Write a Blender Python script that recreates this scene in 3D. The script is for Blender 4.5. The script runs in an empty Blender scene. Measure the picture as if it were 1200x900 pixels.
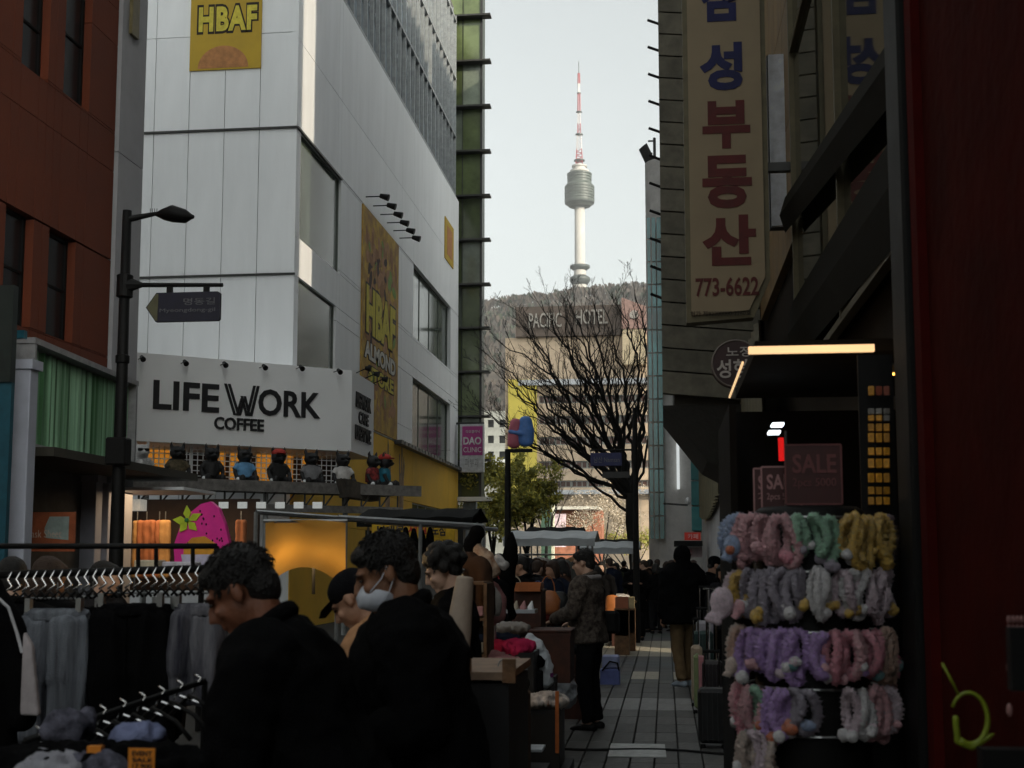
import bpy, math, random
import numpy as np
from mathutils import Vector, Matrix, Euler, noise
rnd = random.Random(7)
SC = bpy.context.scene
COL = SC.collection
PI = math.pi

# ---------------------------------------------------------------- camera
F = 1500.0                       # focal length in photo pixels (1200 wide)
PITCH, YAW, CAMZ, SHIFT = math.radians(6.0), math.radians(6.8), 1.6, 0.0436
CAM = Vector((0, 0, CAMZ))
cam = bpy.data.cameras.new('camera'); camo = bpy.data.objects.new('camera', cam); COL.objects.link(camo)
camo.location = CAM; camo.rotation_euler = (PI/2 + PITCH, 0, YAW)
cam.sensor_width = 36; cam.lens = 36*F/1200; cam.shift_y = SHIFT
cam.clip_start = 0.05; cam.clip_end = 6000
cam.dof.use_dof = True; cam.dof.focus_distance = 30; cam.dof.aperture_fstop = 6.3
SC.camera = camo
CM = Euler((PI/2 + PITCH, 0, YAW)).to_matrix()
CY = 450 + 1200*SHIFT

# ---------------------------------------------------------------- daylight
SUN_EL, SUN_AZ = math.radians(24), math.radians(129)      # azimuth clockwise from +Y (the street)
S = Vector((math.sin(SUN_AZ)*math.cos(SUN_EL), math.cos(SUN_AZ)*math.cos(SUN_EL), math.sin(SUN_EL)))
w = bpy.data.worlds.new('World'); SC.world = w; w.use_nodes = True
nt = w.node_tree; bg = nt.nodes['Background']
sky = nt.nodes.new('ShaderNodeTexSky'); sky.sky_type = 'NISHITA'; sky.sun_disc = False
sky.sun_elevation = SUN_EL; sky.sun_rotation = SUN_AZ; sky.air_density = 1.0; sky.dust_density = 4.0; sky.ozone_density = 1.0
hs = nt.nodes.new('ShaderNodeHueSaturation'); hs.inputs['Saturation'].default_value = 0.20
tn = nt.nodes.new('ShaderNodeMix'); tn.data_type = 'RGBA'; tn.blend_type = 'MULTIPLY'; tn.inputs[0].default_value = 1; tn.inputs[7].default_value = (.97,1.0,.95,1)
nt.links.new(sky.outputs[0], hs.inputs['Color']); nt.links.new(hs.outputs[0], tn.inputs[6]); nt.links.new(tn.outputs[2], bg.inputs[0])
bg.inputs[1].default_value = 0.15
sun = bpy.data.lights.new('sun', 'SUN'); sun.energy = 2.0; sun.angle = math.radians(0.5); sun.color = (1.0, 0.86, 0.66)
suno = bpy.data.objects.new('sun', sun); COL.objects.link(suno); suno.rotation_euler = S.to_track_quat('Z', 'Y').to_euler()
SC.view_settings.view_transform = 'Standard'; SC.view_settings.look = 'None'
SC.view_settings.exposure = 0.9; SC.view_settings.gamma = 1.0
SC.cycles.max_bounces = 6; SC.cycles.diffuse_bounces = 3; SC.cycles.glossy_bounces = 3
SC.cycles.transparent_max_bounces = 12; SC.cycles.caustics_reflective = False; SC.cycles.caustics_refractive = False
SC.cycles.use_denoising = True

# ---------------------------------------------------------------- rays of the picture, for laying things out at their real depth
def ray(px, py): return (CM @ Vector(((px-600)/F, -(py-CY)/F, -1))).normalized()
def at_y(px, py, Y): d = ray(px, py); return CAM + d*(Y/d.y)
def at_x(px, py, X): d = ray(px, py); return CAM + d*(X/d.x)
def at_z(px, py, Z): d = ray(px, py); return CAM + d*((Z-CAMZ)/d.z)
def at_p(px, py, P0, N): d = ray(px, py); return CAM + d*((Vector(P0)-CAM).dot(N)/d.dot(N))

# ---------------------------------------------------------------- materials
MATS = {}
def mat(name, col, rough=.7, metal=0., var=.18, scale=6., bump=.0, bscale=60., emit=0., rand=0., spec=.4, alpha=1., trans=0., sss=0., kind=None, sheen=0., col2=None, streak=None):
    if name in MATS: return MATS[name]
    m = bpy.data.materials.new(name); m.use_nodes = True; t = m.node_tree; n = t.nodes; b = n['Principled BSDF']
    col = tuple(col)+(1,)
    b.inputs['Roughness'].default_value = rough; b.inputs['Metallic'].default_value = metal
    b.inputs['Specular IOR Level'].default_value = spec
    if alpha < 1: b.inputs['Alpha'].default_value = alpha
    if trans: b.inputs['Transmission Weight'].default_value = trans
    if sheen: b.inputs['Sheen Weight'].default_value = sheen
    tc = n.new('ShaderNodeTexCoord')
    src = None
    if var or col2 or rand:
        nz = n.new('ShaderNodeTexNoise'); nz.inputs['Scale'].default_value = scale; nz.inputs['Detail'].default_value = 5; nz.inputs['Roughness'].default_value = .65
        sm_ = n.new('ShaderNodeMapping'); sm_.inputs['Scale'].default_value = streak or (1,1,1); t.links.new(tc.outputs['Object'], sm_.inputs[0]); t.links.new(sm_.outputs[0], nz.inputs['Vector'])
        mx = n.new('ShaderNodeMix'); mx.data_type = 'RGBA'
        c2 = tuple(col2)+(1,) if col2 else tuple(c*(1+var) for c in col[:3])+(1,)
        c1 = col if col2 else tuple(c*(1-var) for c in col[:3])+(1,)
        mr = n.new('ShaderNodeMapRange'); mr.inputs[1].default_value = .35; mr.inputs[2].default_value = .65
        t.links.new(nz.outputs['Fac'], mr.inputs[0]); t.links.new(mr.outputs[0], mx.inputs[0])
        mx.inputs[6].default_value = c1; mx.inputs[7].default_value = c2
        src = mx.outputs[2]
        if rand:
            oi = n.new('ShaderNodeObjectInfo'); mp = n.new('ShaderNodeMapRange'); mp.inputs[3].default_value = 1-rand; mp.inputs[4].default_value = 1+rand
            hv = n.new('ShaderNodeHueSaturation'); t.links.new(oi.outputs['Random'], mp.inputs[0]); t.links.new(mp.outputs[0], hv.inputs['Value'])
            t.links.new(src, hv.inputs['Color']); src = hv.outputs[0]
        t.links.new(src, b.inputs['Base Color'])
        rr = n.new('ShaderNodeMapRange'); rr.inputs[3].default_value = max(.02, rough*.85); rr.inputs[4].default_value = min(1, rough*1.15)
        t.links.new(nz.outputs['Fac'], rr.inputs[0]); t.links.new(rr.outputs[0], b.inputs['Roughness'])
    else: b.inputs['Base Color'].default_value = col
    if bump:
        bz = n.new('ShaderNodeTexNoise'); bz.inputs['Scale'].default_value = bscale; bz.inputs['Detail'].default_value = 4
        t.links.new(tc.outputs['Object'], bz.inputs['Vector'])
        bp = n.new('ShaderNodeBump'); bp.inputs['Strength'].default_value = bump; bp.inputs['Distance'].default_value = .02
        t.links.new(bz.outputs['Fac'], bp.inputs['Height']); t.links.new(bp.outputs[0], b.inputs['Normal'])
    if emit:
        b.inputs['Emission Color'].default_value = col; b.inputs['Emission Strength'].default_value = emit
    MATS[name] = m; return m
def fabric(name, col, **k): return mat(name, col, rough=.95, bump=.5, bscale=180, spec=.05, **k)

M_black = mat('black_paint', (.006,.006,.006), .6, spec=.2)
M_steel = mat('steel', (.35,.36,.36), .35, .9)
M_darksteel = mat('dark_steel', (.05,.05,.048), .45, .5)
M_chrome = mat('chrome', (.8,.8,.8), .12, 1., var=0)
M_white = mat('white_paint', (.86,.88,.90), .55, var=.045, scale=1.6, bump=.15, bscale=25, rand=.025, streak=(1,1,.18))
M_glass = mat('dark_green_glass', (.06,.08,.062), .12, var=.3, scale=.6, spec=.8)
M_skin = mat('skin', (.40,.22,.14), .5, var=.08, scale=20, bump=.15, bscale=150)
M_skin2 = mat('skin_pale', (.52,.33,.24), .5, var=.08, scale=20, bump=.15, bscale=150)
M_hair = mat('black_hair', (.010,.009,.008), .55, bump=.7, bscale=120)
M_hair2 = mat('brown_hair', (.035,.018,.010), .55, bump=.7, bscale=120)
M_eye = mat('eye', (.03,.02,.015), .1, var=0)
M_wood = mat('worn_wood', (.16,.085,.04), .7, var=.4, scale=9, bump=.3)
M_concrete = mat('concrete', (.30,.29,.28), .85, var=.15, scale=2.5, bump=.3, bscale=30)

# ---------------------------------------------------------------- mesh builder
class MB:
    def __init__(s): s.v = []; s.f = []; s.m = []; s.mi = 0
    def add(s, vs, fs):
        b = len(s.v); s.v += [tuple(v) for v in vs]; s.f += [tuple(i+b for i in f) for f in fs]; s.m += [s.mi]*len(fs); return s
    def box(s, c, d, rz=0, M=None, b=0):
        hx, hy, hz = d[0]/2, d[1]/2, d[2]/2
        R = M if M is not None else Matrix.Rotation(rz, 3, 'Z')
        c = Vector(c)
        if b and min(hx,hy,hz) > b:
            # chamfered box
            vs = []; idx = {}
            for sx in (-1,1):
                for sy in (-1,1):
                    for sz in (-1,1):
                        for a in range(3):
                            p = [sx*(hx-b), sy*(hy-b), sz*(hz-b)]; h = (hx,hy,hz); sg = (sx,sy,sz); p[a] = sg[a]*h[a]
                            idx[(sx,sy,sz,a)] = len(vs); vs.append(c + R @ Vector(p))
            fs = []
            for a in range(3):
                o = [i for i in range(3) if i != a]
                for sg in (-1,1):
                    q = []
                    for (p1,p2) in ((-1,-1),(1,-1),(1,1),(-1,1)):
                        k = [0,0,0]; k[a] = sg; k[o[0]] = p1; k[o[1]] = p2; q.append(idx[(k[0],k[1],k[2],a)])
                    if (sg > 0) == (a != 1): fs.append(q)
                    else: fs.append(q[::-1])
            for a in range(3):
                o = [i for i in range(3) if i != a]
                for p1 in (-1,1):
                    for p2 in (-1,1):
                        k = [0,0,0]; k[o[0]] = p1; k[o[1]] = p2; k2 = k[:]
                        k[a] = -1; k2[a] = 1
                        q = [idx[(*k,o[0])], idx[(*k2,o[0])], idx[(*k2,o[1])], idx[(*k,o[1])]]
                        n = (Vector(vs[q[1]])-Vector(vs[q[0]])).cross(Vector(vs[q[2]])-Vector(vs[q[0]]))
                        ctr = sum((Vector(vs[i]) for i in q), Vector())/4 - c
                        fs.append(q if n.dot(ctr) > 0 else q[::-1])
            for k in [(x,y,z) for x in (-1,1) for y in (-1,1) for z in (-1,1)]:
                q = [idx[(*k,a)] for a in range(3)]
                n = (Vector(vs[q[1]])-Vector(vs[q[0]])).cross(Vector(vs[q[2]])-Vector(vs[q[0]]))
                ctr = sum((Vector(vs[i]) for i in q), Vector())/3 - c
                fs.append(q if n.dot(ctr) > 0 else q[::-1])
            return s.add(vs, fs)
        vs = [c + R @ Vector((x*hx, y*hy, z*hz)) for z in (-1,1) for y in (-1,1) for x in (-1,1)]
        return s.add(vs, [(0,2,3,1),(4,5,7,6),(0,1,5,4),(1,3,7,5),(3,2,6,7),(2,0,4,6)])
    def loft(s, pts, rad, n=8, side=None, rnd_=False, cap=True, closed=False):
        P = [Vector(p) for p in pts]; Rr = [(r if isinstance(r, tuple) else (r, r)) for r in (rad if isinstance(rad, list) else [rad]*len(P))]
        if rnd_ and len(P) >= 2:
            d0 = (P[0]-P[1]).normalized(); d1 = (P[-1]-P[-2]).normalized(); a = Rr[0]; b = Rr[-1]
            ra, rb = min(a), min(b)
            pre = [(P[0]+d0*ra*q, (a[0]*k, a[1]*k)) for q, k in ((.98,.2),(.8,.6),(.45,.89))]
            post = [(P[-1]+d1*rb*q, (b[0]*k, b[1]*k)) for q, k in ((.45,.89),(.8,.6),(.98,.2))]
            P = [x[0] for x in pre]+P+[x[0] for x in post]; Rr = [x[1] for x in pre]+Rr+[x[1] for x in post]
        L = len(P); vs = []; prev = None
        for i in range(L):
            if closed: t = P[(i+1) % L]-P[i-1]
            else: t = P[min(i+1, L-1)]-P[max(i-1, 0)]
            if t.length < 1e-9: t = Vector((0,0,1))
            t.normalize()
            if side is not None: u = Vector(side)-t*t.dot(Vector(side))
            elif prev is not None: u = prev-t*t.dot(prev)
            else: u = t.orthogonal()
            if u.length < 1e-6: u = t.orthogonal()
            u.normalize(); prev = u; v = t.cross(u)
            for k in range(n):
                a = 2*PI*k/n; vs.append(P[i]+u*math.cos(a)*Rr[i][0]+v*math.sin(a)*Rr[i][1])
        fs = []
        for i in range(L if closed else L-1):
            j = (i+1) % L
            for k in range(n): fs.append((i*n+k, i*n+(k+1) % n, j*n+(k+1) % n, j*n+k))
        if cap and not closed: fs += [tuple(range(n))[::-1], tuple((L-1)*n+k for k in range(n))]
        return s.add(vs, fs)
    def bar(s, a, b, r, n=6): return s.loft([a, b], r, n)
    def ell(s, c, r, n=12, m=8, R=None, amp=0, fr=5):
        if not isinstance(r, (tuple, list)): r = (r, r, r)
        vs = []
        for j in range(m+1):
            th = PI*j/m
            for k in range(n if 0 < j < m else 1):
                ph = 2*PI*k/n; d = Vector((math.sin(th)*math.cos(ph)*r[0], math.sin(th)*math.sin(ph)*r[1], math.cos(th)*r[2]))
                if R is not None: d = R @ d
                if amp: d = d*(1+amp*noise.noise((Vector(c)+d)*fr))
                vs.append(Vector(c)+d)
        fs = []
        def I(j, k): return 0 if j == 0 else (1+(m-1)*n if j == m else 1+(j-1)*n+k % n)
        for j in range(m):
            for k in range(n):
                q = [I(j,k), I(j+1,k), I(j+1,k+1), I(j,k+1)]
                if j == 0: q = [q[0], q[1], q[2]]
                elif j == m-1: q = [q[0], q[1], q[3]]
                fs.append(tuple(q))
        return s.add(vs, fs)
    def lathe(s, c, prof, n=24, cap=True):
        c = Vector(c); vs = [c+Vector((r*math.cos(2*PI*k/n), r*math.sin(2*PI*k/n), z)) for r, z in prof for k in range(n)]
        fs = [(i*n+k, i*n+(k+1) % n, (i+1)*n+(k+1) % n, (i+1)*n+k) for i in range(len(prof)-1) for k in range(n)]
        if cap: fs += [tuple(range(n))[::-1], tuple((len(prof)-1)*n+k for k in range(n))]
        return s.add(vs, fs)
    def prism(s, out, O, U, V, d):
        """2-D outline in axes U, V from O, extruded by vector d"""
        O, U, V, d = Vector(O), Vector(U), Vector(V), Vector(d); n = len(out)
        area = sum(out[i][0]*out[(i+1) % n][1]-out[(i+1) % n][0]*out[i][1] for i in range(n))
        if (area > 0) == (U.cross(V).dot(d) > 0): out = out[::-1]
        a = [O+U*x+V*y for x, y in out]; vs = a+[p+d for p in a]
        fs = [tuple(range(n)), tuple(range(2*n-1, n-1, -1))]+[(i, n+i, n+(i+1) % n, (i+1) % n) for i in range(n)]
        return s.add(vs, fs)
    def build(s, name, m, parent=None, smooth=False, local=False, origin=None):
        """link as ONE mesh object; world coordinates are brought into the parent's frame unless local"""
        off = Vector((0,0,0)); vv = s.v
        if parent is not None and not local:
            Mi = wmat(parent).inverted(); vv = [tuple(Mi @ Vector(v)) for v in s.v]
        if parent is None:
            if origin is None and vv:
                a = np.array(vv); origin = ((a[:,0].min()+a[:,0].max())/2, (a[:,1].min()+a[:,1].max())/2, a[:,2].min())
            off = Vector(origin or (0,0,0)); vv = [tuple(Vector(v)-off) for v in vv]
        me = bpy.data.meshes.new(name); me.from_pydata(vv, [], s.f)
        for x in (m if isinstance(m, list) else [m]): me.materials.append(x)
        if isinstance(m, list): me.polygons.foreach_set('material_index', s.m)
        if smooth: me.polygons.foreach_set('use_smooth', [True]*len(me.polygons))
        me.update(); o = bpy.data.objects.new(name, me); COL.objects.link(o); o.parent = parent; o.location = off
        return o
def wmat(o):
    M = Matrix.LocRotScale(o.location, o.rotation_euler, o.scale)
    return wmat(o.parent) @ M if o.parent else M

def tag(o, label=None, cat=None, group=None, kind=None):
    if label: o['label'] = label
    if cat: o['category'] = cat
    if group: o['group'] = group
    if kind: o['kind'] = kind
    return o
def thing(name, label, cat, loc=(0,0,0), rz=0, group=None):
    o = bpy.data.objects.new(name, None); COL.objects.link(o); o.location = loc; o.rotation_euler = (0,0,rz); o.empty_display_size = .2
    return tag(o, label, cat, group)
def kids(o, _c={}):
    return [c for c in COL.objects if c.parent == o]
def dup(o, children, loc, rz=None, label=None, scale=None):
    """copy of a thing with copies of its parts; children: {root: [parts]}, parts may map to sub-parts"""
    r = o.copy(); COL.objects.link(r); r.location = loc
    if rz is not None: r.rotation_euler = (0,0,rz)
    if label: r['label'] = label
    if scale: r.scale = (scale,)*3
    for c in children:
        d = c.copy(); COL.objects.link(d); d.parent = r
    return r
def obj_from(me, name, parent=None, loc=(0,0,0), rz=0):
    o = bpy.data.objects.new(name, me); COL.objects.link(o); o.parent = parent; o.location = loc; o.rotation_euler = (0,0,rz); return o

ORDW = ['first','second','third','fourth','fifth','sixth','seventh','eighth','ninth','tenth','eleventh','twelfth','thirteenth','fourteenth','fifteenth','sixteenth','seventeenth','eighteenth','nineteenth','twentieth','twenty-first','twenty-second','twenty-third','twenty-fourth']
# evaluation of modifiers and text in a scene of their own (quick: it only ever holds one object)
TS = bpy.data.scenes.new('workbench')
def evaluated(o):
    TS.collection.objects.link(o); vl = TS.view_layers[0]; vl.update()
    with bpy.context.temp_override(scene=TS, view_layer=vl):
        dg = vl.depsgraph or bpy.context.evaluated_depsgraph_get()
        me = bpy.data.meshes.new_from_object(o.evaluated_get(dg))
    TS.collection.objects.unlink(o); return me
def fuse(mb, name, m, parent=None, voxel=.012, smooth=3, amp=0, fr=6., amp2=0, fr2=30., local=True, sq=None):
    """union of overlapping closed shapes as ONE smooth surface, with folds or lumps from noise"""
    me = bpy.data.meshes.new('raw'); me.from_pydata(mb.v, [], mb.f); me.update()
    o = bpy.data.objects.new('raw', me)
    r = o.modifiers.new('r', 'REMESH'); r.mode = 'VOXEL'; r.voxel_size = voxel
    if smooth:
        sm = o.modifiers.new('s', 'SMOOTH'); sm.iterations = smooth; sm.factor = .5
    me2 = evaluated(o); bpy.data.objects.remove(o); bpy.data.meshes.remove(me)
    n = len(me2.vertices); co = np.empty(n*3); me2.vertices.foreach_get('co', co); co = co.reshape(-1, 3)
    if amp or amp2:
        no = np.empty(n*3); me2.vertices.foreach_get('normal', no); no = no.reshape(-1, 3)
        for i in range(n):
            p = Vector(co[i]); d = 0
            if amp: d += amp*(1-2*abs(noise.noise(Vector((p.x*fr, p.y*fr, p.z*fr*(sq or 1))))))
            if amp2: d += amp2*noise.noise(p*fr2)
            co[i] += no[i]*d
    if parent is not None and not local:
        Mi = np.array(wmat(parent).inverted()); co = co @ Mi[:3,:3].T + Mi[:3,3]
    off = (0,0,0)
    if parent is None:
        off = ((co[:,0].min()+co[:,0].max())/2, (co[:,1].min()+co[:,1].max())/2, co[:,2].min()); co = co-np.array(off)
    me2.vertices.foreach_set('co', co.ravel()); me2.materials.clear(); me2.materials.append(m)
    me2.polygons.foreach_set('use_smooth', [True]*len(me2.polygons)); me2.update(); me2.name = name
    o = bpy.data.objects.new(name, me2); COL.objects.link(o); o.parent = parent; o.location = off
    return o

# lettering: real letters, fitted to a width and a height
def letters(txt, c, w_, h_, U, V, m, parent, depth=.01, bold=.0, name='lettering', space=1., tight=True, off=0.):
    cu = bpy.data.curves.new('t', 'FONT'); cu.body = txt; cu.offset = bold; cu.extrude = .02; cu.space_character = space; cu.align_x = 'CENTER'
    cu.resolution_u = 3
    o = bpy.data.objects.new('t', cu); me = evaluated(o); bpy.data.objects.remove(o); bpy.data.curves.remove(cu)
    n = len(me.vertices)
    if n == 0: print('NO GLYPHS', txt); return None
    co = np.empty(n*3); me.vertices.foreach_get('co', co); co = co.reshape(-1, 3)
    lo, hi = co.min(0), co.max(0); U = Vector(U).normalized(); V = Vector(V).normalized(); N = U.cross(V)
    q = (co-(lo+hi)/2)/np.maximum(hi-lo, 1e-6)
    c = Vector(c)+N*(depth/2+off)
    co = np.array(c)+np.outer(q[:,0]*w_, U)+np.outer(q[:,1]*h_, V)+np.outer(q[:,2]*depth, N)
    if parent is not None:
        Mi = np.array(wmat(parent).inverted()); co = co @ Mi[:3,:3].T + Mi[:3,3]
    me.vertices.foreach_set('co', co.ravel()); me.materials.clear(); me.materials.append(m); me.update(); me.name = name
    o = bpy.data.objects.new(name, me); COL.objects.link(o); o.parent = parent; return o
def letters_px(txt, x0, y0, x1, y1, P0, U, m, parent, **k):
    """letters laid on the upright plane through P0 along U, covering a given region of it"""
    U = Vector(U).normalized(); V = Vector((0,0,1)); N = U.cross(V); ym, xm = (y0+y1)/2, (x0+x1)/2
    c = at_p(xm, ym, P0, N); a = at_p(x0, ym, P0, N); b = at_p(x1, ym, P0, N); t = at_p(xm, y0, P0, N); d = at_p(xm, y1, P0, N)
    return letters(txt, c, (b-a).length, (t-d).length, U, V, m, parent, **k)

# a wall of separate panels with openings
PANELS = {}
def facade(root, O, U, W, H, openings, xs, zs, m, name='wall_panel', t=.15, joint=.012, back=None):
    """O bottom-left corner of the outer face, U along it; outward is U x Z turned to the viewer's side"""
    O, U = Vector(O), Vector(U).normalized(); N = U.cross(Vector((0,0,1))); rz = math.atan2(U.y, U.x)
    X = sorted(set([0, W]+[x for x in xs if 0 < x < W]+[e for o in openings for e in (o[0], o[2]) if 0 < e < W]))
    Z = sorted(set([0, H]+[z for z in zs if 0 < z < H]+[e for o in openings for e in (o[1], o[3]) if 0 < e < H]))
    Ri = wmat(root).inverted(); out = []
    for i in range(len(X)-1):
        for j in range(len(Z)-1):
            cx, cz = (X[i]+X[i+1])/2, (Z[j]+Z[j+1])/2
            if any(o[0] < cx < o[2] and o[1] < cz < o[3] for o in openings): continue
            w_, h_ = X[i+1]-X[i]-joint, Z[j+1]-Z[j]-joint
            if w_ < .01 or h_ < .01: continue
            k = (round(w_, 3), round(h_, 3), t, m.name)
            if k not in PANELS:
                b = MB().box((0,0,0), (w_, t, h_)); me = bpy.data.meshes.new(name); me.from_pydata(b.v, [], b.f); me.materials.append(m); PANELS[k] = me
            p = Ri @ (O+U*cx+Vector((0,0,cz))-N*(t/2))
            out.append(obj_from(PANELS[k], name, root, p, rz))
    return out
def window(root, O, U, W, H, z0, x0, w_, h_, mg, mf, inset=.12, cols=2, rows=1, fw=.05, name='window'):
    """frame set back in the wall, panes as its sub-parts; O, U as for the facade"""
    O, U = Vector(O), Vector(U).normalized(); N = U.cross(Vector((0,0,1))); Z = Vector((0,0,1)); B = Matrix((U, -N, Z)).transposed()
    c = O+U*(x0+w_/2)+Z*(z0+h_/2)-N*inset
    f = MB()
    f.box(c+Z*(h_/2-fw/2), (w_, .07, fw), M=B); f.box(c-Z*(h_/2-fw/2), (w_, .07, fw), M=B)
    f.box(c+U*(w_/2-fw/2), (fw, .07, h_-2*fw), M=B); f.box(c-U*(w_/2-fw/2), (fw, .07, h_-2*fw), M=B)
    for i in range(1, cols): f.box(c+U*(-w_/2+w_*i/cols), (fw*.7, .06, h_-2*fw), M=B)
    for j in range(1, rows): f.box(c+Z*(-h_/2+h_*j/rows), (w_-2*fw, .058, fw*.7), M=B)
    fo = f.build(name, mf, root)
    for i in range(cols):
        for j in range(rows):
            pc = c+U*(-w_/2+w_*(i+.5)/cols)+Z*(-h_/2+h_*(j+.5)/rows)
            MB().box(pc, (w_/cols-fw*.7, .012, h_/rows-fw*.7), M=B).build('pane', mg, fo)
    return fo

# ================================================================ GROUND
Zv = Vector((0,0,1)); Xv = Vector((1,0,0)); Yv = Vector((0,1,0))
def paver_mat(name, base):
    m = bpy.data.materials.new(name); m.use_nodes = True; t = m.node_tree; n = t.nodes; b = n['Principled BSDF']
    tc = n.new('ShaderNodeTexCoord'); mp = n.new('ShaderNodeMapping'); mp.inputs['Rotation'].default_value = (0,0,PI/2)
    br = n.new('ShaderNodeTexBrick'); br.inputs['Scale'].default_value = 1; br.inputs['Brick Width'].default_value = .6; br.inputs['Row Height'].default_value = .19
    br.inputs['Mortar Size'].default_value = .008; br.inputs['Color1'].default_value = (*base, 1); br.inputs['Color2'].default_value = tuple(c*1.5 for c in base)+(1,)
    br.inputs['Mortar'].default_value = (.02,.02,.018,1)
    nz = n.new('ShaderNodeTexNoise'); nz.inputs['Scale'].default_value = .7; nz.inputs['Detail'].default_value = 6
    mx = n.new('ShaderNodeMix'); mx.data_type = 'RGBA'; mx.blend_type = 'MULTIPLY'; mx.inputs[0].default_value = .6
    t.links.new(tc.outputs['Object'], mp.inputs[0]); t.links.new(mp.outputs[0], br.inputs[0]); t.links.new(tc.outputs['Object'], nz.inputs[0])
    t.links.new(br.outputs[0], mx.inputs[6]); t.links.new(nz.outputs['Color'], mx.inputs[7]); t.links.new(mx.outputs[2], b.inputs['Base Color'])
    bp = n.new('ShaderNodeBump'); bp.inputs['Strength'].default_value = .4; bp.inputs['Distance'].default_value = .01; bp.invert = True
    t.links.new(br.outputs['Fac'], bp.inputs['Height']); t.links.new(bp.outputs[0], b.inputs['Normal']); b.inputs['Roughness'].default_value = .65
    return m
M_joint = mat('paving_joint', (.03,.03,.028), .9)
g = MB(); g.add([(-3000,-1500,-.06),(3000,-1500,-.06),(3000,3500,-.06),(-3000,3500,-.06)], [(0,1,2,3)])
tag(g.build('ground', mat('ground', (.10,.10,.095), .9, scale=.02), smooth=False), kind='structure')
pv = MB().box((-3.9, 60, -.035), (10.4, 120, .05)).build('pavement', M_joint); tag(pv, kind='structure')
M_paver = mat('paver_dark', (.105,.105,.10), .6, var=.3, scale=14, bump=.35, bscale=70, rand=.28)
M_paver_l = mat('paver_pale', (.24,.24,.235), .6, var=.2, scale=12, bump=.35, bscale=70, rand=.12)
M_paver_y = mat('paver_pale_sunlit', (.36,.33,.26), .6, var=.2, scale=12, bump=.35, bscale=70, rand=.12)  # colour of the far pale row; also warm sunlight painted into a strip
pme = {}
far = MB(); farl = MB(); ycount = 0
pw, pl, pj = .195, .62, .012
def paver_shape(b, c, wx, wy):
    b.box(c, (wx, wy, .03), b=.006)
for r in range(70):
    y0 = 8.6+r*pl
    for cidx in range(18):
        x = -2.35+cidx*pw; off = (cidx % 2)*pl*.0
        if x > 1.0: continue
        yc = y0+pl/2+off
        pale = (14.2 < yc < 15.5) or (18.2 < yc < 18.9 and cidx % 3 != 0)
        tan = 22 < yc < 26.5  # rows coloured as sunlit, a strip of sun painted in
        if yc > 17.0:
            (farl if (pale or tan) else far).box((x, yc, .005), (pw-pj, pl-pj, .03)); continue
        k = 'l' if pale else 'd'
        if k not in pme:
            b = MB(); paver_shape(b, (0,0,0), pw-pj, pl-pj); me = bpy.data.meshes.new('paver'); me.from_pydata(b.v, [], b.f)
            me.materials.append(M_paver_l if pale else M_paver); pme[k] = me
        o = obj_from(pme[k], 'paver', pv, (x-pv.location.x, yc-pv.location.y, .005-pv.location.z+rnd.uniform(-.0015,.0015)))
        o.rotation_euler = (rnd.uniform(-.004,.004), rnd.uniform(-.004,.004), rnd.uniform(-.004,.004))
tag(far.build('paver_field', paver_mat('paver_far', (.10,.10,.095)), pv), kind='stuff')
tag(farl.build('pale_sunlit_paver_field', M_paver_y, pv), kind='stuff')

# ================================================================ HILL, TREES ON IT, TOWER
def hill_z(x, y):
    u = min(1, max(0, (y-330)/850)); s = u*u*(3-2*u)
    ridge = 240*math.exp(-((x+75)/520)**2)+5*math.sin(x*.02+1)
    return s*ridge*(1+.02*noise.noise(Vector((x*.01, y*.01, 0))))+2*noise.noise(Vector((x*.05, y*.05, 3)))*s
nx, ny = 70, 50; hv = []; hf = []
for j in range(ny+1):
    for i in range(nx+1):
        x = -900+1800*i/nx; y = 330+1300*j/ny; hv.append((x, y, hill_z(x, y)-.3))
for j in range(ny):
    for i in range(nx): a = j*(nx+1)+i; hf.append((a, a+1, a+nx+2, a+nx+1))
h = MB(); h.add(hv, hf); M_hill = mat('hill_soil', (.085,.07,.055), .95, var=.4, scale=.02)
tag(h.build('hill', M_hill, smooth=True), kind='structure')
fo = MB(); fr_ = random.Random(3)
for i in range(5200):
    y = 380+900*fr_.random()**.8; hw = y*.17; x = -y*.075+fr_.uniform(-hw, hw)
    if abs(x+100) < 12 and y > 1150: continue
    z = hill_z(x, y); hgt = fr_.uniform(4, 9); wd = hgt*fr_.uniform(.35, .6)
    fo.mi = 0 if fr_.random() < .75 else 1
    n0 = len(fo.v); k = 6
    for q in range(9):                         # loose twig-like blades: an open winter crown
        a = fr_.random()*2*PI; b2 = fr_.uniform(.1, .9)
        p0 = Vector((x, y, z+hgt*.1)); p1 = Vector((x+math.cos(a)*wd*b2, y+math.sin(a)*wd*b2, z+hgt*fr_.uniform(.55, 1)))
        sd = Vector((math.sin(a), math.cos(a), .2))*wd*.24
        fo.add([p0, p1-sd, p1+Vector((0,0,hgt*.12)), p1+sd], [(0,1,2,3)])
tag(fo.build('hill_forest', [mat('winter_wood', (.07,.055,.045), .95, var=.35, scale=.05), mat('hill_pine', (.03,.04,.025), .95, var=.3, scale=.05)]), kind='stuff')
# distant ridge behind on the right
r2 = MB(); rv = []; rf = []
for i in range(41):
    x = -300+1500*i/40; zt = 330+40*math.sin(i*.35)+25*noise.noise(Vector((i*.4, 0, 0)))
    rv += [(x, 1500, -1), (x, 1900, zt), (x, 2300, -1)]
for i in range(40):
    a = i*3; rf += [(a, a+3, a+4, a+1), (a+1, a+4, a+5, a+2)]
r2.add(rv, rf); tag(r2.build('far_hill', mat('far_hill', (.05,.06,.05), .95, var=.3, scale=.01), smooth=True), kind='structure')

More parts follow.
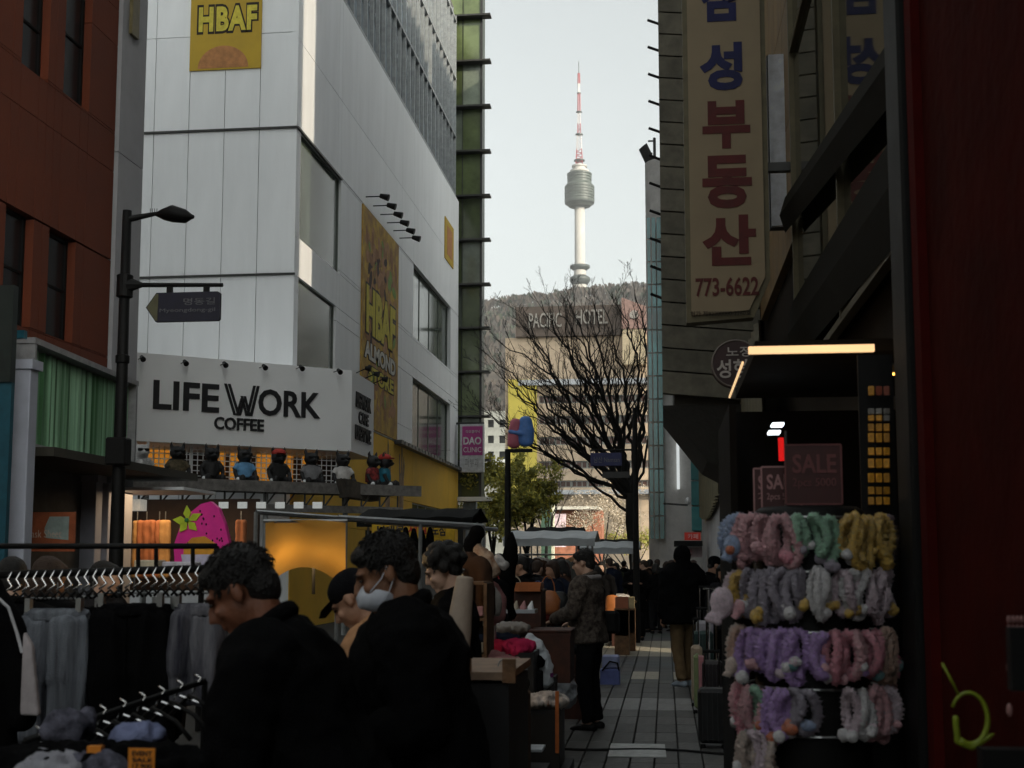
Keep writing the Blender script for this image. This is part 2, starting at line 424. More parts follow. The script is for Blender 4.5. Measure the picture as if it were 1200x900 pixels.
D_T = 1200.0
def tz(py): return at_y(680, py, D_T).z
def tw(p): return p/F*D_T*1.0
tc_ = at_y(679.5, 300, D_T); tx = tc_.x
t = thing('observation_tower', 'tall white tower with round grey-green pod and red and white mast on the hilltop', 'tower', (tx, D_T, hill_z(tx, D_T)-4))
M_tshaft = mat('tower_concrete', (.46,.44,.41), .8, var=.06, scale=.1); M_tpod = mat('tower_pod', (.065,.08,.068), .45, var=.2, scale=.15)
M_tdark = mat('tower_dark', (.05,.06,.055), .4); M_red = mat('mast_red', (.30,.04,.05), .6); M_mwhite = mat('mast_white', (.55,.52,.52), .6)
MB().lathe((tx, D_T, 0), [(tw(9), tz(380)), (tw(8), tz(332)), (tw(7.2), tz(318)), (tw(6.3), tz(312)), (tw(6), tz(243))], 28).build('shaft', M_tshaft, t, True)
c_ = MB()
c_.lathe((tx, D_T, 0), [(tw(7.5), tz(317)), (tw(12), tz(314)), (tw(12), tz(311.5)), (tw(7), tz(311))], 28)
c_.lathe((tx, D_T, 0), [(tw(9), tz(334)), (tw(12.5), tz(329)), (tw(12.5), tz(326)), (tw(8), tz(323))], 28); c_.build('collar', M_tdark, t, True)
pb = MB(); prof = [(tw(7), tz(243)), (tw(13), tz(242)), (tw(17.5), tz(238))]
for k in range(6):
    ya = 237-k*3.2; prof += [(tw(18), tz(ya)), (tw(18), tz(ya-2.0)), (tw(17.1), tz(ya-2.1)), (tw(17.1), tz(ya-3.1))]
prof += [(tw(15.2), tz(216))]
for k in range(3):
    ya = 215-k*3.2; prof += [(tw(14.6+k*.1), tz(ya)), (tw(14.6), tz(ya-2)), (tw(13.9), tz(ya-2.1)), (tw(13.9), tz(ya-3.1))]
prof += [(tw(15), tz(205.5)), (tw(15), tz(204)), (tw(9), tz(203))]
pb.lathe((tx, D_T, 0), prof, 36); pb.build('observation_pod', M_tpod, t, False)
MB().lathe((tx, D_T, 0), [(tw(9), tz(243.5)), (tw(17.6), tz(238.6)), (tw(17.8), tz(237.4)), (tw(17.3), tz(237))], 36).build('window_band', M_tdark, t)
cp = MB().lathe((tx, D_T, 0), [(tw(10), tz(203)), (tw(11.3), tz(202)), (tw(11.3), tz(200)), (tw(8), tz(199.6)), (tw(8), tz(196.5)), (tw(9.2), tz(196)), (tw(9.2), tz(194.3)), (tw(5), tz(193.5))], 28)
cp.build('roof_deck', M_tshaft, t)
def mast(y0, y1, w0, w1, m, lat=True):
    b = MB(); z0, z1 = tz(y0), tz(y1); r0, r1 = tw(w0)/2, tw(w1)/2
    for sx, sy in ((-1,-1),(1,-1),(1,1),(-1,1)): b.bar((tx+sx*r0, D_T+sy*r0, z0), (tx+sx*r1, D_T+sy*r1, z1), tw(.42 if lat else .8), 5)
    if lat:
        n = max(2, int((z1-z0)/4)); 
        for i in range(n):
            za, zb = z0+(z1-z0)*i/n, z0+(z1-z0)*(i+1)/n; ra, rb = r0+(r1-r0)*i/n, r0+(r1-r0)*(i+1)/n
            for (a, c) in (((-1,-1),(1,-1)),((1,-1),(1,1)),((1,1),(-1,1)),((-1,1),(-1,-1))):
                b.bar((tx+a[0]*ra, D_T+a[1]*ra, za), (tx+c[0]*rb, D_T+c[1]*rb, zb), tw(.35), 4); b.bar((tx+a[0]*ra, D_T+a[1]*ra, za), (tx+c[0]*ra, D_T+c[1]*ra, za), tw(.3), 4)
    b.build('mast_section', m, t)
mast(194, 175, 8, 6, M_red); mast(175, 157, 6, 4.5, M_mwhite); mast(157, 145, 3.6, 3.2, M_red); mast(145, 131, 3, 2.6, M_mwhite)
mast(131, 109, 2.4, 2, M_red, False); mast(109, 98, 1.4, 1.4, M_mwhite, False); mast(98, 86, 2, 1.6, M_red, False)
b = MB()
for y, r in ((157.5, 4.6), (131, 3.6), (109, 2.4), (188, 6.6)): b.lathe((tx, D_T, 0), [(tw(r*.7), tz(y+1.2)), (tw(r), tz(y+.7)), (tw(r), tz(y-.3)), (tw(r*.6), tz(y-.8))], 14)
b.build('mast_platform', M_tdark, t)
MB().bar((tx, D_T, tz(87)), (tx, D_T, tz(72)), tw(.45)).build('antenna_rod', M_tdark, t)

# ================================================================ HOTEL
DH = 180.0
hb = thing('hotel_building', 'long tan brick hotel with rows of brown windows at the end of the street', 'hotel', (-12, DH, 0))
M_brick = mat('tan_brick', (.46,.36,.26), .85, var=.15, scale=.8, bump=.4, bscale=8, rand=.06); M_band = mat('brown_fascia', (.10,.075,.06), .7, var=.2, scale=1)
M_hglass = mat('hotel_glass', (.05,.022,.016), .25, var=.4, scale=.7, rand=.4); M_hframe = mat('hotel_frame', (.16,.17,.16), .6)
x0, x1 = at_y(605, 450, DH).x, 3.0; ztop = at_y(690, 394, DH).z
x0b = at_y(592, 500, DH).x
MB().box(((x0b+3)/2, DH+9, ztop/2-.4), (3-x0b-.6, 17, ztop-1.2)).build('building_core', M_brick, hb)
rows = [(463, 472), (487, 496.5), (511.5, 521), (540, 549), (563, 571)]; W = 3-x0b; ops = []
bx = at_y(629, 480, DH).x-x0b
for (ya, yb) in rows: ops.append((bx+.3, at_y(690, yb, DH).z, W, at_y(690, ya, DH).z))
facade(hb, (x0b, DH, 0), Xv, W, ztop, ops, [W*k/7 for k in range(1, 7)], [at_y(690, y, DH).z for y in (445, 452, 585, 600)], M_brick, t=.3, joint=.03)
for (u0, z0, u1, z1) in ops:
    n = 9
    for k in range(n):
        ww = (u1-u0)/n
        window(hb, (x0b, DH, 0), Xv, W, 1, z0, u0+ww*k, ww*.98, z1-z0, M_hglass, M_hframe, inset=.35, cols=3, fw=.14)
lw = MB()
for y in (448,): lw.box(((x0b+3)/2+1, DH-.45, at_y(690, y, DH).z), (W-2, .9, .8))
for y in (577,): lw.box(((x0b+3)/2+2, DH-.6, at_y(690, y, DH).z), (W-5, 1.2, .6))
lw.build('ledge', mat('pale_ledge', (.45,.47,.50), .7), hb)
zt2 = at_y(690, 359, DH).z; xr = at_y(728, 380, DH).x
MB().box(((x0+xr)/2, DH+7, (ztop+zt2)/2), (xr-x0, 15.5, zt2-ztop)).build('parapet', M_band, hb)
hs_ = thing('rooftop_sign', 'pale PACIFIC HOTEL lettering along the brown parapet of the hotel', 'sign', at_y(690, 378, DH-1))
M_let = mat('sign_ivory', (.30,.28,.25), .6)
letters_px('PACIFIC', 620, 367, 658, 384, (0, DH-1, 0), Xv, M_let, hs_, depth=.3, bold=.0); letters_px('HOTEL', 675, 363, 712, 380, (0, DH-1, 0), Xv, M_let, hs_, depth=.3, bold=.0)
# gable on the right of the hotel
gx0, gx1 = xr+.15, at_y(757.5, 400, DH).x
zg_ = at_y(740,388,DH).z; MB().prism([(0,0),(gx1-gx0,0),(gx1-gx0, at_y(757,362,DH).z-zg_), (0, at_y(728,352,DH).z-zg_)], (gx0, DH-2, zg_), Xv, Zv, (0, 14, 0)).build('stair_tower_top', mat('pink_brick', (.40,.25,.21), .8, var=.2, scale=2), hb)
ze_ = at_y(740,429,DH).z; MB().box(((gx0+gx1)/2, DH+1.1, (zg_+ze_)/2-.02), (gx1-gx0-.1, 5.8, zg_-ze_)).build('stair_tower', mat('cream_render', (.62,.50,.33), .85), hb)
MB().loft([((gx0+gx1)/2, DH-2.02, at_y(742,372,DH).z), ((gx0+gx1)/2, DH-2.2, at_y(742,372,DH).z)], .6, 16).build('round_emblem', mat('pale_ledge2', (.5,.45,.4), .7), hb)
tag(MB().prism([(0,0),(34/F*DH,0),(34/F*DH,(575-443)/F*DH),(0,(575-443)/F*DH)], at_y(595.5, 575, DH-.6), Xv, Zv, (0,.25,0)).build('wall_banner', mat('banner_yellow', (.55,.45,.08), .8, var=.1, scale=.3)), 'tall yellow banner down the left end of the tan hotel', 'banner')

tb_ = thing('hotel_shade_block', 'tall unseen block added off to the right to shade the hotel front', 'building', (33, 136, 0)); MB().box((33, 136, 33), (26, 8, 66)).build('building_core', mat('shade_block_grey', (.2,.2,.2), .8), tb_)  # unseen, placed so its shadow falls across the hotel front
# ================================================================ TREES
def branch_tree(name, label, base, targets, r0, seed, mt, twig=1.0, levels=3, group=None, fork=.33, trunk_h=None, dens=1.0):
    rr = random.Random(seed); base = Vector(base); T = thing(name, label, 'tree', base, group=group); tb = MB(); cb = MB()
    top = base+Vector((0,0,trunk_h))+Vector((rr.uniform(-.05,.05)*trunk_h, 0, 0))
    pts = [base, base.lerp(top, .06), base.lerp(top, .4)+Vector((.06,0,0)), base.lerp(top, .75)-Vector((.04,0,0)), top]
    tb.loft(pts, [r0*1.35, r0*1.1, r0*.95, r0*.9, r0*.8], 10)
    def limb(p, q, r, lv, mbx):
        d = (q-p); L = d.length; n = max(3, int(L/.35)) if lv < 3 else 3; P = [p]; up = Vector((0,0,1)); sd = Vector((rr.uniform(-1,1), rr.uniform(-1,1), rr.uniform(-.3,.9)))*L*.09
        for i in range(1, n+1):
            f = i/n; P.append(p+d*f+sd*math.sin(f*PI)+Vector((rr.uniform(-1,1), rr.uniform(-1,1), rr.uniform(-1,1)))*L*.016*(0 if i == n else 1))
        rad = [max(.006*twig, r*(1-.86*i/n)) for i in range(n+1)]
        mbx.loft(P, rad, 7 if lv == 0 else (5 if lv == 1 else 3), cap=False)
        if lv >= levels: return
        cnt = int({0: 9, 1: 6, 2: 5}.get(lv, 4)*dens)
        for i in range(cnt):
            f = .25+.72*(i+rr.random()*.8)/cnt; k = f*n; a = int(min(n-1, k)); pp = P[a].lerp(P[a+1], k-a)
            dd = d.normalized(); ax = Vector((rr.uniform(-1,1), rr.uniform(-1,1), rr.uniform(-.2,1))).normalized()
            nd = (dd*rr.uniform(.7, 1.1)+ax*rr.uniform(.45,.85)).normalized()
            limb(pp, pp+nd*L*rr.uniform(.24, .40)*(1.1-f*.5), max(.007*twig, rad[a]*.6), lv+1, cb)
    for (q, fr, rr0) in targets:
        p = base.lerp(top, fr); limb(p, Vector(q), r0*rr0, 0, tb)
    tb.build('trunk', mt, T, True); tag(cb.build('crown', mt, T), kind='stuff'); return T
M_bark = mat('dark_bark', (.009,.008,.007), .9, var=.3, scale=12, bump=.6, bscale=40)
DT = 45.0
tb0 = at_z(742, 713, 0); tb0 = Vector((at_y(744, 640, DT).x, DT, 0))
tg = []
for (px, py, dy, fr, r_) in ((556,405,-2.5,.98,.34),(612,360,0,.99,.38),(650,352,2,1,.4),(705,352,2.5,1,.4),(552,470,2,.95,.28),(578,395,-1.5,.99,.42),(590,440,1.5,.98,.36),(572,480,-2,.97,.32),(608,372,2.5,1,.42),(634,352,-1,1,.45),(664,348,1,1,.45),(694,350,-2,1,.42),(718,345,2,1,.42),(744,340,0,1,.42),(768,420,-1,.9,.3),(760,375,1.5,1,.38),(590,512,1,.82,.28),(576,425,3,1,.36),(650,390,3,1,.4),(620,430,-3,.99,.34),(732,410,3,1,.34),(600,462,-3,.95,.3),(640,480,2,.9,.26),(680,420,-3,1,.34)):
    tg.append((at_y(px, py, DT+dy), fr, r_))
branch_tree('bare_tree', 'large leafless street tree spreading its dark branches across the hotel', tb0, tg, .20, 21, M_bark, trunk_h=at_y(745, 578, DT).z, twig=.8, dens=1.12)
def leafy(name, label, base, trunk_h, crown, m, mt, n, leaf, seed, group=None, cat='tree'):
    """crown: list of (centre, radii) clumps filled with small leaf faces, with gaps between"""
    rr = random.Random(seed); base = Vector(base); T = thing(name, label, cat, base, group=group); tb = MB(); cb = MB()
    tb.loft([base, base+Vector((.05,0,trunk_h*.5)), base+Vector((0,0,trunk_h))], [.14,.11,.08], 7)
    for (c, r) in crown:
        tb.loft([base+Vector((0,0,trunk_h*.85)), base.lerp(Vector(c), .5)+Vector((0,0,trunk_h*.4)), Vector(c)], [.07,.05,.015], 5, cap=False)
        sub = [(Vector(c)+Vector((rr.gauss(0,.5)*r[0], rr.gauss(0,.5)*r[1], rr.gauss(0,.5)*r[2])), rr.uniform(.18,.36)*max(r)) for _ in range(16)]
        for i in range(n//len(crown)):
            s_, q = rr.choice(sub); d = Vector((rr.gauss(0,1), rr.gauss(0,1), rr.gauss(0,1))).normalized()*q*rr.random()**.45; p = s_+d
            u = Vector((rr.gauss(0,1), rr.gauss(0,1), rr.gauss(0,1))).normalized(); v = u.orthogonal().normalized(); l = leaf*rr.uniform(.6, 1.4)
            cb.mi = rr.choice([0,0,1]); cb.add([p-u*l, p+v*l*.55, p+u*l, p-v*l*.55], [(0,1,2,3)])
    tb.build('trunk', mt, T, True); tag(cb.build('crown', m, T), kind='stuff'); return T
M_lf1 = mat('leaf_olive', (.20,.20,.03), .7, var=.3, scale=1.5); M_lf2 = mat('leaf_yellow', (.40,.35,.045), .7, var=.3, scale=1.5)
for (seed, lab, px, D, cr) in ((1, 'yellow-green leafy tree left of the lamp post under the hotel', 578, 60, [(565,560,2.0,1.2),(578,585,2.4,1.2),(590,548,1.6,1.1),(570,608,2.2,.9)]), (2, 'olive green leafy tree right of the lamp post beneath the yellow banner', 618, 56, [(612,560,1.6,1.0),(625,590,2.0,1.1),(600,600,1.9,1.0),(632,570,1.2,.8)])):
    leafy('leafy_tree', lab, (at_y(px, 640, D).x, D, 0), 2.2, [(at_y(a, b_, D), (c*.8, c*.8, d*.8)) for a, b_, c, d in cr], [M_lf1, M_lf2], M_bark, 7000, .085, seed)
D = 82; leafy('blossom_tree', 'small tree with pale cream blossom in front of the hotel base', (at_y(706, 640, D).x, D, 0), 1.6, [(at_y(690, 600, D), (2.2,1.6,1.2)), (at_y(715, 590, D), (1.8,1.6,1.3)), (at_y(672, 615, D), (1.6,1.2,.9)), (at_y(728, 612, D), (1.4,1.2,1.0))], [mat('blossom', (.42,.35,.27), .8), mat('blossom_bud', (.18,.14,.08), .8)], M_bark, 5200, .055, 4)
D = 65; bt = at_y(641, 640, D); branch_tree('small_bare_tree', 'slim leafless tree between the leafy tree and the tan hotel', (bt.x, D, 0), [(at_y(px, py, D+dy), .95, .5) for px, py, dy in ((618,545,0),(632,525,1),(648,520,-1),(662,545,1),(670,570,0),(640,540,2))], .09, 9, mat('grey_bark', (.06,.05,.04), .9), trunk_h=2.6, levels=2)
D = 100
leafy('roadside_hedge', 'low olive shrubs along the foot of the hotel wall', (at_y(740, 650, D).x, D, 0), .6, [(at_y(735+k*14, 632, D), (1.6,.8,.8)) for k in range(-6, 3)], [M_lf1, mat('leaf_dry', (.16,.11,.05), .8)], M_bark, 4000, .09, 6, cat='hedge')
# low buildings at the foot
M_dgreen = mat('green_hoarding', (.05,.10,.07), .7)
sb = thing('green_panel_building', 'small dark green hoarding standing below the hotel', 'hoarding', (at_y(650,640,75).x, 75, 0))
a_, b_ = at_y(634, 590, 75), at_y(646, 590, 75); MB().box(((a_.x+b_.x)/2, 75.5, a_.z/2), (b_.x-a_.x, 1, a_.z)).build('panel', M_dgreen, sb)
MB().box((b_.x+.06, 75.4, a_.z/2+.3), (.14, .8, a_.z+.6)).build('edge_post', mat('pale_post', (.55,.55,.42), .7), sb)
kb = thing('red_brick_kiosk', 'low red brick building with pale roof edge behind the blossom tree', 'building', (at_y(685,640,95).x, 95, 0))
a_, b_ = at_y(648, 598, 95), at_y(705, 600, 95)
MB().box(((a_.x+b_.x)/2, 97, a_.z/2), (b_.x-a_.x, 3.5, a_.z)).build('wall', mat('red_brick', (.30,.12,.07), .8, var=.3, scale=3), kb)
MB().box(((a_.x+b_.x)/2-.6, 96.2, a_.z+.12), (b_.x-a_.x+1, 5, .22)).build('roof', mat('pale_roof', (.5,.48,.42), .7), kb)
o = MB().box((at_y(652,610,93).x, 93, at_y(652,620,93).z-.1), (1.4, .12, 2.4)).build('poster_board', mat('poster_white', (.55,.42,.45), .7, var=.5, scale=3)); tag(o, 'narrow pale poster board beside the green hoarding', 'sign')
# grey office roof far left behind trees
fb = thing('grey_apartment_block', 'grey apartment block with pale roofline low on the hillside at left', 'building', (at_y(578,500,230).x, 230, 0))
a_, b_ = at_y(552, 482, 230), at_y(600, 482, 230)
facade(fb, (a_.x, 230, 0), Xv, b_.x-a_.x, a_.z, [(1+k*2.1, a_.z-3-2.9*j, 2.1+k*2.1, a_.z-1.6-2.9*j) for k in range(4) for j in range(4)], [], [], mat('grey_render', (.27,.28,.26), .9, var=.2, scale=.3), t=.4, joint=.0)
MB().box(((a_.x+b_.x)/2, 236, a_.z/2-.2), (b_.x-a_.x-1, 10, a_.z-.6)).build('building_core', mat('dark_rooms', (.05,.05,.05), .4), fb)
MB().box(((a_.x+b_.x)/2+1, 229, at_y(575,545,230).z), (b_.x-a_.x, 6, 1.4)).build('podium_roof', mat('white_roof', (.6,.62,.62), .6), fb)

# ================================================================ WHITE CORNER BUILDING (left)
XL = -9.0; YC = at_x(347, 200, XL).y
def LZ(px, py): return at_x(px, py, XL).z          # height on the street face
def LY(px): return at_x(px, 400, XL).y
wb = thing('white_corner_building', 'tall white panelled corner building on the left with dark windows and glass upper storeys', 'building', (XL-5, YC+12, 0))
TOPZ = 27.0; YE = LY(537)
M_core = mat('building_core', (.10,.10,.10), .9)
MB().box((XL-8.2, (YC+YE)/2+.1, TOPZ/2), (15.9, YE-YC-.5, TOPZ-.5)).build('building_core', M_core, wb)
# side face
L = YE-YC
def op(x0, y0, x1, y1, yb=None): return (LY(x0)-YC, LZ(x0, yb if yb else y1), LY(x1)-YC, LZ(x0, y0))
zsA = LZ(347, 148); zsB = LZ(345, 321); gz = LZ(466, 111)
W1 = (0.38, LZ(345, 274), LY(397)-YC, zsA); W2 = (0.38, LZ(344, 432), LY(393)-YC, zsB)
W3 = (LY(484)-YC, LZ(483, 393), LY(528)-YC, LZ(484, 308)); W4 = (W3[0], LZ(484, 530), W3[2], LZ(484, 442))
Zy = LZ(440, 507)                                   # top of the yellow base storey
facade(wb, (XL, YC, Zy), Yv, L, gz-Zy, [(a, b-Zy, c, d-Zy) for a, b, c, d in (W1, W2, W3, W4)], [LY(470)-YC], [zsA-Zy, zsA+2.3-Zy, LZ(484,308)+.02-Zy], M_white, joint=.018)
for (a, b, c, d), rows_ in ((W1, 1), (W2, 1), (W3, 1), (W4, 1)):
    window(wb, (XL, YC, 0), Yv, L, 1, b, a, c-a, d-b, M_glass, mat('grey_green_frame', (.13,.15,.13), .5), inset=.10 if a < 1 else .20, cols=1 if a < 1 else 4, fw=.03)
# glass upper storeys: every pane is a part
M_pane = mat('curtain_glass', (.16,.19,.22), .12, var=.4, scale=.5, spec=.7, rand=.35); M_mull = mat('mullion', (.30,.32,.33), .5, .3)
pm = MB().box((0,0,0), (.03, .80, 2.55)); pme_ = bpy.data.meshes.new('glass_pane'); pme_.from_pydata(pm.v, [], pm.f); pme_.materials.append(M_pane)
mu = MB(); npan = int(L/.86)
for j in range(3):
    for i in range(npan):
        p = Vector((XL-.25, YC+.5+i*.86, gz+1.6+j*2.7)); obj_from(pme_, 'glass_pane', wb, p-wb.location)
for i in range(npan+1): mu.box((XL-.18, YC+.07+i*.86, gz+4.3), (.14, .05, 8.6))
for j in range(4): mu.box((XL-.16, YC+L/2, gz+.25+j*2.7), (.1, L-.2, .10))
mu.build('mullion', M_mull, wb)
# front face
FW = 15.0; xw = lambda px, py: at_y(px, py, YC).x-(XL-FW)
hb1 = (xw(224, 30), at_y(262, 82, YC).z, xw(307, 30), at_y(262, -12, YC).z)
cols_ = [xw(p, 100) for p in (182, 222.5, 264, 305)]; cols_ += [cols_[0]-1.55*k for k in range(1, 7)]
facade(wb, (XL-FW, YC, 0), Xv, FW, TOPZ, [], cols_, [zsA, at_y(250, 42, YC).z, at_y(250, -40, YC).z, zsB], M_white, joint=.018)
tr = MB(); tr.box((XL-FW/2, YC-.02, zsA), (FW+.04, .06, .05)); tr.box((XL-FW/2, YC-.02, zsB), (FW+.04, .06, .05)); tr.box((XL+.02, YC+(W1[2])/2, zsA), (.06, W1[2], .05))
tr.build('trim_strip', M_darksteel, wb)
# yellow base storey
M_yel = mat('yellow_render', (.85,.50,.05), .8, var=.08, scale=.5, bump=.2)
bw = (LY(484)-YC, LZ(484, 612), LY(526)-YC, LZ(484, 589))
facade(wb, (XL+.02, YC, 0), Yv, L, Zy-.02, [(bw[0], bw[1], bw[2], bw[3]), (LY(430)-YC, 0, L-.8, 2.6)], [], [], M_yel, name='yellow_panel', joint=.015)
window(wb, (XL, YC, 0), Yv, L, 1, bw[1], bw[0], bw[2]-bw[0], bw[3]-bw[1], M_glass, M_steel, cols=5, inset=.1, fw=.04)
# painted hand shapes on yellow (flat print, raised 3 mm)
hand = [(-.22,0),(.22,0),(.25,.9),(.34,1.5),(.24,1.75),(.15,1.3),(.12,1.1),(.08,2.0),(-.02,2.2),(-.06,1.2),(-.12,1.15),(-.18,1.8),(-.28,1.75),(-.24,1.0)]
mh = MB()
for px in (455, 471): mh.prism([(x*1.5, y*1.1) for x, y in hand], (XL+.025, LY(px), LZ(px, 600)), Yv, Zv, (.006, 0, 0))
mh.build('wall_mural', mat('mural_tan', (.38,.25,.15), .8, var=.5, scale=2.5), wb)
fl = MB()
for i in range(26): fl.prism([(0,0),(.55,0),(.45,.14),(.1,.14)], (XL+.03, LY(462)+i*.62, Zy-.1), Yv, Zv, (.25, 0, 0))
fl.build('ledge_light_row', M_darksteel, wb)

# posters
def poster(name, label, O, U, w_, h_, m, t=.04):
    U = Vector(U); N = U.cross(Zv); B = Matrix((U, -N, Zv)).transposed(); o = Vector(O)+U*w_/2+Zv*h_/2+N*(t/2+.004)
    T = thing(name, label, 'poster', Vector(O)); MB().box(o, (w_, t, h_), M=B).build('board', m, T); return T
M_py = mat('poster_mustard', (.50,.33,.03), .7, var=.08, scale=1); M_py2 = mat('poster_yellow', (.62,.52,.06), .7); M_pout = mat('poster_ink', (.02,.012,.006), .7); M_por = mat('poster_orange', (.45,.20,.07), .7)
pO = (XL-FW+hb1[0], YC, hb1[1]); P = poster('snack_poster', 'square mustard HBAF poster high on the white front wall', pO, Xv, hb1[2]-hb1[0], hb1[3]-hb1[1]-.15, M_py)
yf = YC-.045
letters_px('HBAF', 231, 4, 303, 39, (0, yf, 0), Xv, M_pout, P, depth=.004, bold=.09, space=1.1); letters_px('HBAF', 233, 7, 301, 36, (0, yf-.006, 0), Xv, M_py2, P, depth=.004, bold=.045, space=1.15)
o = MB().prism([(.66*math.cos(a), .58*math.sin(a)) for a in [PI*k/20 for k in range(21)]], (XL-FW+(hb1[0]+hb1[2])/2-.05, yf-.002, hb1[1]+.04), Xv, Zv, (0, -.004, 0)); o.build('orange_print', M_por, P)
# tall poster on the street face
t0, t1 = LY(422), LY(465); zb, zt_ = LZ(440, 505), LZ(422, 236)
P = poster('almond_poster', 'tall narrow almond store poster in brown and yellow on the side of the white building', (XL, t0, zb), Yv, t1-t0, zt_-zb, mat('poster_almond', (.28,.14,.04), .7, var=.5, scale=1.6, col2=(.62,.40,.06)))
def on_side(txt, u0, z0, u1, z1, m, root, d=.05, bold=.05): 
    return letters(txt, (XL+d, t0+(u0+u1)/2*(t1-t0), zb+(z0+z1)/2*(zt_-zb)), (u1-u0)*(t1-t0), (z1-z0)*(zt_-zb), Yv, Zv, m, root, depth=.006, bold=bold)
on_side('HBAF', .08, .42, .92, .66, M_pout, P, .048, .09); on_side('HBAF', .1, .43, .9, .65, M_py2, P, .056, .05)
on_side('ALMOND', .05, .305, .93, .395, M_pout, P, .048, .1); on_side('ALMOND', .07, .31, .91, .39, mat('print_white', (.6,.58,.52), .7), P, .056, .04)
on_side('STORE', .15, .21, .88, .29, M_pout, P, .048, .1); on_side('STORE', .17, .215, .86, .285, M_py2, P, .056, .04)
al = MB(); ar = random.Random(5)
for i in range(150):
    u, v = ar.random(), ar.choice([ar.uniform(.66, .98), ar.uniform(.66, .98), ar.uniform(.02, .2), ar.uniform(.2,.66)]); s_ = ar.uniform(.18, .42); an = ar.uniform(0, PI); al.mi = ar.choice([0,0,1,1,2,3])
    out = [(s_*.5*math.cos(a)*math.cos(an)-s_*math.sin(a)*math.sin(an), s_*.5*math.cos(a)*math.sin(an)+s_*math.sin(a)*math.cos(an)) for a in [2*PI*k/10 for k in range(10)]]
    al.prism(out, (XL+.0465+i*.00001, t0+.5+u*(t1-t0-1), zb+v*(zt_-zb-.8)+.4), Yv, Zv, (.002, 0, 0))
tag(al.build('almond_print', [mat('almond_a', (.42,.22,.10), .7), mat('almond_b', (.30,.14,.05), .7), mat('leaf_print', (.20,.32,.06), .7), mat('print_dark', (.04,.015,.01), .7)], P), kind='stuff')
def flood(label, c, d, group=None, s=1.):
    """small spotlight on a thin arm; d: outward direction"""
    d = Vector(d); T = thing('spotlight', label, 'spotlight', c, group=group); c = Vector(c)
    MB().bar(c, c+d*.55*s, .018*s).build('arm', M_black, T)
    MB().loft([c+d*.45*s+Vector((0,0,.02)), c+d*.72*s-Vector((0,0,.06))], [.07*s, .11*s], 10).build('lamp_head', M_black, T); return T
ordn = ['nearest', 'second', 'third', 'fourth', 'fifth', 'farthest']
for i in range(6):
    y = t0+.5+i*(t1-t0)/5.2; flood(f'{ordn[i]} of the six black spotlights above the tall almond poster', (XL, y, zt_+.35), (1,0,0), 'spotlights over the tall poster')
a0, a1 = LY(520), LY(530); z0, z1 = LZ(525, 308), LZ(520, 252)
P = poster('small_yellow_poster', 'small mustard poster near the far end of the white street wall', (XL, a0, z0), Yv, a1-a0, z1-z0, M_py); MB().box((XL+.05, (a0+a1)/2, (z0+z1)/2), (.006, (a1-a0)*.6, (z1-z0)*.7)).build('print', M_por, P)

# ================================================================ SIGN BOX, turned 38 degrees
BC = at_x(412, 480, -7.2); BU = Vector((math.sin(math.radians(52)), math.cos(math.radians(52)), 0)); BN = BU.cross(Zv); BP = (BC.x, BC.y, 0)
def BP_(px, py): return at_p(px, py, BP, BN)
zb0, zb1 = BP_(412, 529).z, BP_(412, 434).z
Lf = (BP_(412, 480)-BP_(100, 480)).length
sx = thing('coffee_sign_box', 'big white LIFEWORK COFFEE sign box with black lettering and a return face', 'sign', BP_(280, 520))
A = Vector((BC.x, BC.y, 0)); Bq = A-BU*Lf; Y2 = at_x(438, 480, -7.2).y; Cq = Vector((-7.2, Y2, 0))
sbx = MB(); sbx.prism([(Bq.x, Bq.y), (A.x, A.y), (Cq.x, Cq.y), (Cq.x-1.7, Cq.y), (Bq.x-1.0, Bq.y+3.0)], (0,0,zb0), Xv, Yv, (0,0,zb1-zb0)); sbx.build('box', mat('white_sign_panel', (.93,.94,.95), .5, var=.03, scale=.7), sx)
M_ink = mat('letter_black', (.012,.012,.014), .5)
B2 = tuple(Vector(BP)+BN*.002)
letters_px('LIFE', 180, 448, 257, 481.5, B2, BU, M_ink, sx, depth=.035, bold=.022); letters_px('ORK', 303, 458, 375.5, 489, B2, BU, M_ink, sx, depth=.035, bold=.022)
# the W with its inline stripes
Wc = [BP_(px, py) for px, py in ((262,450),(277,484),(283,465),(289,486),(302,454))]
wm = MB()
def slab(a, b, w_, o):
    a, b = a+BU*o, b+BU*o; wm.prism([(0,0),(w_,0),(w_+(b-a).dot(BU), (b-a).z),((b-a).dot(BU), (b-a).z)], a, BU, Zv, BN*.035)
zt0, zl0 = BP_(282, 451).z, BP_(282, 487).z; ub = (BP_(262, 468)-A).dot(BU); ue = (BP_(301, 468)-A).dot(BU); ww = ue-ub
def PT(f, z): return A+BU*(ub+ww*f)+Zv*z
st = ww*.075
for k in (0, 1.5):
    slab(PT(.0, zt0), PT(.30, zl0), st, k*st); slab(PT(.36, zl0), PT(.50, zt0-.3), st*.9, k*st*.8); slab(PT(.5, zt0-.25), PT(.66, zl0), st*.9, k*st*.8); slab(PT(.70, zl0), PT(.9, zt0), st, k*st-.02)
wm.build('lettering', M_ink, sx)
letters_px('COFFEE', 251, 490, 309, 504.5, B2, BU, M_ink, sx, depth=.05, bold=.022)
for txt, y0, y1, xa, xb in (('LIFEWORK', 463, 481, 417, 434), ('CAFE', 484, 498, 420, 431), ('LIFESTYLE', 501, 518, 416, 434)):
    letters_px(txt, xa, y0, xb, y1, (-7.197, 0, 0), Yv, M_ink, sx, depth=.03, bold=.03)
for i, px in enumerate((162, 212, 258, 304)):
    flood(['leftmost', 'second from left', 'third from left', 'rightmost'][i]+' of the four spotlights over the coffee lettering', BP_(px, (421, 426, 428, 431)[i]), BN, 'spotlights over the coffee sign', .55)
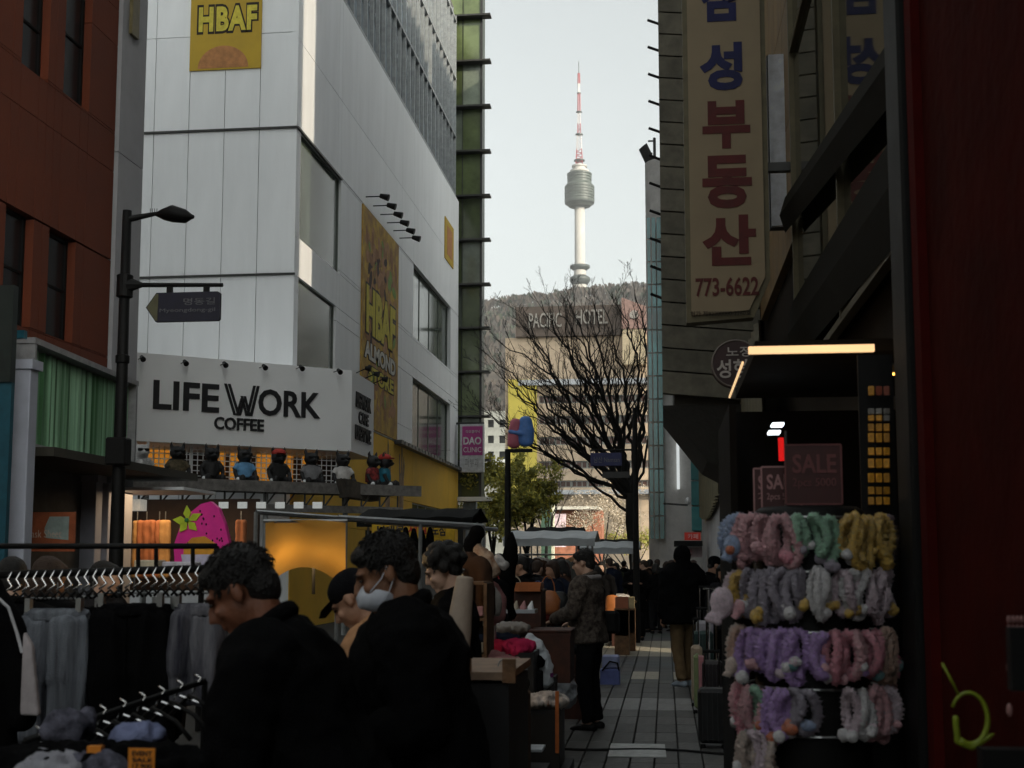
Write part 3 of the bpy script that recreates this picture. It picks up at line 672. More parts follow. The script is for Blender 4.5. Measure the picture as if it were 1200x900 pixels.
for i, px in enumerate((347, 391)): flood(['left', 'right'][i]+' spotlight on top of the sign box under the lower corner window', Vector(BP_(px, (432, 436)[i])), BN, 'spotlights under the corner window', .55)
for i in range(3): flood(['near', 'middle', 'far'][i]+' spotlight on the narrow return of the coffee sign box', (-7.2, BC.y+.4+i*.9, zb1), (.7,0,.3), 'spotlights on the sign return', .7)

# terrace under the sign: grille, ledge, dolls
M_lcan = mat('rusty_ledge', (.09,.075,.06), .8, var=.4, scale=5, bump=.3)
zc = BP_(280, 567).z
gr = thing('wire_grille', 'white wire grid along the terrace below the coffee sign', 'grille', BP_(280, 560)-BN*.6)
gb = MB(); gt = zb0-.02; u_ = lambda px: (BP_(px, 540)-A).dot(BU); ga, gbx = u_(160), u_(410); back = A-BN*.5
n = 40
for i in range(n+1): p = back+BU*(ga+(gbx-ga)*i/n); gb.bar(p+Zv*zc, p+Zv*gt, .014, 4)
for j in range(7): z = zc+(gt-zc)*(j+.5)/7; gb.bar(back+BU*ga+Zv*z, back+BU*gbx+Zv*z, .014, 4)
gb.build('wire_mesh', M_white, gr)
for px in (160, 232, 340, 410): p = back+BU*u_(px); MB().bar(p+Zv*zc, p+Zv*gt, .045, 6).build('post', M_white, gr)
# warm lit terrace room behind the grille
rm = thing('terrace_room', 'dim terrace room with orange lit boards behind the wire grid', 'room', back-BN*1.2)
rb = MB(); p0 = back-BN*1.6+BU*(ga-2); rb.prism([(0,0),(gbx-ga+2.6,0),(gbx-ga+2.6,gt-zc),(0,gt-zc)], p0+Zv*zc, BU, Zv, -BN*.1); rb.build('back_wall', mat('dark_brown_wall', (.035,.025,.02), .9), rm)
ob = MB(); rr = random.Random(2)
for px in (197, 222, 292, 309, 345, 372, 400):
    w_ = rr.uniform(.22, .42); p = back-BN*1.45+BU*(u_(px)-w_/2); ob.prism([(0,0),(w_,0),(w_,.95),(0,.95)], p+Zv*(zc+.1), BU, Zv, -BN*.04)
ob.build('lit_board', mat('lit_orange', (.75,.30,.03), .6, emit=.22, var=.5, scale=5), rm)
cn = thing('terrace_canopy', 'long weathered metal canopy ledge carrying the dog figures', 'canopy', BP_(280, 572))
cb_ = MB(); ua, ue_ = u_(112), u_(412)+1.4
cb_.prism([(ua,-1.2),(ue_,-1.2),(ue_,.62),(ua,.62)], A+Zv*(zc-.13), BU, BN, (0,0,.13)); cb_.build('deck', M_lcan, cn)
eb = MB(); eb.prism([(ua-.1,.63),(ue_+.05,.63),(ue_+.05,.72),(ua-.1,.72)], A+Zv*(zc-.20), BU, BN, (0,0,.24)); eb.prism([(ua+.3,.60),(ue_-.4,.60),(ue_-.4,.66),(ua+.3,.66)], A+Zv*(zc-.62), BU, BN, (0,0,.16)); eb.build('edge_rail', mat('grey_rail', (.20,.19,.18), .6, .3, var=.3, scale=8), cn)
tb_ = MB()
for i in range(15):
    a = A+BU*(ua+.3+(ue_-ua-.8)*i/14)+BN*.6; b2 = A+BU*(ua+.3+(ue_-ua-.8)*min(14, i+.5)/14)+BN*.6; tb_.bar(a+Zv*(zc-.2), a+Zv*(zc-.5), .025, 4); tb_.bar(a+Zv*(zc-.5), b2+Zv*(zc-.2), .02, 4)
tb_.build('truss', M_darksteel, cn)
for px in (104, 165, 303, 395): p = A+BU*u_(px)+BN*.5; MB().bar(p, p+Zv*(zc-.2), .06, 8).build('support_post', mat('galvanised', (.25,.26,.26), .5, .4), cn)
# dark awning mass at the right end
tag(MB().prism([(0,0),(1.9,-.10),(1.8,-.42),(.2,-.40)], A+BU*(-.7)+BN*.75+Zv*(zc+.12), (BU*.3+Yv*.95).normalized(), Zv, BN*.5).build('folded_awning', M_lcan), 'folded dark brown awning hanging at the right end of the canopy ledge', 'awning')

def dog(label, px, shirt, fur, hat=None, turn=0.):
    base = BP_(px, 566)+BN*.25; base.z = zc; T = thing('dog_figure', label, 'figure', base, math.atan2(BU.y, BU.x)+turn, 'sitting dog figures on the canopy')
    s = 1.0; b = MB()                # faces local -Y
    b.ell((0,0,.26), (.17,.15,.24)); b.ell((0,-.02,.60), (.17,.155,.15)); b.ell((0,-.15,.56), (.075,.08,.055)); b.ell((0,-.22,.575), .025)
    for sgn in (-1, 1):
        b.loft([(.11*sgn,0,.68), (.14*sgn,.0,.78), (.13*sgn,-.02,.84)], [.045,.035,.012], 8, rnd_=True)
        b.loft([(.15*sgn,-.02,.42), (.24*sgn,-.05,.26), (.22*sgn,-.13,.10)], [.055,.05,.045], 8, rnd_=True)
        b.loft([(.10*sgn,-.02,.10), (.15*sgn,-.22,.08)], [.085,.07], 8, rnd_=True); b.ell((.16*sgn,-.29,.09), (.07,.06,.09))
    fuse(b, 'body', fur, T, voxel=.022, smooth=3)
    c = MB(); c.loft([(0,0,.12),(0,0,.28),(0,0,.42),(0,-.005,.47)], [(.185,.165),(.19,.165),(.165,.14),(.10,.09)], 12, side=(1,0,0))
    for sgn in (-1, 1): c.loft([(.13*sgn,-.01,.42), (.235*sgn,-.045,.28)], [.07,.068], 8)
    fuse(c, 'shirt', shirt, T, voxel=.025, smooth=2)
    gl = MB(); gl.box((-.07,-.165,.625), (.10,.04,.06), b=.01); gl.box((.07,-.165,.625), (.10,.04,.06), b=.01); gl.box((0,-.17,.64), (.05,.02,.015)); gl.build('sunglasses', M_black, T, local=True)
    gv = MB()
    for sgn in (-1, 1): gv.ell((.21*sgn,-.17,.07), (.05,.06,.05), 8, 6)
    gv.build('glove', M_white, T, local=True)
    if hat:
        h_ = MB(); h_.ell((0,-.01,.70), (.165,.16,.10)); h_.box((0,-.17,.69), (.2,.12,.02)); h_.build('cap', hat, T, True, local=True)
    return T
fb_, fw_, ft_ = mat('doll_black', (.015,.015,.016), .6), mat('doll_white', (.6,.6,.6), .6), mat('doll_tan', (.20,.15,.09), .7)
dogs = [('leftmost sitting dog figure, white with a shiny silver jacket', 161, mat('silver_jacket', (.5,.5,.5), .35, .3, var=.4, scale=15), fw_, None), ('second sitting dog figure from the left in a tan camouflage top', 203, mat('camo', (.16,.12,.07), .8, var=.7, scale=14, col2=(.04,.04,.02)), fb_, None),
 ('third sitting dog figure from the left, all black', 243, fb_, fb_, None), ('sitting dog figure in a pale blue outfit', 281, mat('sky_cloth', (.15,.36,.62), .8), fb_, None), ('sitting dog figure with a red cap and black shirt', 321, mat('black_cloth', (.015,.015,.015), .9), fb_, mat('red_cap', (.45,.04,.03), .7)),
 ('sitting dog figure in a grey vest', 359, mat('grey_vest', (.22,.22,.23), .8), fb_, None), ('sitting dog figure in a plain white shirt', 396, mat('white_shirt', (.62,.60,.58), .8), fb_, None), ('dog figure with dark red plaid shirt at the end of the row', 431, mat('plaid_red', (.22,.03,.03), .8, var=.8, scale=16), fb_, None)]
for i, (lab, px, sh, fur, hat) in enumerate(dogs): dog(lab, px, sh, fur, hat, (0, 0, 0, .1, 0, 0, 0, .5)[i])
dog('dog figure in teal trousers leaning beside the red plaid one', 440, mat('teal_cloth', (.02,.17,.25), .8), fb_, mat('red_cap', (0,0,0)), 1.0).location += BU*.1

# ================================================================ GREEN GLASS TOWER at the end of the left row
DG = LY(537)+.6
gt_ = thing('green_glass_building', 'narrow green glass building with dark horizontal fins beyond the white corner building', 'building', (-8.6, DG+3, 0))
gx0_, gx1_ = at_y(534, 300, DG).x-.6, at_y(564.5, 300, DG).x; gz0 = at_y(550, 583, DG).z
M_gp = mat('olive_glass', (.10,.13,.055), .15, var=.4, scale=.5, rand=.35, spec=.7); M_gp2 = mat('grey_green_glass', (.16,.19,.15), .15, var=.35, scale=.5, rand=.3, spec=.7)
MB().box(((gx0_+gx1_)/2, DG+.65, (30+gz0)/2), (gx1_-gx0_-.1, 1.2, 30-gz0)).build('building_core', mat('green_core', (.04,.05,.035), .4), gt_)
fz = [at_y(550, y, DG).z for y in (583, 540, 489, 437, 386, 335, 283, 232, 180, 127.5, 75, 22, -30)]; fb2 = MB()
for j in range(len(fz)-1):
    for i in range(2):
        w_ = (gx1_-gx0_)/2; MB().box((gx0_+w_*(i+.5), DG, (fz[j]+fz[j+1])/2), (w_-.05, .05, fz[j+1]-fz[j]-.06)).build('glass_pane', M_gp if (i+j*3) % 4 else M_gp2, gt_)
    if j: MB().box(((gx0_+gx1_)/2+.15, DG-.2, fz[j]), (gx1_-gx0_+.55, .5, .08)).build('fin', M_darksteel, gt_)
MB().box((gx1_-.03, DG-.02, (fz[0]+30)/2), (.10, .12, 30-fz[0])).build('corner_mullion', M_darksteel, gt_)
MB().box(((gx0_+gx1_)/2+.2, DG-.3, gz0-.1), (gx1_-gx0_+.7, .9, .18)).build('ledge', M_white, gt_)
MB().box((at_y(550,600,DG).x, DG+.3, gz0/2), (.55, .5, gz0-.25)).build('column', mat('blue_grey_column', (.30,.36,.42), .5), gt_)
MB().box(((gx0_+gx1_)/2, DG+1.3, gz0/2-.2), (gx1_-gx0_-.1, 1.2, gz0-.5)).build('lobby', mat('dark_lobby', (.03,.035,.04), .3), gt_)
ds = thing('clinic_sign', 'magenta and white DAO CLINIC blade sign on the green glass building', 'sign', at_y(553, 553, DG-1.2))
y_ = DG-1.2; a_, b_ = at_y(539, 497, y_), at_y(566.5, 553, y_); zm = at_y(553, 534, y_).z
MB().box(((a_.x+b_.x)/2, y_+.2, (a_.z+b_.z)/2), (b_.x-a_.x, .35, a_.z-b_.z)).build('case', mat('sign_white', (.55,.56,.58), .5), ds)
MB().box(((a_.x+b_.x)/2+.03, y_+.02, (a_.z+zm)/2-.04), (b_.x-a_.x-.14, .03, a_.z-zm-.12)).build('face', mat('magenta_face', (.42,.05,.24), .5, var=.05), ds)
mw = mat('sign_letters', (.7,.68,.7), .6)
letters_px('DAO', 543, 512, 564, 521, (0, y_-.002, 0), Xv, mw, ds, depth=.02, bold=.03); letters_px('CLINIC', 543, 524, 564, 530, (0, y_-.002, 0), Xv, mw, ds, depth=.02, bold=0); letters_px('다오클리닉', 546, 504, 562, 507.5, (0, y_-.002, 0), Xv, mw, ds, depth=.02)
letters_px('피부과', 545, 537, 561, 547, (0, y_+.022, 0), Xv, mat('sign_grey', (.25,.25,.25), .6), ds, depth=.005)
MB().bar((a_.x-.6, y_+.2, a_.z+.05), (b_.x, y_+.2, a_.z+.05), .05).build('bracket', M_darksteel, ds)

# ================================================================ LEFT: RED BUILDING
XR = -9.0; R0, R1, R2 = at_x(-20, 300, XR).y-1, at_x(130, 300, XR).y, at_x(160, 300, XR).y
rbld = thing('rust_red_building', 'tall rust red building with narrow dark windows at the left edge', 'building', (XR-4, R0+3, 0))
M_rust = mat('rust_red_wall', (.135,.030,.011), .85, var=.12, scale=.6, bump=.4, bscale=20, rand=.04)
def RY(px, py=300): return at_x(px, py, XR).y
Rs = R0-3; zr0 = 4.0; rt = 16.0
def ro(xa, xb, ya, yb): return (RY(xa)-Rs, at_x(xa, yb, XR).z-zr0, RY(xb)-Rs, at_x(xa, ya, XR).z-zr0)
ops = [ro(5, 38, 236, 375), ro(57, 88, 266, 392), ro(16, 48, -60, 66), ro(67, 98, -60, 102)]
facade(rbld, (XR, Rs, zr0), Yv, R1-Rs, rt-zr0, ops, [], [at_x(60, 150, XR).z-zr0], M_rust, joint=.012, t=.2)
M_wd = mat('window_dark', (.012,.014,.016), .2)
for (a, b, c, d) in ops: window(rbld, (XR, Rs, zr0), Yv, R1-Rs, 1, b, a, c-a, min(d, rt-zr0)-b, M_wd, M_black, inset=.16, cols=1, rows=2, fw=.05)
MB().box((XR-3.2, (Rs+R1)/2, rt/2), (6, R1-Rs-.2, rt-.1)).build('building_core', M_core, rbld)
gp = thing('grey_pier_building', 'narrow pale grey building end between the rust red wall and the alley', 'building', (XR-2, R2, 0))
facade(gp, (XR+.06, R1+.02, 0), Yv, R2-R1, rt, [], [], [4.2, 8.4, 12.6], mat('pale_grey_wall', (.38,.38,.40), .8, var=.08, scale=1.2, bump=.2), joint=.015, t=.25)
MB().box((XR-3, (R1+R2)/2+.05, rt/2), (5.7, R2-R1-.1, rt-.1)).build('building_core', M_core, gp)
v = at_x(158, 10, XR+.1); MB().box((XR+.1, v.y, v.z+1.1), (.06, .28, 3.2)).build('vent_slot', mat('brass_frame', (.16,.13,.06), .5), gp)
# teal / dark part at the far left
te = thing('teal_shopfront', 'dark teal shopfront with a black upper wall at the left edge of the frame', 'shopfront', (-7.6, 14.6, 0))
a_ = at_y(13, 500, 14.6)
MB().box((a_.x-2.05, 14.7, 1.9), (4, .08, 3.8)).build('wall', mat('teal_paint', (.012,.07,.10), .5), te)
MB().box((a_.x-2.05, 14.68, 4.4), (4.0, .12, 1.2)).build('fascia', mat('dark_green_fascia', (.015,.022,.02), .5), te)
b_ = at_y(30, 392, 15.2); MB().box((b_.x-3, 15.2, b_.z), (6, .08, .10)).build('awning_edge', mat('blue_edge', (.02,.12,.17), .5), te)
# the green pleated box
G0 = at_y(35, 460, 15.8); GH = Vector((-.08, 1, 0)).normalized(); GN = GH.cross(Zv)
def GP(px, py): return at_p(px, py, (G0.x, G0.y, 0), GN)
g0, g1 = GP(35, 460), GP(155, 500); GL = (Vector((g1.x, g1.y, 0))-Vector((g0.x, g0.y, 0))).length; zt3, zb3 = GP(35, 402).z, GP(35, 520).z; zt4, zb4 = GP(155, 455).z, GP(130, 549).z
gbx = thing('green_curtain_box', 'projecting shop window backed by pleated green curtains in a grey frame', 'shop window', (g0.x-.4, (g0.y+g1.y)/2, zb3))
og = Vector((g0.x, g0.y, 0)); pm_ = MB(); nn = 150; rr = random.Random(12); zl, zh = zb3, zt3
for i in range(nn+1):
    u = GL*i/nn; dz = .035*math.sin(i*.9+1.5*math.sin(i*.13))+.02*math.sin(i*2.1); pm_.v.append(tuple(og+GH*u-GN*(.10-dz)+Zv*(zl+.03))); pm_.v.append(tuple(og+GH*u-GN*(.10-dz)+Zv*(zh-.03)))
for i in range(nn): pm_.f.append((2*i, 2*i+2, 2*i+3, 2*i+1)); pm_.m.append(0)
def curtain_mat():
    m = mat('green_curtain', (.06,.17,.076), .5, var=.3, scale=2, spec=.4, rand=.01); t = m.node_tree; n = t.nodes; b = n['Principled BSDF']
    wv = n.new('ShaderNodeTexNoise'); wv.inputs['Scale'].default_value = 4; mp = n.new('ShaderNodeMapping'); mp.inputs['Scale'].default_value = (2, 2, .02); tc = n.new('ShaderNodeTexCoord')
    t.links.new(tc.outputs['Object'], mp.inputs[0]); t.links.new(mp.outputs[0], wv.inputs[0]); mr = n.new('ShaderNodeMapRange'); mr.inputs[1].default_value = .38; mr.inputs[2].default_value = .62
    mx = n.new('ShaderNodeMix'); mx.data_type = 'RGBA'; mx.inputs[6].default_value = (.05,.15,.06,1); mx.inputs[7].default_value = (.36,.62,.42,1)
    t.links.new(wv.outputs['Fac'], mr.inputs[0]); t.links.new(mr.outputs[0], mx.inputs[0]); t.links.new(mx.outputs[2], b.inputs['Base Color']); return m
pm_.build('curtain', curtain_mat(), gbx, True)
ff = MB()
for z in (zl-.04, zh+.04): c = og+GH*GL/2-GN*.08+Zv*z; ff.box(c, (GL+.1, .3, .08), M=Matrix((GH, -GN, Zv)).transposed())
for u in (0, GL): c = og+GH*u-GN*.08+Zv*((zl+zh)/2); ff.box(c, (.07, .28, zh-zl), M=Matrix((GH, -GN, Zv)).transposed())
ff.build('frame', mat('grey_frame', (.30,.30,.31), .6), gbx)
bk = MB(); c = og+GH*GL/2-GN*.7+Zv*((zl+zh)/2); bk.box(c, (GL, .9, zh-zl-.02), M=Matrix((GH, -GN, Zv)).transposed()); bk.build('back_box', M_core, gbx)
# white columns and shop interior below
def column(label, px, D, w_, zt, m, y0=640):
    x = at_y(px, y0, D).x; T = thing('shop_column', label, 'column', (x, D, 0)); MB().box((x, D, zt/2), (w_, w_*.8, zt), b=.01).build('shaft', m, T); MB().box((x, D, zt-.06), (w_+.08, w_+.02, .12)).build('cap', m, T)
M_col = mat('blueish_white_column', (.42,.44,.52), .6, var=.1, scale=2)
column('broad white column left of the green curtain box', 21, 15.2, .26, 4.15, M_col); column('pale column under the far end of the green curtain box', 104, 19.5, .30, 3.0, M_col); column('slim grey column right beside the dark doorway', 121, 19.8, .20, 3.0, M_col)
sh = thing('cosmetics_shop', 'dim shop interior under the green curtain box', 'shop', (-8.8, 18.2, 0))
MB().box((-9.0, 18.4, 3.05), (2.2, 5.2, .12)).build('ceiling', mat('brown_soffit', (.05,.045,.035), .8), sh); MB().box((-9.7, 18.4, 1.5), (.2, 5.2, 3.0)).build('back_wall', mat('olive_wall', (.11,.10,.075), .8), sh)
pO = at_y(29, 638, 17.2); p1 = at_y(89, 600, 17.2)
pp = thing('mask_poster', 'orange and pale Mask Sheet poster in the shop window at left', 'poster', (pO.x+.3, 17.2, pO.z)); 
MB().box(((pO.x+p1.x)/2, 17.2, (pO.z+p1.z)/2-.05), (p1.x-pO.x, .04, p1.z-pO.z+.1)).build('board', mat('poster_coral', (.50,.14,.06), .6), pp)
MB().prism([(.33,.16),(.66,.13),(.66,.46),(.37,.46),(.30,.3)], (pO.x, 17.17, pO.z-.07), Xv, Zv, (0,-.004,0)).build('print', mat('poster_pale', (.42,.52,.50), .6), pp)
letters_px('Mask Sheet', 30, 621, 72, 630, (0, 17.165, 0), Xv, mat('poster_cream', (.75,.6,.5), .6), pp, depth=.003)

# ================================================================ RIGHT ROW
def block(name, label, x0, y0, x1, y1, z, m, skew=0., cat='building'):
    T = thing(name, label, cat, ((x0+x1)/2, (y0+y1)/2, 0)); MB().prism([(x0,y0),(x1,y0-skew),(x1,y1-skew),(x0,y1)], (0,0,0), Xv, Yv, (0,0,z)).build('building_core', m, T); return T
SK = .81*12.7
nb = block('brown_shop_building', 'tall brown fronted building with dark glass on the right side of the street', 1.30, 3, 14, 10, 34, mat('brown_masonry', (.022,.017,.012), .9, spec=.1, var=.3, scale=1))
MB().prism([(1.30,9.98),(14,9.98),(14,22.2-SK),(1.30,22.2)], (0,0,0), Xv, Yv, (0,0,33.9)).build('sun_shaping_wing', mat('brown_masonry', (0,0,0)), nb)  # far end slanted along the sun so a strip of light passes
brg = thing('passage_sun_blocker', 'unseen added walkway high over the side passage between the two right hand buildings', 'blocker', (3, 22.5, 5)); MB().prism([(1.5,21.8),(4,19.8),(4,21.6),(1.5,23.6)], (0,0,5), Xv, Yv, (0,0,9.6)).build('blocker', mat('brown_masonry', (0,0,0)), brg)  # unseen, added to keep sun off the sign box below the corner strip
block('unseen_row_building', 'unseen lower brown building added to the right row behind the viewpoint', 1.30, -60, 14, 2.95, 7, mat('brown_masonry', (0,0,0)))  # unseen, added to shade the foreground; kept low for sky light
block('unseen_row_building', 'unseen grey building added to the left row behind the viewpoint', -22, -60, -9.0, Rs-.1, 11, M_core)  # unseen, added so the near street gets less sky light
block('wall_shade_block', 'tall unseen block added behind the concrete corner building to shade the white wall', 3.2, 39.5, 14, 50, 30, mat('shade_block_grey', (.2,.2,.2), .8))  # unseen, added to keep sun off the far part of the white wall
# plinth skew wedge (building ends slanted along the sun to let its light through)
# upper tan facade strip
M_tan = mat('amber_tile', (.20,.125,.045), .6, var=.25, scale=2, rand=.1)
zb_ = 4.6
facade(nb, (1.22, 16.0, zb_), -Yv, 4.2, 12, [], [1.0, 1.9, 2.6, 3.4], [1.2*k for k in range(1, 10)], M_tan, name='tile_panel', t=.1, joint=.015)
wl = thing('window_reflection_board', 'narrow white vertical sign board on the amber wall right of the Korean blade sign', 'sign', at_y(914, 265, 12.4)); a_, b_ = at_y(905, 264, 12.4), at_y(922, 62, 12.4); MB().box(((a_.x+b_.x)/2, 12.45, (a_.z+b_.z)/2), (b_.x-a_.x, .06, b_.z-a_.z)).build('face', mat('sky_reflection_white', (.80,.84,.92), .4), wl); MB().box(((a_.x+b_.x)/2, 12.52, (a_.z+b_.z)/2), (b_.x-a_.x+.03, .08, b_.z-a_.z+.03)).build('case', M_darksteel, wl)  # white colour stands in for sky reflected in a tilted window
# dark glazed front with frame
gl = MB(); M_mir = mat('dark_mirror_glass', (.015,.017,.012), .03, var=0, spec=1.0)
for j in range(3):
    for i in range(2): MB().box((1.22, 11.4-i*2.9-1.45, 3.2+j*3.0+1.5), (.03, 2.86, 2.95)).build('glass_pane', M_mir, nb)
fr = MB()
for i in range(3): fr.box((1.20, 11.4-i*2.9, 7.8), (.08, .05, 9.2))
for j in range(4): fr.box((1.195, 8.5, 3.2+j*3.0), (.06, 5.7, .05))
fr.build('glazing_frame', mat('old_brass', (.10,.085,.05), .5, .5), nb)
db = MB(); db.loft([(1.12, 5.6, 3.9), (1.12, 11.6, 4.75)], (.05,.16), 4, side=(1,0,0)); db.loft([(1.16, 6.2, 3.45), (1.16, 11.6, 3.65)], (.04,.28), 4, side=(1,0,0)); db.build('diagonal_brace', mat('brace_paint', (.010,.009,.006), .9, spec=.1), nb)
MB().box((1.13, 5.0, 6.5), (.30, .5, 13)).build('dark_pier', M_black, nb)
# red wall nearest the camera
rw = thing('deep_red_wall', 'deep red painted shop wall closest to the camera at the right edge', 'wall', (.95, 3.3, 0))
xr_ = .86; y0r = at_x(1092, 450, xr_).y
MB().box((xr_+.12, (y0r+1.2)/2, 3.0), (.24, y0r-1.2, 6.0)).build('wall_panel', mat('deep_red_paint', (.045,.006,.004), .95, var=.25, scale=2.2, bump=.3, bscale=12, spec=.03), rw)
MB().box((xr_+.10, y0r+.05, 3.0), (.26, .10, 6.0)).build('edge_trim', mat('bright_red_trim', (.065,.006,.005), .9, spec=.05), rw)
dp = at_y(1062, 600, 4.45); tag(MB().box((dp.x+.09, 4.5, 3.2), (.17, .25, 6.4), b=.01).build('black_pillar', M_black), 'black pillar standing between the hair band rack and the red wall', 'pillar')

# SLATTED VOLUME
DS = 16.4; sxl = at_y(774, 250, DS).x; szb = at_y(777, 474, DS).z
sv = thing('slatted_facade_block', 'dark overhanging facade block with tilted slats and rods sticking out', 'building', (.6, DS+1.5, szb))
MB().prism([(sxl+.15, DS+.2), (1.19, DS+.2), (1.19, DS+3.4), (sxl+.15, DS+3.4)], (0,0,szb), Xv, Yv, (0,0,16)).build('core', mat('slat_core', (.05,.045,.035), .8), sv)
M_slat = mat('weathered_slat', (.13,.12,.09), .7, var=.3, scale=4, rand=.15)
for k in range(30):
    z = szb+.15+k*.30; b = MB(); b.prism([(0,0),(1.25,-.12),(1.25,.16),(0,.28)], (sxl, DS, z), Xv, Zv, (0,.16,0)); b.build('slat', M_slat, sv)
for k in range(14):
    z = at_y(772, 27, DS).z-k*.37+1.1; MB().bar((sxl-.14, DS+.05, z+.08), (sxl+.30, DS+.05, z-.10), .018).build('rod', M_black, sv)
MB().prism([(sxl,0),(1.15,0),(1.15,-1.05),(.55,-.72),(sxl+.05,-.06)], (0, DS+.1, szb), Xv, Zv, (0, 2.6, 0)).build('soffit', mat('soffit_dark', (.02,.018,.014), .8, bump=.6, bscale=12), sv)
# second right-hand building with corrugated fascia
sb2 = block('pale_wall_building', 'building with pale lower wall and corrugated fascia past the passage on the right', 1.10, 23.5, 14, 39, 28, mat('pale_wall', (.55,.55,.57), .8, var=.12, scale=1.2, bump=.2), skew=SK)
MB().prism([(1.2,31),(14,29),(14,39.2),(1.2,39.2)], (0,0,0), Xv, Yv, (0,0,27.8)).build('sun_shaping_wing', mat('pale_wall', (0,0,0)), sb2)  # unseen wing added to keep sun off the white street wall
cf = MB(); nn = 90
for i in range(nn+1):
    y = 24.4+12*i/nn; dx = .05*math.sin(i*1.4); cf.v += [(1.0+dx, y, 2.9-.25*math.sin(i/nn*PI)), (1.0+dx, y, 5.8)]
for i in range(nn): cf.f.append((2*i, 2*i+1, 2*i+3, 2*i+2)); cf.m.append(0)
cf.build('corrugated_fascia', mat('olive_corrugated', (.17,.155,.10), .6, var=.25, scale=3), sb2, True)
# lower tapered corrugated skirt on near building
c2 = MB()
for i in range(61):
    y = 13.2+6.4*i/60; dx = .03*math.sin(i*1.5); c2.v += [(1.02+dx, y, 2.35+.5*(i/60)), (.98+dx, y, 4.1)]
for i in range(60): c2.f.append((2*i, 2*i+1, 2*i+3, 2*i+2)); c2.m.append(0)
c2.build('corrugated_skirt', mat('olive_corrugated', (0,0,0)), nb, True)
MB().box((1.15, 17.0, 1.35), (.2, 6.8, 2.1)).build('lower_wall', mat('pale_lower_wall', (.55,.55,.60), .8, var=.1, scale=2), nb)
# concrete and glass building
DC = 40.0; cg = thing('concrete_glass_building', 'grey concrete building with teal glass strips and rounded corner down the street', 'building', (1, DC+5, 0))
cx = lambda px, py=450: at_y(px, py, DC).x; ctop = at_y(768, 178, DC).z; rc = .7
arc = [(cx(758)+rc-rc*math.cos(a), DC+.6+rc-rc*math.sin(a)) for a in [PI/2*k/8 for k in range(9)]]
MB().prism(arc+[(12, DC+.6), (12, DC+16), (cx(758), DC+16)], (0,0,0), Xv, Yv, (0,0,ctop)).build('wall', mat('fair_concrete', (.52,.50,.48), .85, var=.18, scale=1.5, bump=.3, bscale=15), cg)
zg = at_y(765, 250, DC).z; zlow = at_y(765, 632, DC).z; M_teal = mat('teal_glass', (.07,.26,.27), .12, var=.4, scale=.8, rand=.3, spec=.8)
nrow = 14
for k in range(nrow):
    za, zb2 = zlow+(zg-zlow)*k/nrow, zlow+(zg-zlow)*(k+1)/nrow
    for (pa, pb2) in ((759.5, 764.5), (765, 770.5), (771, 777)):
        MB().box(((cx(pa)+cx(pb2))/2, DC+.42, (za+zb2)/2), (cx(pb2)-cx(pa)-.03, .06, zb2-za-.05)).build('glass_pane', M_teal, cg)
for k in range(8):
    za, zb2 = at_y(815, 622-k*30, DC).z, at_y(815, 592-k*30, DC).z
    MB().box(((cx(808)+cx(822))/2, DC+.52, (za+zb2)/2), (cx(822)-cx(808)-.03, .06, zb2-za-.04)).build('glass_pane', M_teal, cg)
MB().box((cx(793.5), DC+.5, at_y(793, 536, DC).z), (.09, .1, 72/F*DC)).build('tube_light', mat('tube_light', (.8,.85,.85), .5, emit=.35), cg)
an = thing('rooftop_antenna', 'tilted dish antenna and mast on top of the rounded concrete corner', 'antenna', (cx(768), DC+1.6, ctop))
b = MB(); p = at_y(768, 178, DC+1.6); b.bar((cx(770), DC+1.6, ctop), (cx(770), DC+1.6, ctop+1.0), .05); b.bar((cx(766), DC+1.6, ctop), (cx(766), DC+1.6, ctop+.5), .04); b.bar((cx(770), DC+1.6, ctop+.9), (cx(762), DC+1.6, ctop+.9), .03)
b.build('mast', M_darksteel, an); MB().loft([(cx(755.5), DC+1.6, ctop+.72), (cx(765), DC+1.6, ctop+.15)], (.05,.22), 8).build('dish', M_darksteel, an)
cm = thing('wall_lamp_camera', 'pale wall camera on a horizontal arm between the glass strips', 'camera', at_y(806, 592, DC-.5)); b = MB(); b.bar(at_y(777, 590, DC-.2), at_y(806, 592, DC-.2), .03); b.build('arm', M_darksteel, cm); MB().ell(at_y(806, 587, DC-.3), (.08,.08,.11)).build('housing', M_white, cm, True)
rs = thing('red_shop_sign', 'small red shop sign with white Korean letters beyond the dark coated man', 'sign', at_y(812, 632, 34)); a_, b_ = at_y(802, 624, 34), at_y(821, 633, 34)
MB().box(((a_.x+b_.x)/2, 34, (a_.z+b_.z)/2), (b_.x-a_.x, .2, a_.z-b_.z)).build('case', mat('sign_red', (.35,.03,.02), .6, emit=.12), rs); letters_px('카페', 806, 625.5, 818, 631.5, (0, 33.89, 0), Xv, mw, rs, depth=.01)
rs = thing('kiosk_stall', 'dark kiosk with a white and red price board under the red sign', 'kiosk', at_y(806, 655, 33)); a_, b_ = at_y(790, 634, 33), at_y(823, 640, 33)
MB().box(((a_.x+b_.x)/2, 33.4, (a_.z+b_.z)/2), (b_.x-a_.x, 1.4, a_.z-b_.z)).build('roof', M_black, rs); a_, b_ = at_y(801, 641, 33.2), at_y(823, 653, 33.2); MB().box(((a_.x+b_.x)/2, 33.2, (a_.z+b_.z)/2), (b_.x-a_.x, .05, a_.z-b_.z)).build('board', mat('board_pink', (.45,.36,.37), .6), rs)
letters_px('할인', 803, 643, 811, 650, (0, 33.17, 0), Xv, mat('sign_red2', (.35,.02,.02), .6), rs, depth=.01)
MB().box((at_y(812,660,33.6).x, 33.8, .65), (.75, .5, 1.3)).build('counter', M_black, rs)

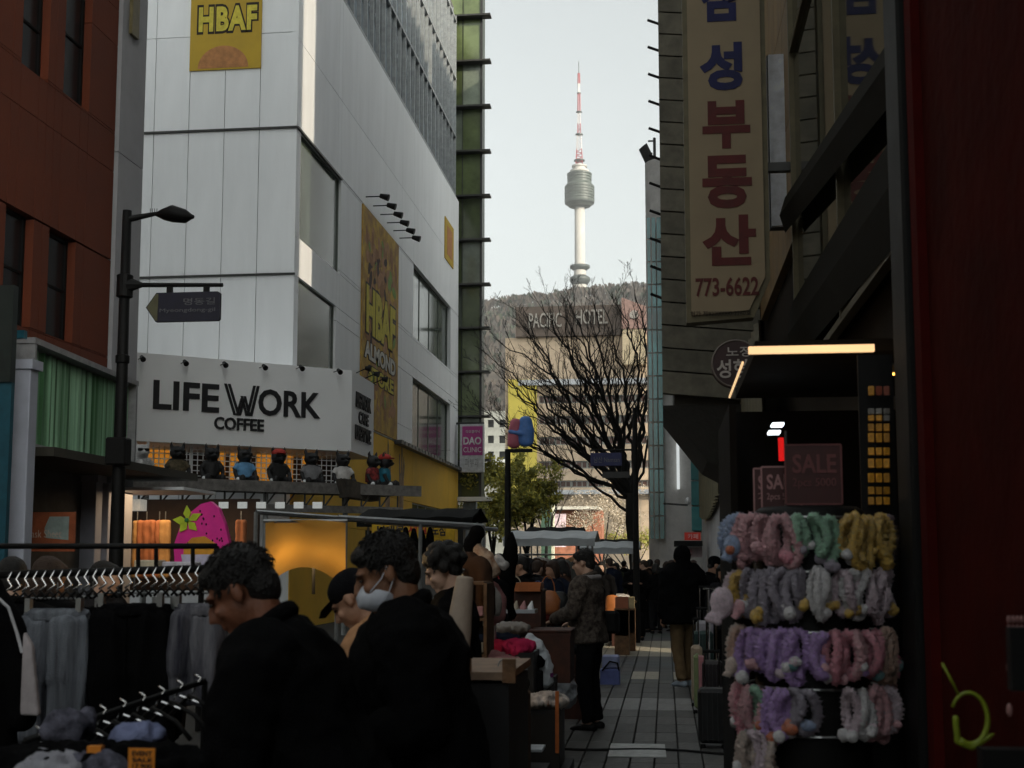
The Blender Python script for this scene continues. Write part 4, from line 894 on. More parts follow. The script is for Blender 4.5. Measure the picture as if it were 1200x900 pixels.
# ---------------------------------------------------------------- big Korean blade sign
DB = 11.5; bs = thing('korean_blade_sign', 'tall cream blade sign with Korean letters and the number 773-6622 over the street', 'sign', at_y(850, 376, DB))
bx = lambda px, py=200: at_y(px, py, DB).x; bz = lambda py: at_y(850, py, DB).z
M_cream = mat('sign_cream', (.29,.225,.14), .7, var=.08, scale=1.5); M_edge = mat('sign_edge', (.13,.11,.06), .6)
L0, R0_, RB = bx(802, 200), bx(898, 100), bx(884, 374); zB, zK, zT = bz(377), bz(328), bz(0)+1.3
outl = [(L0, zB), (RB, bz(372)), (R0_, zK), (R0_, zT), (L0, zT)]
MB().prism([(x, z) for x, z in outl], (0, DB+.02, 0), Xv, Zv, (0, .18, 0)).build('case', M_edge, bs)
q = .045; MB().prism([(L0+q, zB+q*1.4), (RB-q, bz(372)+q*1.4), (R0_-q, zK+.02), (R0_-q, zT-q), (L0+q, zT-q)], (0, DB, 0), Xv, Zv, (0, .019, 0)).build('face', M_cream, bs)
M_kb = mat('korean_blue', (.012,.014,.075), .7); M_km = mat('korean_maroon', (.095,.014,.012), .7); fp = (0, DB-.001, 0)
for ch, x0, y0, x1, y1, m in (('삼', 820, -32, 869, 25, M_kb), ('성', 820, 50, 870, 106, M_kb), ('부', 823, 118, 879, 174, M_km), ('동', 823, 182, 881, 244, M_km), ('산', 823, 252, 886, 311, M_km)):
    letters_px(ch, x0, y0, x1, y1, fp, Xv, m, bs, depth=.006, bold=.042)
letters_px('773-6622', 815, 325, 889, 347, fp, Xv, M_km, bs, depth=.006, bold=.02); letters_px('허가 제92200000-2260호', 809, 364, 880, 370.5, fp, Xv, M_pout, bs, depth=.006)
# the building end wears its brackets
MB().box((bx(900)+.1, DB+.11, 7.5), (.35, .08, .08)).build('bracket', M_darksteel, bs); MB().box((bx(900)+.1, DB+.11, 5.2), (.35, .08, .08)).build('bracket', M_darksteel, bs)
rsn = thing('round_hanging_sign', 'round maroon hanging sign with pale Korean letters below the big blade sign', 'sign', at_y(862, 455, 9.4)); c = at_y(862, 427, 9.4); 
MB().loft([c+Vector((0,-.04,0)), c+Vector((0,.05,0))], .178, 32).build('disc', mat('disc_maroon', (.035,.012,.012), .5), rsn); MB().loft([c+Vector((math.cos(a)*.172,-.045,math.sin(a)*.172)) for a in [2*PI*k/32 for k in range(32)]], .006, 5, closed=True).build('rim', mat('rim_grey', (.2,.17,.15), .5), rsn)
ml = mat('pale_letters', (.5,.45,.42), .6)
letters_px('노정', 851, 406, 880, 418, (0, 9.355, 0), Xv, ml, rsn, depth=.004, bold=.01); letters_px('성형', 840, 421, 876, 443, (0, 9.355, 0), Xv, ml, rsn, depth=.004, bold=.02)
MB().box((c.x+.28, 9.4, c.z), (.3, .03, .03)).build('arm', M_black, rsn)

# ---------------------------------------------------------------- black shop kiosk with the LED edged canopy
DK = 5.5; ka, kb_ = at_y(877, 411, DK), at_y(1024, 408, DK)
kc = thing('shop_canopy', 'black shop canopy edged with a warm glowing light strip', 'canopy', ((ka.x+kb_.x)/2+.1, DK+.8, ka.z))
MB().box(((ka.x+1.28)/2+.01, DK+.8, ka.z+.02), (1.24-ka.x, 1.55, .05)).build('roof', mat('matte_black', (.006,.006,.006), .9, spec=.1), kc)
M_led = mat('warm_led', (1.0,.66,.34), .5, emit=.5, var=0)
MB().box(((ka.x+kb_.x)/2, DK-.005, ka.z), (kb_.x-ka.x, .03, .030)).build('light_strip', M_led, kc); MB().box((ka.x-.012, DK+.80, ka.z-.02), (.008, 1.2, .010)).build('light_strip', M_led, kc)
# bulk below canopy
bkz = at_y(960, 430, 5.9).z; x0k, x1k = at_y(862, 560, 6.2).x, 1.28
M_mb = mat('matte_black', (.006,.006,.006), .9, spec=.1)
sf = thing('black_shop_front', 'black shop front panelling behind the hair band rack', 'shop front', (.8, 6.3, 0))
MB().box(((x0k+x1k)/2, 6.9, 1.2), (x1k-x0k, .1, 2.4)).build('panel', M_mb, sf); xk0 = at_y(852, 560, 5.9).x
MB().box((xk0+.02, 6.3, 1.15), (.03, 1.2, 2.3)).build('side_panel', M_mb, sf)
for (px, py) in ((911, 498), (907, 507)):
    p = at_y(px, py, 6.4); o = MB().box(p, (.055, .12, .012)); o.build('tube_lamp', mat('cool_lamp', (.85,.95,1.0), .5, emit=1.6, var=0), sf)
MB().loft([at_y(915, 513, 6.3), at_y(916, 540, 6.3)], .014, 8).build('red_tube', mat('red_tube', (.6,.01,.01), .4, emit=.5), sf)
dl = thing('down_light', 'round warm ceiling downlight glowing beside the black pillar', 'lamp', at_y(1036, 438, 5.2)); p = at_y(1036, 438, 5.2); MB().lathe(p, [(.05,0),(.05,.03),(.02,.05)], 20).build('housing', M_black, dl)
MB().lathe(p-Vector((0,0,.004)), [(.045,0),(.045,.003)], 20).build('diffuser', mat('warm_bulb', (1,.5,.1), .5, emit=2.0, var=0), dl)
L_ = bpy.data.lights.new('shop_bulb', 'POINT'); L_.energy = 2.2; L_.color = (1,.55,.2); L_.shadow_soft_size = .04; lo = bpy.data.objects.new('shop_bulb', L_); COL.objects.link(lo); lo.location = p-Vector((0,.10,.10)); lo.parent = dl; lo.location = lo.location-dl.location
# hanging phone accessory cards in rows on the panel
mgold = mat('gold_pack', (.65,.30,.03), .5, var=.4, scale=30, rand=.3); mcard = [mat('card_blue', (.12,.18,.22), .5), mat('card_red', (.25,.06,.03), .5), mat('card_grey', (.25,.24,.22), .5)]
q0 = 0
for row, (y0, y1) in enumerate(((452,464),(478,486),(486,494),(496,506),(507,519),(524,534),(537,549),(554,566),(570,580),(582,592),(604,616),(640,652),(672,684),(706,718),(742,756))):
    for c_i in range(3):
        xa = 1017+c_i*9; p0_, p1_ = at_y(xa, y1, 4.95), at_y(xa+8, y0, 4.95); m = mgold if 3 <= row <= 10 else rnd.choice(mcard+[mgold])
        o = MB().box((p0_+p1_)/2, (p1_.x-p0_.x-.004, .012, p1_.z-p0_.z-.004), b=.002).build('trinket_pack', m); o.rotation_euler.z = rnd.uniform(-.3,.3)
        tag(o, f'{["left","middle","right"][c_i]} trinket pack in the {ORDW[row]} row from the top of the pegboard strip', 'packet', 'trinket packs on the display strip')
tag(MB().box((at_y(1030,560,5.0).x, 5.02, 1.55), (.13, .02, 1.7)).build('pegboard', M_black), 'narrow black pegboard strip holding the trinket packs', 'display board')
def saleboard(label, x0, y0, x1, y1, D, m, t1, t2, tx, tilt=0):
    a, b = at_y(x0, y1, D), at_y(x1, y0, D); T = thing('sale_board', label, 'sign', ((a.x+b.x)/2, D, a.z), group='SALE boards over the hair band rack')
    MB().box(((a.x+b.x)/2, D, (a.z+b.z)/2), (b.x-a.x, .012, b.z-a.z)).build('panel', m, T); e = MB()
    for (p, q) in (((a.x,a.z),(b.x,a.z)),((b.x,a.z),(b.x,b.z)),((b.x,b.z),(a.x,b.z)),((a.x,b.z),(a.x,a.z))): e.bar((p[0], D-.006, p[1]), (q[0], D-.006, q[1]), .004, 4)
    e.build('rim', tx, T); h = y1-y0; w_ = x1-x0
    letters_px(t1, x0+w_*.12, y0+h*.16, x1-w_*.08, y0+h*.48, (0, D-.007, 0), Xv, tx, T, depth=.003, bold=.02); letters_px(t2, x0+w_*.12, y0+h*.56, x1-w_*.08, y0+h*.74, (0, D-.007, 0), Xv, tx, T, depth=.003)
    T.rotation_euler.z = 0; return T
m1 = mat('sale_maroon', (.055,.012,.012), .4); tx1 = mat('sale_pink', (.42,.22,.22), .5); tx2 = mat('sale_dim', (.16,.05,.05), .5)
saleboard('square dark maroon SALE board facing the street above the rack', 921, 521, 985, 591, 4.6, m1, 'SALE', '2pcs 5000', tx2); saleboard('left maroon SALE board with bright pink letters half behind the square one', 893, 547, 938, 602, 4.75, m1, 'SALE', '2pcs 5000', tx1); saleboard('leftmost narrow SALE board tucked behind the pink lettered one', 884, 549, 921, 600, 4.85, m1, 'SALE', '2pcs', tx1)
MB_p = MB(); MB_p.bar(at_y(921, 600, 4.7), at_y(921, 505, 4.7), .006); tag(MB_p.build('sign_pole', M_darksteel), 'thin dark pole holding up the SALE boards', 'pole')

# ================================================================ PEOPLE
def person(label, x, y, rz, h=1.7, lean=0., head=(0, 0), arms=None, stride=.0, top=None, legs=None, shoe=None, skin=None, hair='short', hairm=None, vox=.016, bulk=1., z0=0., extra=None, long_coat=0., detail=False):
    """faces local +Y; lean tips the trunk forward, head=(pitch down, turn left); arms: for right (+X) and left, (elbow, wrist) offsets from the shoulder in trunk space"""
    s = h/1.72; T = thing('person', label, 'person', (x, y, z0), rz); skin = skin or M_skin; hairm = hairm or M_hair
    pel = Vector((0,0,.93)); Rl = Matrix.Rotation(-lean, 3, 'X')
    def up(v): return (pel+Rl @ (Vector(v)-pel))*s
    def fl(v): return Vector(v)*s
    hc0 = Vector((0, .025, 1.60)); hcen = up(hc0); Rh = Rl @ Matrix.Rotation(head[1], 3, 'Z') @ Matrix.Rotation(-head[0], 3, 'X')
    def hp(v): return hcen+(Rh @ Vector(v))*s*1.04
    arms = arms or (((.06,-.02,-.28),(.08,.06,-.52)), ((-.06,-.02,-.28),(-.08,.06,-.52)))
    sh = [Vector((.185,0,1.405)), Vector((-.185,0,1.405))]; st = stride
    hips = [Vector((.09,0,.90)), Vector((-.09,0,.90))]; kn = [Vector((.10,.03+st*.5,.49)), Vector((-.10,.03-st*.4,.49))]; an = [Vector((.10,-.02+st,.085)), Vector((-.10,-.02-st,.085+abs(st)*.12))]
    b = MB()
    b.loft([up((0,0,.86)), up((0,0,1.0)), up((0,.01,1.18)), up((0,0,1.34)), up((0,-.01,1.43))], [(.13*s,.09*s),(.135*s,.095*s),(.125*s,.09*s),(.155*s,.10*s),(.09*s,.07*s)], 14, side=Rl @ Xv, rnd_=True)
    b.loft([up((0,-.01,1.40)), hp((0,-.03,-.06))], [.062*s,.055*s], 12, rnd_=True)
    # head
    b.ell(hp((0,-.012,.035)), (.074*s,.094*s,.088*s), 16, 12, Rh); b.ell(hp((0,.022,-.03)), (.060*s,.070*s,.078*s), 14, 10, Rh); b.ell(hp((0,.070,-.088)), (.026*s,.022*s,.022*s), 8, 6, Rh)
    b.loft([hp((0,.084,.022)), hp((0,.100,.0)), hp((0,.112,-.022)), hp((0,.092,-.034))], [.009*s,.011*s,.015*s,.010*s], 8, rnd_=True)
    b.ell(hp((0,.086,-.058)), (.024*s,.013*s,.010*s), 8, 6, Rh); b.ell(hp((0,.078,.032)), (.052*s,.018*s,.012*s), 10, 6, Rh)
    for sg in (-1, 1): b.ell(hp((.076*sg,-.008,-.004)), (.010*s,.020*s,.032*s), 8, 6, Rh); b.ell(hp((.036*sg,.068,-.02)), (.024*s,.02*s,.024*s), 8, 6, Rh)
    ws = []
    for i in (0, 1):
        S0 = sh[i]; e = S0+Vector(arms[i][0]); w_ = S0+Vector(arms[i][1]); b.loft([up(S0-Vector((.02 if i == 0 else -.02,0,0))), up(S0.lerp(e,.5)), up(e), up(e.lerp(w_,.5)), up(w_)], [.052*s,.046*s,.04*s,.036*s,.027*s], 9, rnd_=True)
        d = (w_-e).normalized(); sd = d.cross(Vector((0,0,1)) if abs(d.z) < .9 else Vector((0,1,0))).normalized(); nn = sd.cross(d)
        pc = w_+d*.05; b.loft([up(w_), up(w_+d*.045), up(w_+d*.09)], [(.026*s,.018*s),(.040*s,.016*s),(.038*s,.014*s)], 10, side=Rl @ sd, rnd_=True)
        for k in range(4):
            o = sd*(.03-.02*k); L_ = (.062,.072,.068,.052)[k]; f0 = w_+d*.09+o; f1 = f0+(d*.75-nn*.35)*L_*.6; f2 = f1+(d*.3-nn*.9)*L_*.55; b.loft([up(f0), up(f1), up(f2)], [.009*s,.0085*s,.007*s], 6, rnd_=True)
        th = w_+d*.03+sd*.036; b.loft([up(th), up(th+sd*.022+d*.03-nn*.01), up(th+sd*.018+d*.062-nn*.03)], [.012*s,.010*s,.008*s], 6, rnd_=True); ws.append(up(w_+d*.09))
    for i in (0, 1):
        b.loft([fl(hips[i]), fl(kn[i]), fl(an[i])], [.075*s,.052*s,.036*s], 10, rnd_=True); b.loft([fl(an[i]), fl(an[i]+Vector((0,.10,-.045)))], [.036*s,.030*s], 8, rnd_=True)
    body = fuse(b, 'body', skin, T, voxel=min(vox*.72, .011) if vox <= .012 else vox*.85, smooth=2)
    # clothes
    c = MB(); k = bulk
    zb_ = .84-long_coat
    c.loft([(up if long_coat < .1 else (lambda v: up(v) if v[2] > .9 else fl(v)))((0,0,zb_)), up((0,0,.95)), up((0,.015,1.15)), up((0,.0,1.32)), up((0,-.01,1.42)), up((0,-.012,1.475))], [((.185+.04*long_coat)*s*k,(.14)*s*k),(.175*s*k,.135*s*k),(.175*s*k,.135*s*k),(.19*s*k,.135*s*k),(.15*s*k,.105*s*k),(.078*s,.074*s)], 18, side=Rl @ Xv)
    for i in (0, 1):
        S0 = sh[i]; e = S0+Vector(arms[i][0]); w_ = S0+Vector(arms[i][1]); c.loft([up(S0-Vector((.05 if i == 0 else -.05,0,.015))), up(S0.lerp(e,.15)), up(S0.lerp(e,.6)), up(e), up(e.lerp(w_,.5)), up(e.lerp(w_,.93))], [.085*s*k,.082*s*k,.072*s*k,.066*s*k,.058*s*k,.048*s*k], 12, rnd_=True)
    jk = fuse(c, 'jacket', top, T, voxel=vox, smooth=3, amp=.016*s, fr=7, amp2=.006*s, fr2=22)
    cl = MB(); ring = [up((math.cos(a)*.082, -.005+math.sin(a)*.082, 1.475+.025*math.sin(a)*-1)) for a in [2*PI*q/16 for q in range(16)]]; cl.loft(ring, [.022*s*k]*16, 7, closed=True); fuse(cl, 'collar', top, T, voxel=vox*.8, smooth=1)
    t = MB(); t.loft([fl((0,-.005,.98)), fl((0,-.005,.86))], [(.15*s,.12*s),(.165*s,.13*s)], 14, side=Xv, rnd_=True)
    for i in (0, 1): t.loft([fl(hips[i]), fl(hips[i].lerp(kn[i],.5)), fl(kn[i]), fl(kn[i].lerp(an[i],.5)), fl(an[i]+Vector((0,0,.01)))], [.098*s,.088*s,.074*s,.068*s,.066*s], 12, rnd_=False)
    fuse(t, 'trousers', legs or top, T, voxel=vox, smooth=2, amp=.008*s, fr=8)
    for i in (0, 1):
        f = MB(); a = an[i]; f.loft([fl(a+Vector((0,-.045,-.04))), fl(a+Vector((0,.03,-.035))), fl(a+Vector((0,.12,-.05))), fl(a+Vector((0,.17,-.06)))], [(.040*s,.042*s),(.045*s,.045*s),(.046*s,.032*s),(.034*s,.022*s)], 10, side=Xv, rnd_=True); f.build('shoe', shoe or M_black, T, True, local=True)
    # hair
    hr = MB(); rr = random.Random(hash(label) % 1000 if False else sum(map(ord, label)))
    if hair in ('short', 'curly', 'bob', 'long'):
        hr.ell(hp((0,-.022,.052)), (.084*s,.100*s,.086*s), 16, 12, Rh); hr.ell(hp((0,-.060,-.005)), (.070*s,.058*s,.075*s), 12, 8, Rh); hr.ell(hp((0,.045,.085)), (.066*s,.045*s,.034*s), 12, 8, Rh)
        if hair == 'curly':
            for q in range(46):
                a, e_ = rr.uniform(0, 2*PI), rr.uniform(-.5, 1.5); v = Vector((math.cos(a)*math.cos(e_)*.095, math.sin(a)*math.cos(e_)*.11-.03, math.sin(e_)*.10+.04))
                if v.y > .05 and v.z < .06: continue
                hr.ell(hp(v), rr.uniform(.022,.036)*s, 8, 6)
        if hair in ('bob', 'long'):
            hr.loft([hp((0,-.05,.03)), hp((0,-.06,-.06)), hp((0,-.065,-.13 if hair == 'bob' else -.30))], [(.085*s,.065*s),(.088*s,.055*s),(.07*s,.03*s)], 12, side=Rh @ Xv, rnd_=True)
            for sg in (-1,1): hr.loft([hp((.07*sg,-.0,.05)), hp((.082*sg,.005,-.03)), hp((.075*sg,.0,-.11))], [.03*s,.026*s,.018*s], 8, rnd_=True)
        ho = fuse(hr, 'hair', hairm, T, voxel=vox*.75, smooth=2, amp2=.0035*s, fr2=55)
        if detail:
            lk = MB()
            for q in range(420 if detail is True else detail):
                a, e_ = rr.uniform(0, 2*PI), rr.uniform(-.35, 1.4); d0 = Vector((math.cos(a)*math.cos(e_), math.sin(a)*math.cos(e_), math.sin(e_))); v = Vector((d0.x*.084, d0.y*.100-.022, d0.z*.088+.05))
                if v.y > .045 and v.z < .085: continue
                dn = (Vector((rr.uniform(-.4,.4), rr.uniform(-.2,.7), -.6))-d0*Vector((0,0,-.6)).dot(d0)).normalized(); L_ = rr.uniform(.012,.026); lk.loft([hp(v*.98), hp(v+dn*L_*.5+d0*.004), hp(v+dn*L_+d0*.003)], [.003*s,.0022*s,.0006*s], 4)
            lk.build('hair_lock', hairm, T, local=True)['kind'] = 'stuff'
    elif hair == 'cap':
        hr.ell(hp((0,-.018,.058)), (.087*s,.104*s,.080*s), 16, 12, Rh); hr.ell(hp((0,-.05,-.0)), (.072*s,.055*s,.05*s), 10, 8, Rh); fuse(hr, 'cap', hairm, T, voxel=vox*.7, smooth=1)
        br = MB(); br.loft([hp((0,.06,.052)), hp((0,.12,.048)), hp((0,.155,.036))], [(.072*s,.006*s),(.070*s,.005*s),(.045*s,.004*s)], 14, side=Rh @ Xv, rnd_=False); br.build('visor', hairm, T, True, local=True)
        h2 = MB(); h2.ell(hp((0,-.065,-.02)), (.066*s,.04*s,.045*s), 10, 8, Rh); fuse(h2, 'hair', M_hair, T, voxel=.012)
    elif hair == 'hood':
        hr.ell(hp((0,-.03,.03)), (.105*s,.12*s,.125*s), 16, 12, Rh); hr.loft([hp((0,-.05,-.05)), up((0,-.06,1.42))], [(.10*s,.09*s),(.13*s,.09*s)], 12, side=Rh @ Xv, rnd_=True); fuse(hr, 'hood', top, T, voxel=vox, smooth=1, amp2=.012*s, fr2=26)
    if detail or vox < .017:
        ey = MB()
        for sg in (-1, 1): ey.ell(hp((.030*sg,.082,.012)), (.013*s,.008*s,.006*s), 8, 6, Rh)
        ey.build('eye', M_eye, T, True, local=True); bb = MB()
        for sg in (-1, 1): bb.loft([hp((.014*sg,.094,.030)), hp((.030*sg,.092,.036)), hp((.048*sg,.080,.030))], [.003*s,.004*s,.002*s], 5)
        bb.build('eyebrow', hairm, T, local=True)
    T['_'] = 0; del T['_']
    return T, hp, up, s
def X_at(px, D, py=640): return at_y(px, py, D).x

J_black = fabric('black_coat_cloth', (.0045,.0045,.005), var=.2); J_char = fabric('charcoal_cloth', (.018,.018,.02)); J_navy = fabric('navy_cloth', (.012,.016,.03)); J_brown = fabric('brown_cloth', (.05,.028,.018))
J_grey = fabric('grey_tee', (.13,.13,.12)); J_peach = fabric('peach_knit', (.50,.27,.14)); P_khaki = fabric('khaki_trousers', (.17,.115,.06), scale=10); P_black = fabric('black_trousers', (.009,.009,.010))
J_red = fabric('dark_red_knit', (.06,.010,.008)); J_olive = fabric('olive_cloth', (.04,.045,.025)); J_ivory = fabric('ivory_cloth', (.40,.37,.34)); J_pat = mat('patterned_knit', (.022,.012,.010), .9, var=.5, scale=28, col2=(.12,.10,.08), bump=.5)
M_sneak = mat('sneaker', (.30,.36,.42), .6)

# A: man leaning over the clothes rail
A_, hp, up, s = person('man in a black coat with short black hair leaning left over the clothes rail', X_at(306, 3.62)+.24, 3.62, math.radians(92), 1.70, lean=.42, head=(.16, 0), arms=(((.05,.16,-.24),(.02,.40,-.28)), ((-.06,.15,-.24),(-.03,.38,-.30))), top=J_black, legs=P_black, vox=.010, bulk=1.30, detail=True, skin=mat('skin_ruddy', (.22,.085,.045), .5, var=.1, scale=20, bump=.2, bscale=150))
# C: masked man
C_, hp, up, s = person('man in a black jacket wearing a white face mask and looking down', X_at(478, 4.25)+.085, 4.25, math.radians(104), 1.70, lean=.20, head=(.22, 0), arms=(((.07,.02,-.28),(.02,.26,-.30)), ((-.07,.02,-.28),(-.06,.24,-.34))), top=J_black, legs=P_black, vox=.010, bulk=1.45, detail=600, skin=mat('skin_warm', (.26,.125,.07), .5, var=.1, scale=20, bump=.2, bscale=150))
mk = MB(); mk.ell(hp((0,.045,-.052)), (.060*s,.078*s,.056*s), 16, 12, (C_.rotation_euler.to_matrix().inverted() @ C_.rotation_euler.to_matrix()) @ Matrix.Rotation(-.30, 3, 'X')); mk.loft([hp((0,.105,-.03)), hp((0,.11,-.06))], [.016,.014], 8, rnd_=True)
fuse(mk, 'face_mask', mat('mask_white', (.66,.70,.78), .8), C_, voxel=.006, smooth=4, amp2=.003, fr2=25)
stp = MB()
for sg in (-1, 1):
    stp = MB(); stp.loft([hp((.052*sg,.07,-.03)), hp((.074*sg,.02,-.005)), hp((.080*sg,-.01,.022))], .0022, 5); stp.loft([hp((.048*sg,.06,-.085)), hp((.072*sg,.02,-.06)), hp((.080*sg,-.015,-.02))], .0022, 5)
    stp.build('mask_loop', mat('mask_white', (0,0,0)), C_, local=True)
# B: boy with cap behind, peach sweater
B_, hp, up, s = person('person in a dark cap and peach sweater stooping between the two dark coated men', X_at(434, 5.3)+.2, 5.3, math.radians(84), 1.62, lean=.42, head=(.30, 0), arms=(((.05,.10,-.26),(.0,.32,-.34)), ((-.05,.10,-.26),(.0,.30,-.36))), top=J_peach, legs=P_black, hair='cap', hairm=fabric('cap_black', (.01,.01,.012)), vox=.012)
# D: curly woman behind
D_, hp, up, s = person('woman with curly dark hair looking down to the left behind the masked man', X_at(530, 7.3)+.05, 7.3, math.radians(98), 1.68, lean=.12, head=(.35, 0), top=J_black, legs=P_black, hair='curly', vox=.012, skin=M_skin2, bulk=1.1, detail=300)
# I: man in patterned jacket
I_, hp, up, s = person('standing man in a patterned brown jacket with pale collar and shoulder bag', X_at(691, 12.5), 12.5, math.radians(72), 1.72, lean=.06, head=(.12, .1), arms=(((.03,.04,-.27),(-.03,.25,-.36)), ((-.04,.06,-.26),(-.02,.28,-.33))), top=J_pat, legs=P_black, vox=.014, bulk=1.12, skin=M_skin2, detail=200)
c = MB(); c.loft([up((math.cos(a)*.12, -.02+math.sin(a)*.10, 1.46)) for a in [2*PI*q/14 for q in range(14)]], .03, 8, closed=True); fuse(c, 'hood', mat('pale_hood', (.30,.28,.28), .9), I_, voxel=.014, amp2=.006)
gs = MB(); 
for sg in (-1, 1): gs.loft([hp((.03*sg+math.cos(a)*.022, .098, .012+math.sin(a)*.016)) for a in [2*PI*q/12 for q in range(12)]], .002, 4, closed=True)
gs.build('glasses', M_black, I_, local=True)
bg_ = MB(); bg_.box((.16,-.10,1.03), (.10,.28,.22), b=.03); o = bg_.build('shoulder_bag', M_black, None); o.location = I_.matrix_basis @ o.location; o.rotation_euler.z = I_.rotation_euler.z
tag(o, 'black shoulder bag hanging at the hip of the man in the patterned jacket', 'bag'); sb_ = MB(); sb_.loft([(.14,-.06,1.12),(.05,-.13,1.35),(-.12,-.04,1.47)], .012, 6); q2 = sb_.build('strap', M_black, None); q2.parent = o; q2.location = Vector(q2.location)-Vector((.16,-.10,.92))
sv_ = MB()
for k in (0,1): sv_.box((.215,-.14+.05*k,1.06), (.004,.01,.12))
q3 = sv_.build('zip', M_chrome, None); q3.parent = o; q3.location = Vector(q3.location)-Vector((.16,-.10,.92))
# H: stooping vendor in grey
person('vendor in a grey tee bending over the goods table', X_at(668, 15.2), 15.2, math.radians(-50), 1.66, lean=.55, head=(.1, 0), arms=(((.03,.10,-.26),(0,.2,-.50)), ((-.05,.12,-.26),(0,.25,-.48))), top=J_grey, legs=P_black, vox=.016)
# L: big dark person in khaki trousers
person('broad person in a black hooded parka and khaki trousers seen from behind', X_at(800, 17), 17.0, math.radians(38), 1.80, lean=.03, stride=.06, top=J_black, legs=P_khaki, shoe=M_sneak, hair='hood', vox=.016, bulk=1.7, long_coat=.05)
# M: cap and backpack
M_, hp, up, s = person('man in a dark cap with a grey backpack beside the pale wall', X_at(833, 17.6), 17.6, math.radians(-70), 1.68, lean=.05, head=(.25,0), top=J_black, legs=J_navy, hair='cap', hairm=J_black, vox=.016, bulk=1.1)
bp_ = MB(); bp_.loft([(0,-.19,1.0),(0,-.20,1.2),(0,-.17,1.38)], [(.14,.09),(.15,.10),(.11,.06)], 12, side=Xv, rnd_=True); o = fuse(bp_, 'backpack', mat('backpack_grey', (.10,.11,.10), .8), None, voxel=.02, amp2=.006); o.location = M_.matrix_basis @ o.location; o.rotation_euler.z = M_.rotation_euler.z; tag(o, 'grey backpack on the back of the man in the dark cap', 'backpack')
person('person with dark bobbed hair just behind the plush toys at right', X_at(848, 16.4), 16.4, math.radians(150), 1.58, top=J_char, legs=P_black, hair='bob', vox=.018, head=(.3,.2))
# J, K and the crowd
J_, hp, up, s = person('woman in a black coat walking towards us with an orange bag', X_at(705, 25), 25, math.radians(165), 1.62, stride=.16, top=J_black, legs=P_black, shoe=mat('pale_shoe', (.45,.40,.33), .6), hair='bob', vox=.018, skin=M_skin2, long_coat=.1)
o = MB().loft([Vector((X_at(716, 24.7), 24.7, .62)), Vector((X_at(717, 24.7), 24.7, .95))], [(.15,.06),(.12,.05)], 10, side=Xv, rnd_=True).build('tote_bag', mat('orange_leather', (.40,.13,.03), .5), None, True); tag(o, 'orange tote bag at the side of the walking woman', 'bag')
person('man with short hair in a long black coat facing us by the tree trunk', X_at(746, 27), 27, math.radians(175), 1.70, top=J_black, legs=P_black, vox=.018, long_coat=.25, head=(.1,0), arms=(((.05,.05,-.27),(-.05,.24,-.22)), ((-.05,.05,-.27),(.05,.24,-.22))))
